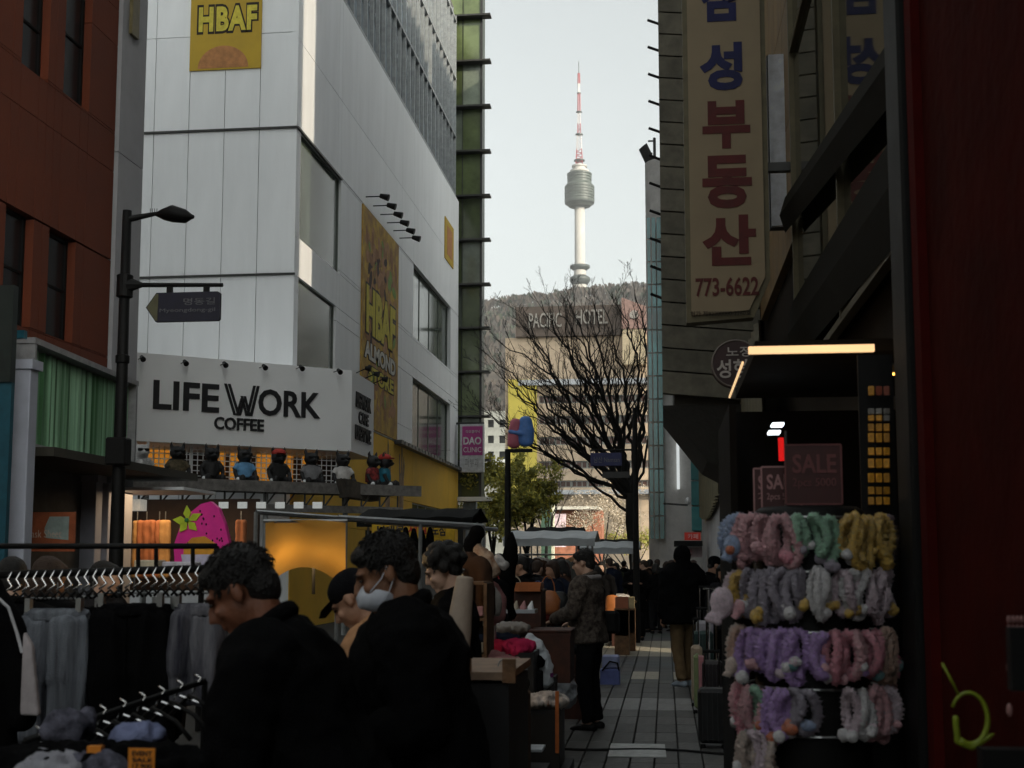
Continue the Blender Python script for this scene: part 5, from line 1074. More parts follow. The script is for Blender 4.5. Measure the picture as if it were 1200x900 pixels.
crowd = [  # px, distance, heading, height, jacket, hair, label
 (600, 17.5, 60, 1.66, J_black, 'bob', 'dark haired shopper in black behind the orange crate'), (628, 19, -30, 1.63, J_char, 'short', 'shopper in charcoal with back turned beside the orange crate'),
 (650, 21, 30, 1.66, J_black, 'bob', 'shopper in black with long dark hair near the stooping vendor'), (663, 24, 80, 1.70, J_navy, 'short', 'man in navy looking left behind the stooping vendor'),
 (636, 29, -10, 1.68, J_black, 'short', 'distant shopper in black below the white stall roof'), (612, 27, 100, 1.62, J_brown, 'short', 'shopper in brown looking left below the white stall roof'),
 (676, 31, 20, 1.66, J_char, 'bob', 'distant shopper in charcoal left of the dark canopied cart'), (722, 33, 160, 1.60, J_olive, 'bob', 'distant shopper in olive between the woman and the coated man'),
 (760, 31, -20, 1.68, J_black, 'short', 'shopper in black just right of the tree trunk'), (770, 36, 10, 1.70, J_char, 'short', 'far shopper in charcoal right of the tree trunk'),
 (757, 30, 60, 1.66, J_brown, 'short', 'shopper in brown walking away behind the man in the long coat'), (782, 32, 15, 1.64, J_black, 'bob', 'shopper in black partly hidden by the broad parka'),
 (731, 38, 0, 1.66, J_black, 'short', 'far walker in black in the middle of the street'), (778, 42, 0, 1.70, J_navy, 'short', 'far walker in navy near the concrete building'),
 (768, 47, 180, 1.62, J_char, 'bob', 'farthest walker in charcoal approaching'), (812, 29, -15, 1.66, J_black, 'short', 'shopper in black by the pale wall'),
 (571, 14.5, 90, 1.58, J_brown, 'bob', 'stall keeper in brown behind the rolled cloth'), (693, 44, 10, 1.66, J_black, 'short', 'far shopper in black by the second cart'),
 (590, 22.5, 120, 1.64, J_black, 'short', 'shopper in black next to the lamp post with the figures'), (752, 52, 0, 1.66, J_olive, 'short', 'farthest walker in olive by the tree'),
 (575, 12.8, 70, 1.64, J_char, 'short', 'shopper in charcoal leaning over the racks right of the cloth roll'), (592, 15.5, 110, 1.70, J_black, 'bob', 'tall shopper in black behind the hanging tops'), (648, 17.2, 150, 1.62, J_navy, 'bob', 'shopper in navy facing us between the stalls'),
 (618, 15.0, 80, 1.68, J_black, 'short', 'shopper in black browsing above the orange crate'), (664, 19.0, 100, 1.64, J_brown, 'bob', 'shopper in brown beside the stooping vendor'), (716, 29.0, 30, 1.70, J_navy, 'short', 'walker in navy behind the woman with the orange bag'),
 (788, 30.5, 60, 1.66, J_char, 'short', 'shopper in charcoal left of the broad parka'), (768, 29.5, 10, 1.58, J_black, 'bob', 'short shopper in black near the tree base'), (806, 27.0, 170, 1.66, J_brown, 'short', 'man in brown facing us past the broad parka'), (795, 31, 0, 1.7, J_black, 'short', 'far shopper in black before the red shop sign'),
 (700, 35, 90, 1.64, J_char, 'short', 'far shopper in charcoal crossing left'), (745, 36, 30, 1.66, J_black, 'bob', 'far shopper in black behind the tree trunk'), (15, 6.2, 30, 1.62, J_black, 'short', 'dark haired shopper at the far left behind the rail'), (52, 6.8, -20, 1.62, J_black, 'bob', 'shopper with dark bobbed hair second from the left behind the rail'), (120, 8.5, -100, 1.60, J_char, 'short', 'stall keeper in charcoal facing right behind the clothes rail')]
for (px, D, hd, h, j, hr, lab) in crowd:
    st = rnd.uniform(0, .12) if D > 20 else 0
    person(lab, X_at(px, D), D, math.radians(hd), h, lean=rnd.uniform(0,.12), head=(rnd.uniform(0,.35), rnd.uniform(-.4,.4)), stride=st, top=j, legs=rnd.choice([P_black, J_navy, J_char]), hair=hr, vox=.020 if D < 20 else .026, bulk=rnd.uniform(1.0,1.25), skin=rnd.choice([M_skin, M_skin2]), hairm=rnd.choice([M_hair, M_hair, M_hair2]))

# ================================================================ STREET FURNITURE
DLp = 15.0; lx = X_at(141, DLp, 500)
lp = thing('street_lamp', 'tall black street lamp with a single oval head at left', 'street lamp', (lx, DLp, 0)); zt = at_y(145, 247, DLp).z
MB().loft([(lx,DLp,0),(lx,DLp,.5),(lx,DLp,3.2),(lx,DLp,zt)], [.13,.095,.075,.055], 14).build('pole', M_black, lp, True)
zc_ = at_y(145, 335, DLp).z; MB().lathe((lx,DLp,0), [(.06,zc_-.16),(.10,zc_-.14),(.10,zc_+.13),(.06,zc_+.15)], 14).build('collar', M_black, lp); MB().lathe((lx,DLp,0), [(.06,at_y(145,415,DLp).z),(.085,at_y(145,417,DLp).z),(.085,at_y(145,425,DLp).z),(.06,at_y(145,427,DLp).z)], 14).build('collar', M_black, lp)
bx0 = at_y(128, 530, DLp); MB().box((lx+.02, DLp-.08, bx0.z), (.26,.2,.34), b=.02).build('junction_box', M_black, lp)
p0, p1 = at_y(150, 257, DLp), at_y(190, 249, DLp); MB().loft([(lx, DLp, p0.z), p0, p1], [.05,.045,.022], 8).build('arm', M_black, lp, True)
hd = MB(); a, b2 = at_y(184, 251, DLp), at_y(225, 254, DLp); hd.loft([a, a.lerp(b2,.18), a.lerp(b2,.45)+Vector((0,0,.02)), a.lerp(b2,.8), b2], [(.03,.03),(.11,.065),(.15,.105),(.12,.085),(.03,.03)], 14, side=Yv, rnd_=True); hd.build('lamp_head', M_black, lp, True)
sp_ = MB()
for k in range(4): q = at_y(176+k*2.6, 249, DLp); sp_.bar(q, q+Vector((0,0,.05)), .004, 4)
sp_.build('bird_spike', M_black, lp)
ar = thing('arrow_street_sign', 'dark navy arrow street sign pointing left from a bracket on the lamp post', 'sign', at_y(215, 376, DLp-.02)); p0, p1 = at_y(148, 334, DLp), at_y(261, 334, DLp)
b = MB(); b.loft([(lx+.05, DLp, p0.z), at_y(167, 334, DLp), p1], [(.11,.09),(.03,.03),(.025,.025)], 8); 
for px in (199, 242): b.box(at_y(px, 340, DLp), (.07,.04,.10))
b.build('bracket', M_black, ar)
O = at_y(258, 376, DLp); w_, h_ = O.x-at_y(172, 360, DLp).x, at_y(215, 343, DLp).z-O.z
MB().prism([(0,.02),(0,h_-.02),(-.03,h_),(-w_+.13,h_),(-w_,h_/2),(-w_+.13,0),(-.03,0)], O+Vector((0,-.03,0)), Xv, Zv, (0,.06,0)).build('panel', mat('sign_navy', (.012,.012,.028), .5), ar)
MB().prism([(-w_+.015,h_/2),(-w_+.13,0.015),(-w_+.155,.015),(-w_+.16,h_-.015),(-w_+.13,h_-.015)], O+Vector((0,-.036,0)), Xv, Zv, (0,.005,0)).build('arrow_tip', mat('sign_olive', (.10,.095,.05), .5), ar)
ms = mat('sign_faint', (.13,.13,.14), .5)
letters_px('명동길', 215, 349, 252, 357, (0, DLp-.031, 0), Xv, ms, ar, depth=.004); letters_px('Myeongdong-gil', 187, 361, 252, 366.5, (0, DLp-.031, 0), Xv, ms, ar, depth=.004)
# navy sign by the tree
D = 26.0; px_ = 741; nv = thing('navy_street_sign', 'small navy street sign pointing right in front of the bare tree', 'sign', (X_at(741, D), D, 0)); x = X_at(744, D, 500); zt = at_y(744, 478, D).z
MB().loft([(x,D,0),(x,D,zt)], [.07,.05], 10).build('post', M_black, nv); a_, b_ = at_y(692, 531, D), at_y(729, 546, D); MB().box(((a_.x+b_.x)/2, D-.02, (a_.z+b_.z)/2), (b_.x-a_.x,.05,a_.z-b_.z), b=.01).build('panel', mat('navy_panel', (.02,.025,.10), .5), nv)
MB().bar((x, D, a_.z+.06), (a_.x, D, a_.z+.06), .02).build('bracket', M_black, nv); letters_px('남산 Namsan', 696, 535, 726, 542, (0, D-.046, 0), Xv, ms, nv, depth=.003); a_, b_ = at_y(706, 553, D), at_y(738, 560, D); MB().box(((a_.x+b_.x)/2, D-.02, (a_.z+b_.z)/2), (b_.x-a_.x,.05,a_.z-b_.z)).build('lower_panel', mat('dark_grey_panel', (.03,.03,.03), .5), nv)
o = MB(); o.bar((X_at(741,D,480), D, at_y(741,482,D).z), (X_at(741,D,480)+.02, D, at_y(741,476,D).z), .04)
# post with the two figures
D = 23.0; x = X_at(595, D, 560); fp_ = thing('figure_lamp_post', 'thin black post topped by a short arm', 'post', (x, D, 0)); zt = at_y(595, 527, D).z
MB().loft([(x,D,0),(x,D,zt)], [.075,.05], 10).build('pole', M_black, fp_); MB().box((x+.2, D, zt-.02), (.5,.07,.06)).build('arm', M_black, fp_)
fg = thing('hugging_pair_figure', 'pink and blue rounded pair of shapes on top of the thin black post', 'figure', at_y(610, 526, D)); c = at_y(610, 505, D); q = 1/F*D
b = MB(); b.loft([c+Vector((-8,0,-16))*q, c+Vector((-7,0,0))*q, c+Vector((-5,0,10))*q], [(8*q,5*q),(8*q,5*q),(7.5*q,5*q)], 14, side=Xv, rnd_=True); fuse(b, 'pink_shape', mat('figure_pink', (.50,.13,.18), .5), fg, voxel=.02, local=False)
b = MB(); b.loft([c+Vector((6,0,-13))*q, c+Vector((6,0,0))*q, c+Vector((6,0,12))*q], [(10*q,6*q),(10.5*q,6*q),(8*q,6*q)], 14, side=Xv, rnd_=True); b.loft([c+Vector((2,-5,-4))*q, c+Vector((-12,-5,-1))*q], 2.6*q, 8, rnd_=True); fuse(b, 'blue_shape', mat('figure_blue', (.10,.24,.60), .5), fg, voxel=.02, local=False)

# ================================================================ MARKET STALLS ON THE LEFT
M_tarp = mat('pale_tarp', (.42,.45,.47), .5, var=.15, scale=2, bump=.2); M_tarpd = mat('dark_tarp', (.010,.011,.011), .9, spec=.1)
def stall(label, x, y, w_, d, zr, tarp, table=(.75, M_wood), awn=None):
    T = thing('market_stall', label, 'stall', (x, y, 0)); 
    for sx in (-1,1):
        for sy in (-1,1): MB().bar((x+sx*(w_/2-.05), y+sy*(d/2-.05), 0), (x+sx*(w_/2-.05), y+sy*(d/2-.05), zr), .022, 6).build('post', M_steel, T)
    b = MB(); n = 10; vs = []
    for j in range(3):
        for i in range(n+1): vs.append((x-w_/2-.1+(w_+.2)*i/n, y+(-d/2-.15, 0, d/2+.15)[j], zr+(0,.16,0)[j]+.015*math.sin(i*1.9)))
    m_ = len(vs); vs += [(a, c, e+.035) for a, c, e in vs]; fs = []
    for j in range(2):
        for i in range(n): a = j*(n+1)+i; fs += [(a, a+n+1, a+n+2, a+1), (m_+a, m_+a+1, m_+a+n+2, m_+a+n+1)]
    for i in range(n): fs += [(i, i+1, m_+i+1, m_+i), (2*(n+1)+i, m_+2*(n+1)+i, m_+2*(n+1)+i+1, 2*(n+1)+i+1)]
    b.add(vs, fs); b.build('roof', tarp, T)
    MB().box((x, y-d/2-.13, zr-.05), (w_+.18,.02,.12)).build('valance', tarp, T)
    MB().box((x, y, table[0]-.02), (w_-.12, d-.12, .04)).build('table_top', table[1], T); MB().box((x, y, (table[0]-.045)/2), (w_-.2, d-.2, table[0]-.05)).build('skirt', J_char, T); return T
x = lambda px, D: X_at(px, D)
stall('market stall with long pale tarpaulin roof in the middle distance', x(648,25), 25, 1.55, 1.6, at_y(640, 634, 25).z, M_tarp)
stall('far market stall with dark rounded roof behind the pale roofed one', x(652,32), 32, 1.2, 1.6, at_y(650, 627, 32).z, M_tarpd)
stall('far market cart with pale edged roof left of the tree trunk', x(716,31), 31, 1.2, 1.4, at_y(716, 644, 31).z, M_tarp)
stall('farther cart with dark roof left of the tree trunk', x(713,37), 37, 1.5, 1.4, at_y(713, 640, 37).z, M_tarpd)
st_ = stall('market stall under the yellow Korean banner', x(497,20), 20, 1.6, 1.4, 2.26, M_tarpd)
bn = thing('yellow_stall_banner', 'yellow stall banner with black and red Korean letters', 'banner', at_y(482, 646, 18.9)); a_, b_ = at_y(436, 613, 18.9), at_y(533, 647, 18.9)
MB().box(((a_.x+b_.x)/2, 18.9, (a_.z+b_.z)/2), (b_.x-a_.x,.03,a_.z-b_.z)).build('cloth', mat('banner_gold', (.62,.38,.02), .7), bn); fpl = (0, 18.884, 0)
letters_px('남대문', 442, 616, 474, 625, fpl, Xv, M_ink, bn, depth=.01, bold=.03); letters_px('세일', 478, 615, 500, 626, fpl, Xv, mat('banner_red', (.45,.03,.02), .6), bn, depth=.01, bold=.03); letters_px('노점', 506, 615, 522, 628, fpl, Xv, M_ink, bn, depth=.01, bold=.03); letters_px('모자 장갑', 504, 632, 530, 638, fpl, Xv, M_ink, bn, depth=.01)
# rail frame above the foreground stalls
fr2 = thing('scaffold_frame', 'steel pipe frame over the left stalls with a long sloping roof rail', 'frame', (-4.2, 15, 0)); b = MB()
pa, pb3, pc = at_y(396, 607, 16), at_y(566, 617, 17.5), at_y(300, 600, 15.2)
b.bar(pc, pa, .03); b.bar(pa, pb3, .04); b.bar(pa+Vector((0,1.5,.0)), pb3+Vector((0,1.5,0)), .03); b.build('rail', M_steel, fr2); b = MB()
for p in (pc, pa, pb3, pb3.lerp(pa,.45)): b.bar((p.x, p.y, 0), p, .028)
b.build('post', mat('galvanised', (0,0,0)), fr2)
for i in range(7):
    px = 447+i*9.5; p = at_y(px, 620+(i % 3)*1.5, 17); T = thing('hanging_hat', f'{["leftmost","second","third","fourth","fifth","sixth","rightmost"][i]} of the black knitted hats hanging under the yellow banner', 'hat', p-Vector((0,0,.25)), group='black hats hung in a row')
    b = MB(); b.loft([p, p-Vector((0,0,.10)), p-Vector((0,0,.25+.04*(i % 2)))], [(.03,.03),(.055,.05),(.06,.05)], 9, side=Xv, rnd_=True); b.build('crown', J_black, T, True); MB().bar(p, p+Vector((0,0,.08)), .004, 4).build('loop', M_steel, T)
# yellow sheet
ys = thing('yellow_sheet', 'large golden yellow cloth sheet hanging behind the man at left', 'sheet', at_y(358, 690, 7.2)); b = MB(); n, m_ = 18, 10; rr = random.Random(1)
o_ = []
for j in range(m_+1):
    v = j/m_
    for i in range(n+1):
        u = i/n; xa = at_y(311+94*u, 613-4*(1-(2*u-1)**2)+v*(76-22*(1-(2*u-1)**2))+3*v*u, 7.2+.22*math.sin(v*2.6)+.05*math.sin(u*7)); b.v.append(tuple(xa))
for j in range(m_):
    for i in range(n): a = j*(n+1)+i; b.f.append((a, a+1, a+n+2, a+n+1)); b.m.append(0)
mys = mat('golden_cloth', (.66,.36,.08), .8, var=.08, scale=3); t_ = mys.node_tree; tl = t_.nodes.new('ShaderNodeBsdfTranslucent'); tl.inputs[0].default_value = (.72,.42,.10,1); ms_ = t_.nodes.new('ShaderNodeMixShader'); ms_.inputs[0].default_value = .5
t_.links.new(t_.nodes['Principled BSDF'].outputs[0], ms_.inputs[1]); t_.links.new(tl.outputs[0], ms_.inputs[2]); t_.links.new(ms_.outputs[0], t_.nodes['Material Output'].inputs[0]); b.build('cloth', mys, ys, True)
MB().bar(at_y(309, 611, 7.25), at_y(407, 611, 7.25), .012).build('rod', M_steel, ys)
L_ = bpy.data.lights.new('stall_bulb', 'POINT'); L_.energy = 7; L_.color = (1,.66,.3); L_.shadow_soft_size = .05; lo = bpy.data.objects.new('stall_bulb', L_); COL.objects.link(lo)
bulb = thing('stall_bulb_lamp', 'warm bulb glowing through the yellow sheet from behind', 'lamp', at_y(368, 668, 8.0)); pbk = at_y(368, 650, 8.0); MB().ell(pbk, (.03,.03,.04)).build('bulb', mat('bulb_warm', (1,.7,.35), .5, emit=3, var=0), bulb, True); MB().bar(pbk-Vector((0,0,.25)), pbk-Vector((0,0,.03)), .012).build('stem', M_black, bulb)
lo.location = pbk+Vector((0,-.08,0))
# strawberry cut-out
sw = thing('strawberry_cutout', 'large pink strawberry shaped cut-out with a lime green flower', 'sign', at_y(235, 690, 12)); D = 12; K = D/F
def pxo(pts, D): c = at_y(235, 640, D); return [((x_-235)*K, (640-y_)*K) for x_, y_ in pts]
c = at_y(235, 640, D)
body_ = [(203,660),(201,640),(208,618),(220,600),(234,589),(246,586),(256,594),(264,612),(270,634),(272,648),(262,663),(240,668),(218,668)]
MB().prism(pxo(body_, D), c, Xv, Zv, (0,.08,0)).build('panel', mat('hot_pink', (.85,.03,.34), .5, var=.08), sw)
MB().prism(pxo([(214,640),(224,630),(240,628),(254,637),(257,650),(214,650)], D), c-Vector((0,.005,0)), Xv, Zv, (0,.004,0)).build('orange_patch', mat('patch_orange', (.72,.33,.03), .5), sw)
MB().prism(pxo([(211,650),(257,650),(258,664),(244,668),(222,668),(213,660)], D), c-Vector((0,.006,0)), Xv, Zv, (0,.004,0)).build('pale_patch', mat('patch_pale', (.62,.58,.75), .5), sw)
lf = MB(); fc = (218.5, 609.5)
for k in range(5):
    a = math.radians((95, 28, -45, -125, 175)[k]); L_ = 19 if k in (0,1,4) else 17; d_ = (math.cos(a), -math.sin(a)); nrm = (-d_[1], d_[0])
    lf.prism(pxo([fc, (fc[0]+d_[0]*L_*.5+nrm[0]*5, fc[1]+d_[1]*L_*.5+nrm[1]*5), (fc[0]+d_[0]*L_, fc[1]+d_[1]*L_), (fc[0]+d_[0]*L_*.5-nrm[0]*5, fc[1]+d_[1]*L_*.5-nrm[1]*5)], D), c-Vector((0,.012+k*.001,0)), Xv, Zv, (0,.01,0))
lf.build('flower', mat('lime_petal', (.50,.62,.03), .5), sw); MB().ell(at_y(218.5, 609.5, D-.02), (.022,.01,.022)).build('flower_centre', mat('green_dot', (.03,.22,.06), .5), sw)
sd = MB(); rr = random.Random(4)
for k in range(26):
    u, v = rr.uniform(208, 264), rr.uniform(595, 640)
    if abs(u-218) < 16 and v < 628 or u-264 > -(v-594)*0+0 or (u < 222 and v < 612) or (u > 252 and v < 606): continue
    sd.ell(at_y(u, v, D-.004), (.008,.004,.012), 6, 4)
sd.build('seed', M_black, sw); MB().bar((c.x, D+.05, 0), (c.x, D+.05, c.z), .03).build('stand', M_black, sw)
for i, (px, py, m, wv, hv) in enumerate(((213, 664, 'white_pack', 40, 12), (176, 662, 'cream_pack', 30, 12))):
    a_ = at_y(px, py, 11); tag(MB().box(a_, (wv*11/F, .2, hv*11/F), b=.01).build('goods_box', mat(m, ((.55,.53,.6),(.55,.48,.35))[i], .6, var=.3, scale=8)), ('pale lilac box at the foot of the strawberry cut-out', 'cream box with small prints left of the strawberry cut-out')[i], 'box')
# lit garment shop behind
gs_ = thing('garment_shop', 'shop interior glowing warm orange behind the left rack', 'shop', (-8.7, 21.5, 0)); a_, b_ = at_y(138, 692, 22), at_y(300, 584, 22)
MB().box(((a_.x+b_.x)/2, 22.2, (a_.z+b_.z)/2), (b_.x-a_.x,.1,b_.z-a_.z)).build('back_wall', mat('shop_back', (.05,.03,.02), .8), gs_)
a2, b2 = at_y(141, 694, 21.9), at_y(152, 585, 21.9); MB().box(((a2.x+b2.x)/2, 21.9, (a2.z+b2.z)/2), (b2.x-a2.x,.1,b2.z-a2.z)).build('white_pillar', mat('shop_white_glow', (.55,.55,.5), .6, emit=.18), gs_)  # pillar and bulkhead paint given a glow in place of shop light
MB().box(at_y(158, 592, 21.8), (22*21.8/F,.3,.2)).build('bulkhead', mat('shop_white_glow', (0,0,0)), gs_)
for k, (px, w_, m) in enumerate(((171,22,'glow_orange'),(186,7,'glow_orange'),(193,12,'glow_amber'),(282,12,'glow_orange'),(160,9,'glow_amber'))):
    a = at_y(px, 640, 21.4); T = thing('hanging_coat', ['wide orange coat', 'narrow orange coat', 'amber coat', 'orange coat right of the strawberry', 'amber coat nearest the white pillar'][k]+' hanging in the lit garment shop', 'coat', a-Vector((0,0,.55)), group='coats hanging in the lit shop')
    W_ = w_*21.4/F; b = MB()
    for q_ in range(max(2, int(w_/4))): b.box(a+Vector((-W_/2+W_*(q_+.5)/max(2, int(w_/4)), .03*(q_ % 2), -.05)), (W_/max(2, int(w_/4))*1.25, .10, 1.0), b=.02)
    fuse(b, 'cloth', mat(m, (.42,.15,.06) if m == 'glow_orange' else (.48,.26,.09), .8, emit=.0), T, voxel=.025, amp=.012, local=False); MB().bar(a+Vector((0,0,.45)), a+Vector((0,0,.6)), .01).build('hook', M_steel, T)
L_ = bpy.data.lights.new('shop_light', 'AREA'); L_.energy = 16; L_.size = 1.5; L_.color = (1,.7,.42); lo = bpy.data.objects.new('shop_light', L_); COL.objects.link(lo); lo.location = ((a_.x+b_.x)/2, 20.6, 2.75)
MB().box(((a_.x+b_.x)/2, 20.6, 2.80), (1.5, 1.5, .05)).build('ceiling_light', M_white, gs_)
for i in range(6):
    a = at_y(262+i*22, 592, 19.5); tag(MB().box(a, (.15,.03,.10)).build('lit_notice', mat('notice_lit', (.6,.62,.6), .5, emit=.2)), f'{["leftmost","second","third","fourth","fifth","rightmost"][i]} of the small pale notices in the row under the canopy', 'notice', 'pale notices under the canopy')

# ================================================================ LEFT CLOTHES RACKS
def rail(name, label, pts, r, m, cat='clothes rail', legs=True, verts=()):
    T = thing(name, label, cat, (pts[0]+pts[-1])/2-Vector((0,0,((pts[0]+pts[-1])/2).z))); MB().loft(pts, r, 8).build('rail', m, T, True)
    if legs:
        for p in (pts[0], pts[-1]): MB().bar((p.x, p.y, 0), p, r).build('leg', m, T)
    for (a, b) in verts: MB().bar(a, b, r*.8, 6).build('upright', m, T)
    return T
D = 5.6; R = at_y
rail('clothes_rack', 'long black clothes rack with two rails running across the left side', [R(-10,640,D), R(254,640,D)], .013, M_black, verts=[(R(p,640,D), R(p,670,D)) for p in (162,183,226)])
rail('lower_rail', 'lower black rail of the left rack strung with metal hangers', [R(-20,674,D), R(252,666,D)], .018, M_black, legs=False)
hk = 0
for i in range(24):
    px = 12+i*10; p = R(px, 673-i*.35, D-.03); T = thing('clothes_hanger', f'{ORDW[i]} shiny hanger hook from the left on the lower rail', 'hanger', p-Vector((0,0,.1)), group='hanger hooks along the lower rail')
    b = MB(); zz = p-Vector((0,0,.02)); b.loft([zz+Vector((-.012,-.02,-.06)), zz+Vector((.022,-.02,-.035)), zz+Vector((-.012,0,-.005)), zz+Vector((.005,.01,.03))], .0055, 6); b.build('hook', M_chrome, T, True)
    b = MB(); b.loft([zz+Vector((-.035,-.02,-.10)), zz+Vector((0,-.02,-.065)), zz+Vector((.035,-.02,-.10))], .006, 5); b.build('shoulder', M_black, T, True)
def trousers(label, x0, x1, y0, y1, D, m, seed, belt=None):
    a, b = R(x0, y0, D), R(x1, y0, D); zb = R(x0, y1, D).z; cx_ = (a.x+b.x)/2; W_ = b.x-a.x; T = thing('hanging_trousers', label, 'trousers', (cx_, D, zb), group='trousers hanging on the left rack')
    c = MB(); 
    for sg in (-1, 1):
        c.loft([(cx_+sg*W_*.22, D, a.z-.05), (cx_+sg*W_*.25, D, a.z-.3), (cx_+sg*W_*.27, D, (a.z+zb)/2-.05), (cx_+sg*W_*.27, D, zb)], [(W_*.27,.07),(W_*.27,.085),(W_*.25,.08),(W_*.24,.075)], 12, side=Xv, rnd_=False)
    fuse(c, 'leg_cloth', m, T, voxel=.011, smooth=3, amp=.034, fr=13, sq=.12, local=False)
    wb_ = MB(); wb_.loft([(cx_, D, a.z-.05), (cx_, D, a.z)], [(W_*.49,.075),(W_*.47,.065)], 20, side=Xv); fuse(wb_, 'waistband', belt or m, T, voxel=.009, smooth=1, amp=.006, fr=40, local=False)
    cl = MB()
    for sg in (-1, 1): cl.box((cx_+sg*W_*.38, D-.03, a.z+.02), (.025,.03,.06))
    cl.bar((cx_-W_*.4, D, a.z+.05), (cx_+W_*.4, D, a.z+.05), .005); cl.bar((cx_, D, a.z+.05), (cx_, D, a.z+.12), .004); cl.build('clip_hanger', M_steel, T)
M_sweat = fabric('grey_sweat_fold_sheen', (.06,.062,.075), scale=16, col2=(.20,.22,.25), streak=(1,1,.07))  # pale vertical streaks painted for sheen on the folds
trousers('pale grey sweatpants hanging at the left end of the rack', 28, 106, 714, 862, 5.55, M_sweat, 1); trousers('grey sweatpants hanging beside the man in the black coat', 205, 258, 708, 822, 5.6, fabric('grey_sweat_dark_sheen', (.04,.04,.055), scale=16, col2=(.19,.19,.21), streak=(1,1,.07)), 2)  # second pair has fold sheen painted into its darker grey too
trousers('wide black trousers between the two grey pairs', 112, 202, 708, 875, 5.58, J_black, 3)
for i, px in enumerate((108, 196)): trousers(['black trousers pressed against the pale grey sweatpants', 'black trousers pressed against the right grey sweatpants'][i], px-14, px+14, 712, 860, 5.7, J_black, 5+i)
# jacket at the far left
D = 4.6; cj = R(-14, 700, D); jt = thing('striped_jacket', 'black track jacket with a white piped sleeve hanging at the far left edge', 'jacket', (cj.x, D, R(0,880,D).z)); b = MB()
b.loft([R(-20,690,D), R(-20,730,D), R(-20,800,D), R(-20,900,D)], [(.08,.06),(.14,.09),(.13,.09),(.12,.09)], 14, side=Xv, rnd_=True); b.loft([R(-2,706,D), R(14,740,D), R(24,790,D), R(26,842,D)], [.045,.05,.05,.052], 10, rnd_=True); fuse(b, 'cloth', J_black, jt, voxel=.010, smooth=2, amp=.008, local=False)
pc_ = MB(); pc_.loft([R(-4,699,D-.07), R(10,712,D-.07), R(20,742,D-.07), R(26,765,D-.07)], .006, 6); pc_.build('piping', mat('piping_white', (.5,.5,.52), .7), jt)
pc_ = MB(); pc_.prism([(0,0),(.075,-.005),(.038,.25),(.0,.31)], R(22,838,D-.075), Xv, Zv, (0,.03,0)); fuse(pc_, 'side_panel', mat('panel_white', (.42,.38,.39), .8), jt, voxel=.008, local=False)
# hangers and goods in front
D = 3.3; pts = [R(30, 868, D), R(240, 798, D+.5)]
rail('front_rail', 'low slanting black rail packed with black hangers in the front left', pts, .010, M_black)
for i in range(9):
    t_ = (i+.5)/9; p = pts[0].lerp(pts[1], t_); T = thing('front_hanger', f'black plastic hanger {["nearest the left edge","second","third","fourth","fifth","sixth","seventh","eighth","closest to the man"][i]} on the slanting front rail', 'hanger', p-Vector((0,0,.12)), group='black hangers on the slanting rail')
    b = MB(); b.loft([p+Vector((-.09,.02,-.10)), p+Vector((-.02,0,-.035)), p+Vector((.06,-.02,-.07)), p+Vector((.11,-.03,-.12))], .007, 6); b.build('shoulder', M_black, T, True)
    b = MB(); b.loft([p+Vector((-.012,0,-.03)), p+Vector((.0,0,-.005)), p+Vector((.016,0,.018)), p+Vector((-.004,0,.028))], .0032, 6); b.build('hook', M_chrome, T, True)
    b = MB(); b.bar(p+Vector((-.045,-.012,-.035)), p+Vector((.015,-.012,-.055)), .0045, 6); b.build('metal_bar', M_chrome, T)
def heap(label, px, py, D, rx, ry, rz_, m, name='folded_clothes', cat='clothes', amp=.02, vox=.010, fr=14):
    amp *= 1.3; fr *= 1.6; c = R(px, py, D); b = MB(); rr = random.Random(px+py)
    for k in range(6): b.ell(c+Vector((rr.uniform(-.5,.5)*rx, rr.uniform(-.5,.5)*ry, rr.uniform(-.3,.3)*rz_)), (rx*rr.uniform(.5,.8), ry*rr.uniform(.5,.8), rz_*rr.uniform(.5,.8)), 14, 10)
    o = fuse(b, name, m, None, voxel=vox, smooth=2, amp=amp, fr=fr, amp2=amp*.3, fr2=40); return tag(o, label, cat)
M_wc = fabric('white_knit', (.34,.34,.38)); M_wc2 = fabric('pale_blue_knit', (.20,.23,.38)); M_wc3 = fabric('grey_marl', (.10,.10,.13), scale=30, var=.5)
heap('crumpled white clothes heaped at the bottom left', 62, 900, 3.0, .085, .08, .030, M_wc); heap('pale blue folded garment under the hangers', 172, 866, 3.2, .065, .06, .032, M_wc2); heap('grey marled clothes beside the orange price card', 118, 900, 3.0, .06, .06, .025, M_wc3); heap('dark clothes heaped under the front rail', 90, 905, 3.1, .30, .14, .07, J_black); heap('white vest lying over the left clothes heap', 82, 850, 3.25, .05, .05, .03, M_wc3)
tg_ = thing('price_card', 'orange price card with black print among the heaped clothes', 'price card', R(166, 905, 2.9)); a_, b_ = R(150, 906, 2.9), R(182, 877, 2.9); MB().box((a_+b_)/2, (b_.x-a_.x,.004,b_.z-a_.z)).build('card', mat('card_orange', (.75,.25,.02), .6), tg_)
for (t_, y0, y1) in (('EVENT', 880, 886), ('SALE', 888, 893), ('17,900', 895, 902)): letters_px(t_, 155, y0, 178, y1, (0, 2.897, 0), Xv, M_ink, tg_, depth=.001, bold=.02)
tag(MB().box(R(112, 880, 3.0), (.035,.02,.025)).build('small_orange_tag', mat('card_orange', (0,0,0))), 'tiny orange tag left of the price card', 'tag')
tag(MB().box((-1.75, 3.2, .5), (1.7, .9, .98)).build('goods_table', J_black), 'black draped table holding the heaped clothes', 'table')

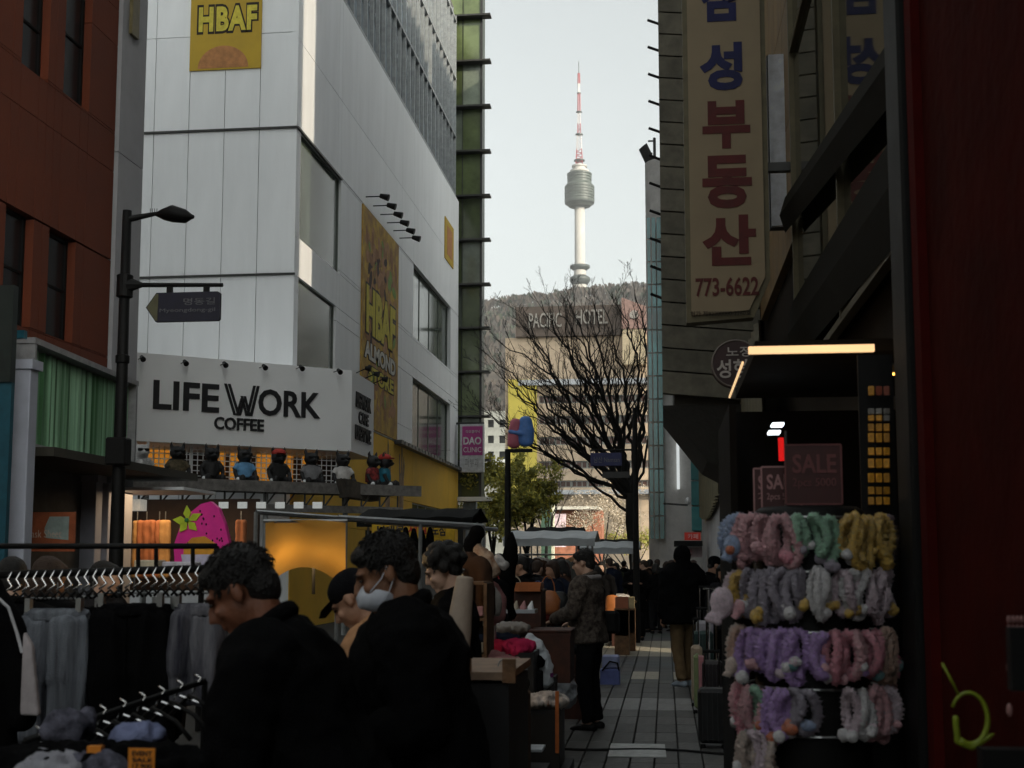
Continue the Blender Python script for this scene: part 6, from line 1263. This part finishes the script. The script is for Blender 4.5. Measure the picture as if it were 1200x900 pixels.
# ================================================================ GOODS BETWEEN THE RACKS AND THE PATH
D = 7.0; a, b_ = R(536, 690, D), R(540, 782, D); rc_ = MB(); rc_.loft([R(545,676,D), R(540,720,D), R(533,790,D)], [.045,.062,.072], 16, rnd_=False); o = fuse(rc_, 'cloth_roll', mat('beige_cloth', (.40,.33,.27), .9, var=.1, scale=10, bump=.4, bscale=200), None, voxel=.009, amp=.004); tag(o, 'tall roll of beige cloth standing behind the masked man', 'cloth roll')
D = 9.0; fu = MB(); fu.loft([R(556,643,D), R(566,655,D), R(578,668,D)], [.055,.075,.05], 10, rnd_=True); tag(fuse(fu, 'fur_bag', mat('tan_fur', (.30,.15,.08), .9, var=.5, scale=20, col2=(.5,.38,.28)), None, voxel=.012, amp=.008, amp2=.01), 'tan fur bag hanging above the shelves', 'bag')
fu = MB(); fu.loft([R(583,655,D), R(590,662,D)], [.035,.04], 8, rnd_=True); tag(fuse(fu, 'white_pom_hat', mat('white_fur', (.45,.42,.40), .9, var=.3, scale=20), None, voxel=.012, amp2=.012), 'small white furry hat hanging next to the tan fur bag', 'hat')
fu = MB(); fu.loft([R(560,622,D), R(552,640,D), R(562,660,D)], [.04,.055,.04], 10, rnd_=True); tag(fuse(fu, 'black_hat_bundle', J_black, None, voxel=.014, amp=.02), 'bundle of black hats hanging over the tan fur bag', 'hat')
b = MB(); p = R(600, 640, 9.6); b.loft([R(600,625,9.6), R(598,650,9.6), R(594,690,9.6), R(600,720,9.6)], [.02,.045,.05,.03], 10, rnd_=True); tag(fuse(b, 'black_scarf_bundle', J_black, None, voxel=.016, amp=.02), 'bundle of black scarves on the stall pole', 'scarf')
def shelf(label, x0, x1, y0, D, zb, m, levels=4, name='shelf_rack'):
    a, b = R(x0, y0, D), R(x1, y0, D); T = thing(name, label, 'shelf', ((a.x+b.x)/2, D, zb)); w_ = b.x-a.x
    for sg, xx in ((-1, a.x), (1, b.x)): MB().box((xx, D, (a.z+zb)/2), (.02, .35, a.z-zb)).build('side_panel', m, T)
    for k in range(levels+1): MB().box(((a.x+b.x)/2, D, zb+(a.z-zb)*k/levels), (w_-.02, .34, .018)).build('shelf', m, T)
    return T, a, b
T, a, b_ = shelf('dark brown shelf rack stacked with pale spools', 551, 573, 683, 8.2, .35, M_wood, 5)
for k in range(5):
    z = .35+(a.z-.35)*k/5+.05
    for j in range(2): o = MB().box(((a.x+b_.x)/2+(j-.5)*.05, 8.05, z), (.045,.05,.05+.01*j), b=.004).build('small_box', mat(('cream_box','pink_box')[(j+k) % 2], ((.5,.45,.35),(.5,.25,.25))[(j+k) % 2], .6)); tag(o, f'{["left","right"][j]} small box on shelf {["one","two","three","four","five"][k]} of the brown rack, counted from the bottom', 'box', 'small boxes on the brown shelf rack')
def crate(name, label, x0, y0, x1, y1, D, depth, m, cat='crate', z0=None, lid=None, slats=False, open_=True):
    a, b = R(x0, y1, D), R(x1, y0, D); zl = a.z if z0 is None else z0; T = thing(name, label, cat, ((a.x+b.x)/2, D+depth/2, zl)); w_, h_ = b.x-a.x, b.z-zl; cx_ = (a.x+b.x)/2; th = .015
    for nm, c, d in (('front_panel', (cx_, D, zl+h_/2), (w_, th, h_)), ('back_panel', (cx_, D+depth, zl+h_/2), (w_, th, h_)), ('side_panel', (a.x+th/2, D+depth/2, zl+h_/2), (th, depth-th, h_)), ('side_panel', (b.x-th/2, D+depth/2, zl+h_/2), (th, depth-th, h_)), ('bottom', (cx_, D+depth/2, zl+.012), (w_-.03, depth-.03, .02))): MB().box(c, d).build(nm, m, T)
    MB().box((cx_, D-.004, b.z-.015), (w_+.012, .012, .03)).build('rim', m, T)
    if lid: MB().box((cx_, D+depth/2, b.z+.012), (w_+.02, depth+.02, .022), b=.005).build('lid', lid, T)
    return T
M_oc = mat('orange_crate', (.38,.11,.025), .5, var=.2, scale=6); M_bb = mat('black_bin', (.012,.012,.013), .5); M_dkw = mat('dark_red_wood', (.055,.018,.010), .7, var=.4, scale=8)
crate('orange_crate', 'bright orange crate on the stall behind the vendor', 603, 683, 633, 693, 11.5, .35, M_oc); crate('wooden_cabinet', 'dark red wooden chest under the orange crate', 600, 694, 634, 760, 11.6, .45, M_dkw, cat='chest', lid=M_dkw)
tag(MB().box(R(608, 716, 11.0), (.30,.25,.03)).build('white_tray', mat('white_tray', (.4,.43,.46), .4)), 'white tray with trinkets in front of the dark red chest', 'tray')
for i in range(4): p = R(595+i*9, 712, 10.95); tag(MB().loft([p, p+Vector((0.01,0,.05))], [.03,.008], 8, rnd_=True).build('trinket', [M_oc, mat('cream_box', (0,0,0)), mat('pink_box', (0,0,0)), M_white][i], None, True), ['orange', 'cream', 'dusty pink', 'white'][i]+' cone shaped trinket standing on the white tray', 'trinket')
# table with dark mass
tt = thing('goods_cart', 'black goods cart with wooden edges in front of the masked man', 'cart', R(570, 900, 5.0)); a_, b_ = R(528, 790, 5.0), R(598, 800, 5.0); MB().box(((a_.x+b_.x)/2, 5.3, (a_.z-.03)/2), (b_.x-a_.x, .7, a_.z-.03)).build('body', M_bb, tt); MB().box(((a_.x+b_.x)/2, 5.3, a_.z+.0), (b_.x-a_.x+.02, .74, .03)).build('top_board', mat('bleached_wood', (.22,.15,.10), .7, var=.3, scale=8), tt)
for px in (545, 597): MB().box((X_at(px,4.95,790), 4.94, a_.z+.02), (.05,.03,.09)).build('edge_block', M_wood, tt)
b = MB(); c = R(590, 781, 4.95); b.loft([c+Vector((math.cos(t_)*.02, 0, math.sin(t_)*.026)) for t_ in [PI*k/10 for k in range(11)]], .003, 6); b.build('handle', M_steel, tt)
tag(MB().box(R(598, 815, 6.4), (.09,.3,.16), b=.01).build('wooden_box', mat('bleached_wood', (0,0,0))), 'small bleached wooden box right of the black cart', 'box')
crate('black_bin', 'black bin heaped with pink cloth', 566, 765, 625, 812, 9.4, .45, M_bb, cat='bin'); heap('bright pink cloth on top of the black bin', 598, 760, 9.5, .17, .13, .05, fabric('hot_pink_cloth', (.65,.04,.13)), name='pink_cloth', cat='cloth')
crate('stand_table', 'dark stand carrying the white plastic bag', 620, 742, 668, 800, 10.6, .5, M_dkw, cat='table', lid=M_dkw)
def bag(label, px, pts, D, m, tie=None, name='plastic_bag'):
    b = MB(); P = [R(a, c, D) for a, c, r in pts]; Rr = [(r/F*D, r/F*D*.8) for a, c, r in pts]; b.loft(P, Rr, 14, side=Xv, rnd_=True); o = fuse(b, name, m, None, voxel=.010, smooth=1, amp=.018, fr=11, amp2=.008, fr2=35); return tag(o, label, 'plastic bag')
M_pl = mat('white_plastic', (.62,.66,.70), .35, var=.1, scale=10, bump=.3); M_pl2 = mat('grey_plastic', (.38,.41,.44), .35, var=.3, scale=14, bump=.4)
bag('tall white plastic bag standing on the black tub', 630, [(622,748,6),(628,760,10),(634,780,12),(636,796,12)], 9.9, M_pl); bag('grey white tied plastic bag on the ground by the standing man', 661, [(664,777,3),(663,786,7),(661,803,13),(661,818,14)], 11.8, M_pl2); bag('small pale bag tucked under the goods cart', 604, [(602,840,8),(602,855,10)], 8.4, M_pl2)
crate('black_tub', 'small black tub with a purple rim under the tall white bag', 625, 793, 650, 812, 9.9, .25, M_bb, cat='tub', z0=.5); tag(MB().box(R(637, 791, 9.86), (.15,.02,.03)).build('purple_band', mat('purple_cloth', (.12,.01,.10), .8)), 'purple cloth band over the edge of the black tub', 'cloth')
crate('big_black_bin', 'large black bin topped with printed white cloth near the camera', 604, 832, 655, 884, 9.0, .5, M_bb, cat='bin', z0=.18); heap('white printed cloth piled on the large black bin', 630, 822, 9.1, .17, .18, .06, mat('printed_cloth', (.50,.44,.40), .8, var=.5, scale=12), name='white_cloth', cat='cloth')
tag(MB().box(R(653, 846, 9.0), (.025,.03,.42)).build('wooden_plank', M_oc), 'upright orange brown plank at the corner of the large black bin', 'plank')
tag(MB().box((R(630,890,9.0).x, 9.3, .09), (.42,.6,.17)).build('low_crate', M_bb), 'low black crate under the large black bin', 'crate')
o = MB().box(R(618, 880, 8.2)+Vector((0,.12,0)), (.19,.22,.02), b=.004).build('flat_white_board', M_pl); tag(o, 'flat white board at the bottom edge beside the large black bin', 'board'); tag(MB().box((R(612,905,8.2).x, 8.34, .16), (.30,.26,.30)).build('dark_box', M_bb), 'dark box under the flat white board', 'box')
cl_ = thing('blue_cooler_bag', 'pale blue cooler bag with darker blue base and black strap on the paving', 'bag', R(714, 792, 17)); a_, b_ = R(703, 792, 17), R(726, 772, 17); cx_ = (a_.x+b_.x)/2
MB().box((cx_, 17.15, .11), (b_.x-a_.x,.22,.22), b=.015).build('base', mat('cooler_blue', (.16,.20,.48), .6), cl_); MB().box((cx_+.01, 17.15, .31), (b_.x-a_.x-.03,.2,.17), b=.02).build('lid', mat('cooler_pale', (.36,.40,.62), .6), cl_); b = MB(); b.loft([(cx_-.1,17.03,.20),(cx_,17.02,.32),(cx_+.10,17.03,.30),(cx_+.12,17.05,.2)], .012, 6); b.build('strap', M_black, cl_)
for i, (px, D, col, lab) in enumerate(((660, 18.5, (.45,.33,.2), 'cream carton beside the vendor table'), (728, 22.5, (.35,.12,.06), 'rust coloured box by the walking woman'), (690, 20, (.06,.07,.06), 'dark tub behind the patterned jacket man'), (735, 23.5, (.45,.36,.2), 'straw yellow box in the far row'), (648, 22, (.08,.12,.09), 'dark green crate under the pale roofed stall'))):
    crate('carton', lab, px-7, 700, px+8, 712, D, .4, mat('carton_%s' % 'abcde'[i], col, .7), cat='box', z0=.35); o = crate('low_crate', ['plain wooden', 'dented wooden', 'dark stained', 'pale worn', 'narrow wooden'][i]+' base crate carrying the '+lab.split(' beside')[0].split(' by')[0].split(' behind')[0].split(' in')[0].split(' under')[0], px-8, 713, px+9, 730, D, .42, M_wood, cat='crate', z0=0)
# hanging garments and piles that fill the stalls
GC = {'black': J_black, 'charcoal': J_char, 'navy': J_navy, 'brown': J_brown, 'cream': J_ivory, 'dark red': J_red, 'olive': J_olive, 'grey': J_grey, 'tan': fabric('tan_cloth', (.30,.18,.10)), 'rust': fabric('rust_cloth', (.30,.09,.03)), 'dusty pink': fabric('dusty_pink_cloth', (.38,.18,.18)), 'pale blue': fabric('pale_blue_cloth', (.20,.26,.36))}
gmesh = {}
def garment(label, px, py, D, col, w_=.42, h_=.62, rz=0, group='garments hung on the left stalls'):
    top = R(px, py, D); T = thing('hanging_shirt', label, 'garment', top-Vector((0,0,h_)), rz, group)
    k = rnd.randrange(3)
    if (k, col) not in gmesh:
        b = MB(); b.loft([(0,0,h_-.02),(0,0,h_-.07),(0,0,h_*.45),(0,0,0)], [(.06,.03),(w_*.46,.045),(w_*.40,.055),(w_*.44,.06)], 14, side=Xv)
        for sg in (-1,1): b.loft([(sg*w_*.40,0,h_-.09),(sg*w_*.56,0,h_*.5),(sg*w_*.58,0,h_*.12+.04*k)], [.05,.045,.04], 8, rnd_=True)
        gmesh[(k, col)] = fuse(b, 'cloth', GC[col], T, voxel=.02, smooth=2, amp=.022, fr=9+k, sq=.25).data
    else: obj_from(gmesh[(k, col)], 'cloth', T)
    b = MB(); b.loft([(-w_*.4,0,h_-.07),(0,0,h_+.01),(w_*.4,0,h_-.07)], .006, 5); b.loft([(0,0,h_+.01),(0,0,h_+.07)], .003, 4); b.build('hanger', M_steel, T, local=True)
cols = ['black','charcoal','brown','cream','navy','dark red','grey','tan','black','olive','rust','dusty pink','charcoal','pale blue','black','brown']
seen = {}
for i in range(9):
    col = cols[i]; seen[col] = seen.get(col, 0)+1; px = 608+i*9+rnd.uniform(-3,3); garment(f'{ORDW[seen[col]-1]} {col} garment from the left among those hung along the middle stalls', px, 654+rnd.uniform(-3,3), 18.5+i*.8, col, .36, .5, rz=rnd.uniform(-.9,.9))
rail('stall_rail', 'thin steel rail carrying the garments of the middle stalls', [R(604,650,18.3), R(694,650,26)], .015, M_steel)
seen = {}
for i in range(4):
    col = ['brown','cream','dusty pink','black'][i]; col = col if True else ['black','brown','cream','charcoal','tan','black','navy','rust','grey','black'][i]; seen[col] = seen.get(col, 0)+1
    garment(f'{ORDW[seen[col]-1]} {col} top from the left on the rail above the black goods cart', 546+i*8, 672+rnd.uniform(-3,3), 8.6+i*.28, col, .26, .34, rnd.uniform(-1.2,1.2), 'tops on the rail above the goods cart')
rail('goods_rail', 'thin rail carrying dark tops above the black goods cart', [R(542,668,8.5), R(580,668,9.6)], .012, M_steel)
pn = [('rust',612,742,12.2),('cream',596,738,11.5),('navy',582,752,10.4),('dark red',645,726,13.6),('tan',660,738,14.2),('dusty pink',576,776,8.2),('pale blue',655,716,16.5),('cream',684,718,18),('olive',640,716,15),('charcoal',668,760,13.4),('grey',586,800,7.8),('black',610,776,9.8),('tan',735,706,26),('cream',727,700,25)]
for i, (col, px, py, D) in enumerate(pn):
    z_ = R(px, py, D).z; heap(f'{col} bundle of folded clothes, {ORDW[i]} in the line of bundles along the left stalls', px, py, D, .17, .15, .06, GC[col], name='clothes_bundle', cat='clothes', vox=.016)
    if z_ > .2: tag(MB().box((R(px,py,D).x, D, (z_-.06)/2), (.34,.34,z_-.06), b=.01).build('display_plinth', [M_bb, M_dkw, M_wood, J_char][i % 4]), f'{["black","dark red","brown","charcoal"][i % 4]} plinth under the {col} bundle, {ORDW[i]} along the left stalls', 'plinth')
for i in range(7):
    px, D, m, nm = ((604,13,'tote_cream','cream'),(642,12.8,'tote_rust','rust'),(655,15.5,'tote_black','black'),(630,16.5,'tote_blue','blue'),(578,11,'tote_red','red'),(563,10,'tote_tan','tan'),(674,19,'tote_grey','grey'))[i]
    c = R(px, 700, D); T = thing('hanging_handbag', f'{nm} handbag hanging at the left stalls', 'bag', c-Vector((0,0,.14)), group='handbags hung on the stalls'); mm = mat(m, {'cream':(.45,.38,.28),'rust':(.35,.12,.04),'black':(.01,.01,.01),'blue':(.06,.10,.22),'red':(.25,.02,.02),'tan':(.30,.17,.08),'grey':(.2,.2,.2)}[nm], .5)
    b = MB(); b.loft([c-Vector((0,0,.12)), c-Vector((0,0,.02)), c+Vector((0,0,.04))], [(.12,.05),(.13,.055),(.09,.03)], 12, side=Xv, rnd_=True); b.build('pouch', mm, T, True); b = MB(); b.loft([c+Vector((.07*math.cos(a),0,.05+.16*math.sin(a))) for a in [PI*k/10 for k in range(11)]], .006, 5); b.build('strap', mm, T)
# cable and plate on the ground
b = MB(); pts = [R(615+i*22, 872+5*math.sin(i*.35)+i*.8, 9) for i in range(13)]; pts = [at_z(615+i*21, 874+2*math.sin(i*.6)+i*.8, .032) for i in range(14)]; b.loft(pts, .011, 6); tag(b.build('ground_cable', M_black, None, True), 'black cable running across the paving in the foreground', 'cable')
q = [at_z(px, py, .03) for px, py in ((716,871),(779,872),(781,887),(712,886))]; b = MB(); b.v = [tuple(p+Vector((0,0,-.008))) for p in q]+[tuple(p) for p in q]; b.f = [(0,1,2,3),(7,6,5,4),(0,4,5,1),(1,5,6,2),(2,6,7,3),(3,7,4,0)]; b.m = [0]*6
tag(b.build('metal_plate', mat('dented_steel', (.42,.43,.42), .45, .2, var=.25, scale=9, bump=.5, bscale=18)), 'pale dented metal plate lying on the paving over the cable', 'plate')

# ================================================================ SUITCASES on the right
def suitcase(label, x0, y0, x1, D, m, hz=.35, name='suitcase', zb=0.):
    a, b = R(x0, y0, D), R(x1, y0, D); w_ = b.x-a.x; cx_ = (a.x+b.x)/2; zt = a.z; T = thing(name, label, 'suitcase', (cx_, D+.16, zb))
    MB().box((cx_, D+.14, (zt+zb+.06)/2), (w_,.26,zt-zb-.06), b=.03).build('shell', m, T); g_ = MB()
    for k in range(5): g_.box((cx_-w_*.35+w_*.7*k/4, D-.0, (zt+zb+.06)/2), (.012,.03,(zt-zb)*.8))
    g_.build('rib', m, T)
    if hz:
        h_ = MB(); h_.bar((cx_-w_*.25, D+.2, zt), (cx_-w_*.25, D+.2, zt+hz), .008); h_.bar((cx_+w_*.25, D+.2, zt), (cx_+w_*.25, D+.2, zt+hz), .008); h_.build('telescopic_pole', M_chrome, T); MB().box((cx_, D+.2, zt+hz+.012), (w_*.62,.03,.03), b=.008).build('grip', M_black, T)
    wh = MB()
    for sx in (-1,1): wh.lathe((cx_+sx*w_*.35, D+.06, zb+.005), [(.02,0),(.024,.02),(.02,.045)], 10)
    wh.build('wheel', M_black, T); return T
suitcase('large black suitcase nearest the camera in the right hand row', 818, 808, 853, 11.3, M_bb, .30)
suitcase('rose edged black suitcase with raised handle behind the large black one', 823, 775, 848, 13.0, mat('case_dark', (.03,.025,.026), .3), .42); suitcase('pink suitcase squeezed beside the rose edged one', 819, 770, 826, 13.2, mat('case_pink', (.50,.22,.24), .4), 0)
suitcase('olive green suitcase in the right hand row', 813, 767, 821, 13.9, mat('case_green', (.22,.27,.12), .4), 0); suitcase('tan suitcase at the left of the row', 810, 757, 823, 14.6, mat('case_tan', (.42,.33,.24), .4), .28); suitcase('dark green suitcase with a wire handle at the back of the row', 812, 740, 836, 15.3, mat('case_bottle', (.02,.05,.045), .4), .25); suitcase('purple suitcase close to the black shop corner', 848, 775, 858, 12.2, mat('case_purple', (.25,.06,.36), .4), 0)
suitcase('silver grey suitcase farthest back by the pale wall', 816, 728, 836, 15.9, mat('case_silver', (.40,.38,.42), .4), .4)
for i, (px, D) in enumerate(((829, 15.0), (846, 12.4), (838, 13.6))):
    T = thing('display_pole', ['shiny display pole above the farthest suitcases', 'shiny display pole nearest the black shop corner', 'middle shiny display pole above the suitcases'][i], 'pole', (X_at(px, D), D, 0), group='shiny poles among the suitcases'); MB().bar((X_at(px,D), D, 0), (X_at(px,D), D, R(px, 690, D).z), .012).build('pole', M_chrome, T); MB().box((X_at(px,D), D, R(px, 690, D).z), (.12,.03,.02)).build('cross_bar', M_chrome, T)

# ================================================================ HAIR BAND RACK
RC = Vector((.515, 4.72, 0)); RR = .265
rk = thing('rotating_display_stand', 'black rotating display stand hung with plush hair bands', 'display stand', RC)
MB().lathe(RC, [(.20,.04),(.20,1.0),(.20,1.78),(.17,1.80)], 24).build('core', M_black, rk, True); MB().lathe(RC, [(.30,0),(.30,.03),(.22,.05)], 24).build('foot', M_black, rk)
rowsz = [R(950, y, 4.45).z for y in (607, 672, 744, 812, 868)]
for z in rowsz: MB().loft([RC+Vector((RR*.86*math.cos(a), RR*.86*math.sin(a), z+.005)) for a in [2*PI*k/32 for k in range(32)]], .005, 5, closed=True).build('hook_ring', M_steel, rk)
pcol = {'pink': (0.908, 0.469, 0.518), 'rose': (0.93, 0.323, 0.42), 'mint': (0.42, 0.786, 0.542), 'mustard': (0.93, 0.579, 0.079), 'plum': (0.18, 0.1, 0.13), 'brown': (0.16, 0.08, 0.04), 'ash grey': (0.42, 0.372, 0.469), 'white': (0.93, 0.908, 0.93), 'pale pink': (0.93, 0.738, 0.835), 'lavender': (0.664, 0.396, 0.93), 'tan': (0.762, 0.469, 0.347), 'beige': (0.762, 0.603, 0.518), 'sky blue': (0.372, 0.494, 0.762), 'orange': (0.7, 0.15, 0.03), 'teal': (0.1, 0.3, 0.33), 'red': (0.65, 0.06, 0.02)}
PM = {k: mat('plush_'+k.replace(' ', '_'), v, .95, var=.22, scale=90, bump=1.0, bscale=260, sheen=.5, spec=.1) for k, v in pcol.items()}
def plush_mesh(seed, w_, h_, r):
    rr = random.Random(seed); b = MB(); n, m_ = 72, 9; vs = []
    ph0 = rr.uniform(0, 6); hair = []
    for i in range(n):
        a = 2*PI*i/n; px_, pz = math.sin(a)*w_/2*(1+.15*math.sin(2*a+ph0)), -h_/2+math.cos(a)*h_/2; c = Vector((px_, .012*math.sin(a*2+ph0), pz)); t = Vector((math.cos(a)*w_, 0, -math.sin(a)*h_)).normalized(); u = Vector((0,1,0)); v = t.cross(u)
        for k in range(m_):
            q_ = 2*PI*k/m_+i*.35; d = u*math.cos(q_)+v*math.sin(q_); p = c+d*r*(1+.22*math.sin(q_*2+a*24))*(1+.45*noise.noise((c+d*.02)*150+Vector((seed,0,0)))); vs.append(p); hair.append((p, d, t))
    fs = [(i*m_+k, i*m_+(k+1) % m_, ((i+1) % n)*m_+(k+1) % m_, ((i+1) % n)*m_+k) for i in range(n) for k in range(m_)]
    # last ring meets the first with its own twist
    b.add(vs, [f for f in fs if max(f)-min(f) < m_*3])
    b.add([vs[j] for j in list(range((n-1)*m_, n*m_))+list(range(m_))], [(k, (k+1) % m_, m_+(k+1) % m_, m_+k) for k in range(m_)])
    for (p, d, t) in hair:
        for z_ in range(2):
            e = (d+Vector((rr.uniform(-.8,.8), rr.uniform(-.8,.8), rr.uniform(-.8,.8)))).normalized()*rr.uniform(.003,.008); s_ = e.orthogonal().normalized()*.0009; o_ = p-d*.002+t*rr.uniform(-.002,.002)
            b.add([o_-s_, o_+s_, o_+e], [(0,1,2)])
    return b
count = {}
rowdef = [
 [('sky blue',-100,'orange'),('sky blue',-86,None),('pink',-68,'pink'),('pink',-56,None),('pink',-45,'pink'),('pink',-34,None),('pink',-22,'rose'),('mint',-12,'ash grey'),('mint',-2,None),('mint',9,'ash grey'),('mustard',20,'white'),('mustard',32,None),('mustard',45,'mustard'),('mustard',60,None),('plum',76,'plum'),('brown',92,None)],
 [('pale pink',-100,'pink'),('mustard',-72,'white'),('ash grey',-60,'mustard'),('ash grey',-49,'mustard'),('ash grey',-38,None),('ash grey',-28,'white'),('ash grey',-14,'mustard'),('white',-4,None),('white',6,'mustard'),('pale pink',17,'mustard'),('white',27,None),('pale pink',40,'mustard'),('pale pink',54,None),('pale pink',68,'mustard')],
 [('beige',-96,'beige'),('tan',-78,'ash grey'),('lavender',-62,'teal'),('lavender',-50,'pink'),('lavender',-39,None),('lavender',-27,'pale pink'),('lavender',-15,'teal'),('lavender',-5,'pink'),('rose',7,'teal'),('rose',20,'pink'),('pink',31,'lavender'),('rose',42,'teal'),('tan',55,None),('tan',68,'brown'),('rose',84,'teal')],
 [('pink',-88,'white'),('rose',-74,'rose'),('pink',-62,None),('mint',-50,'orange'),('lavender',-41,'orange'),('lavender',-31,'white'),('ash grey',-19,'orange'),('ash grey',-10,'sky blue'),('pale pink',22,'white'),('white',33,'pale pink'),('pink',44,None),('pale pink',56,'pink'),('pink',70,'pink'),('pink',86,None)],
 [('beige',-70,'beige'),('pale pink',-55,'white'),('beige',-42,None)]]
rown = ['top', 'second', 'third', 'fourth', 'lowest']; onum = ['first', 'second', 'third', 'fourth', 'fifth', 'sixth', 'seventh', 'eighth', 'ninth', 'tenth', 'eleventh', 'twelfth', 'thirteenth', 'fourteenth']
pm_cache = [plush_mesh(s_, (.045,.06,.035,.075)[s_ % 4], .135+.010*(s_ % 3), .0165) for s_ in range(8)]
for ri, row in enumerate(rowdef):
    cnt = {}
    row2 = []
    for q_ in range(len(row)):
        row2.append(row[q_])
        if q_+1 < len(row) and 11 < row[q_+1][1]-row[q_][1] < 20: row2.append((row[q_][0], (row[q_][1]+row[q_+1][1])/2, None))
    row = row2
    for (col, ang, pom) in row:
        cnt[col] = cnt.get(col, 0)+1; tot = sum(1 for r_ in row if r_[0] == col); a = math.radians(ang+rnd.uniform(-2,2)); z = rowsz[ri]+rnd.uniform(-.006,.008)
        p = RC+Vector((math.sin(a)*RR, -math.cos(a)*RR, z)); lab = (f'{onum[cnt[col]-1]} {col} plush hair band from the left' if tot > 1 else f'only {col} plush hair band')+f' in the {rown[ri]} row'
        if pom: lab += f', {pom} pompoms'
        T = thing('plush_hair_band', lab, 'hair band', p, a+rnd.choice([rnd.uniform(.6,1.2), rnd.uniform(-.5,.5), rnd.uniform(-1.2,-.5)]), 'plush hair bands on the display stand'); T.rotation_euler.x = rnd.uniform(-.10,.16); T.rotation_euler.y = rnd.uniform(-.16,.16); T.scale = (rnd.uniform(.85,1.15), 1, rnd.uniform(.86,1.1))
        b = pm_cache[rnd.randrange(8)]; me = bpy.data.meshes.new('band'); me.from_pydata(b.v, [], b.f); me.materials.append(PM[col]); me.polygons.foreach_set('use_smooth', [True]*len(me.polygons)); obj_from(me, 'band', T)
        if pom:
            for q_ in range(rnd.choice([2,2,3])):
                bb = MB(); c = Vector((rnd.uniform(-.03,.03), -.018, -.140+rnd.uniform(-.012,.035))); bb.ell(c, rnd.uniform(.015,.024), 12, 8, amp=.25, fr=70); bb.build('pompom', PM[pom] if q_ != 1 else PM[rnd.choice(['white', pom])], T, True, local=True)
# plush paws and odd pieces at the left of the stand
for i, (px, py, r_, col, lab) in enumerate(((846, 706, .055, 'pale pink', 'pale furry glove with pink fingers hanging left of the display stand'), (858, 640, .040, 'sky blue', 'blue plush toy hanging at the upper left of the display stand'), (866, 712, .030, 'pink', 'pink plush paw hanging under the pale glove'), (857, 780, .030, 'beige', 'beige plush paw left of the third row'))):
    c = R(px, py, 4.45); b = MB(); b.ell(c, (r_*.75, r_*.5, r_), 14, 10)
    for k in range(4): d = Vector((-.8+.22*k, -.2, -.9+.05*k)).normalized(); b.loft([c+d*r_*.6, c+d*r_*1.3], r_*.22, 8, rnd_=True)
    tag(fuse(b, 'plush_paw', PM[col], None, voxel=.006, amp2=.004, fr2=80), lab, 'plush toy')
b = MB(); 
tag(MB().ell(R(856, 645, 4.38), .016, 10, 8, amp=.2, fr=60).build('orange_pompom', PM['orange'], None, True), 'orange pompom on the blue plush toy', 'pompom')
# lime hoop and tassels by the red wall
lh = thing('lime_hoop_toy', 'lime green hoop shaped plastic toy hanging before the deep red wall', 'toy', R(1140, 880, 2.9)); b = MB(); cc = R(1136, 842, 2.9); b.loft([cc+Vector((math.cos(a)*.038, 0, math.sin(a)*.055)) for a in [-2.2+4.9*k/20 for k in range(21)]], [.0035+.004*(1-k/20) for k in range(21)], 7); b.loft([R(1104,777,2.9), R(1124,815,2.9)], .003, 6)
ml_ = mat('lime_plastic', (.20,.26,.015), .4); b.build('hoop', ml_, lh, True); b = MB(); b.loft([R(1120,842,2.9), R(1122,870,2.9), R(1138,876,2.9), R(1165,860,2.9)], [.008,.008,.008,.004], 8, rnd_=True); fuse(b, 'grip', ml_, lh, voxel=.004, amp2=.002, local=False)
tg2 = thing('bead_tassel', 'pale bead tassels dangling at the right edge against the red wall', 'tassel', R(1190, 880, 2.6)); b = MB()
for i in range(5):
    for k in range(4+i % 3): b.ell(R(1182+i*5, 726+k*11, 2.6), (.004,.004,.008), 6, 5)
b.build('bead_string', mat('bead_pink', (.30,.16,.15), .4), tg2, True); MB().ell(R(1183, 782, 2.6), (.006,.005,.013)).build('bead', mat('bead_pink', (0,0,0)), tg2, True); MB().ell(R(1183, 832, 2.6), (.006,.005,.013)).build('bead', mat('bead_pink', (0,0,0)), tg2, True)
b = MB(); b.box(R(1198, 772, 2.58), (.05,.03,.12)); b.build('black_case', M_black, tg2); tag(MB().box(R(1185, 895, 2.7), (.12,.05,.06)).build('dark_holder', M_black), 'black holder at the bottom right below the lime hoop', 'holder')

# ================================================================ AIR
hz = MB().box((0, 1100, 300), (2400, 2600, 604)); ho = hz.build('haze', None)
m = bpy.data.materials.new('haze_air'); m.use_nodes = True; t = m.node_tree; t.nodes.remove(t.nodes['Principled BSDF']); v = t.nodes.new('ShaderNodeVolumePrincipled'); v.inputs['Color'].default_value = (.9,.93,.95,1); v.inputs['Density'].default_value = .00020; v.inputs['Anisotropy'].default_value = .2
t.links.new(v.outputs[0], t.nodes['Material Output'].inputs['Volume']); ho.data.materials.clear(); ho.data.materials.append(m); tag(ho, kind='stuff')
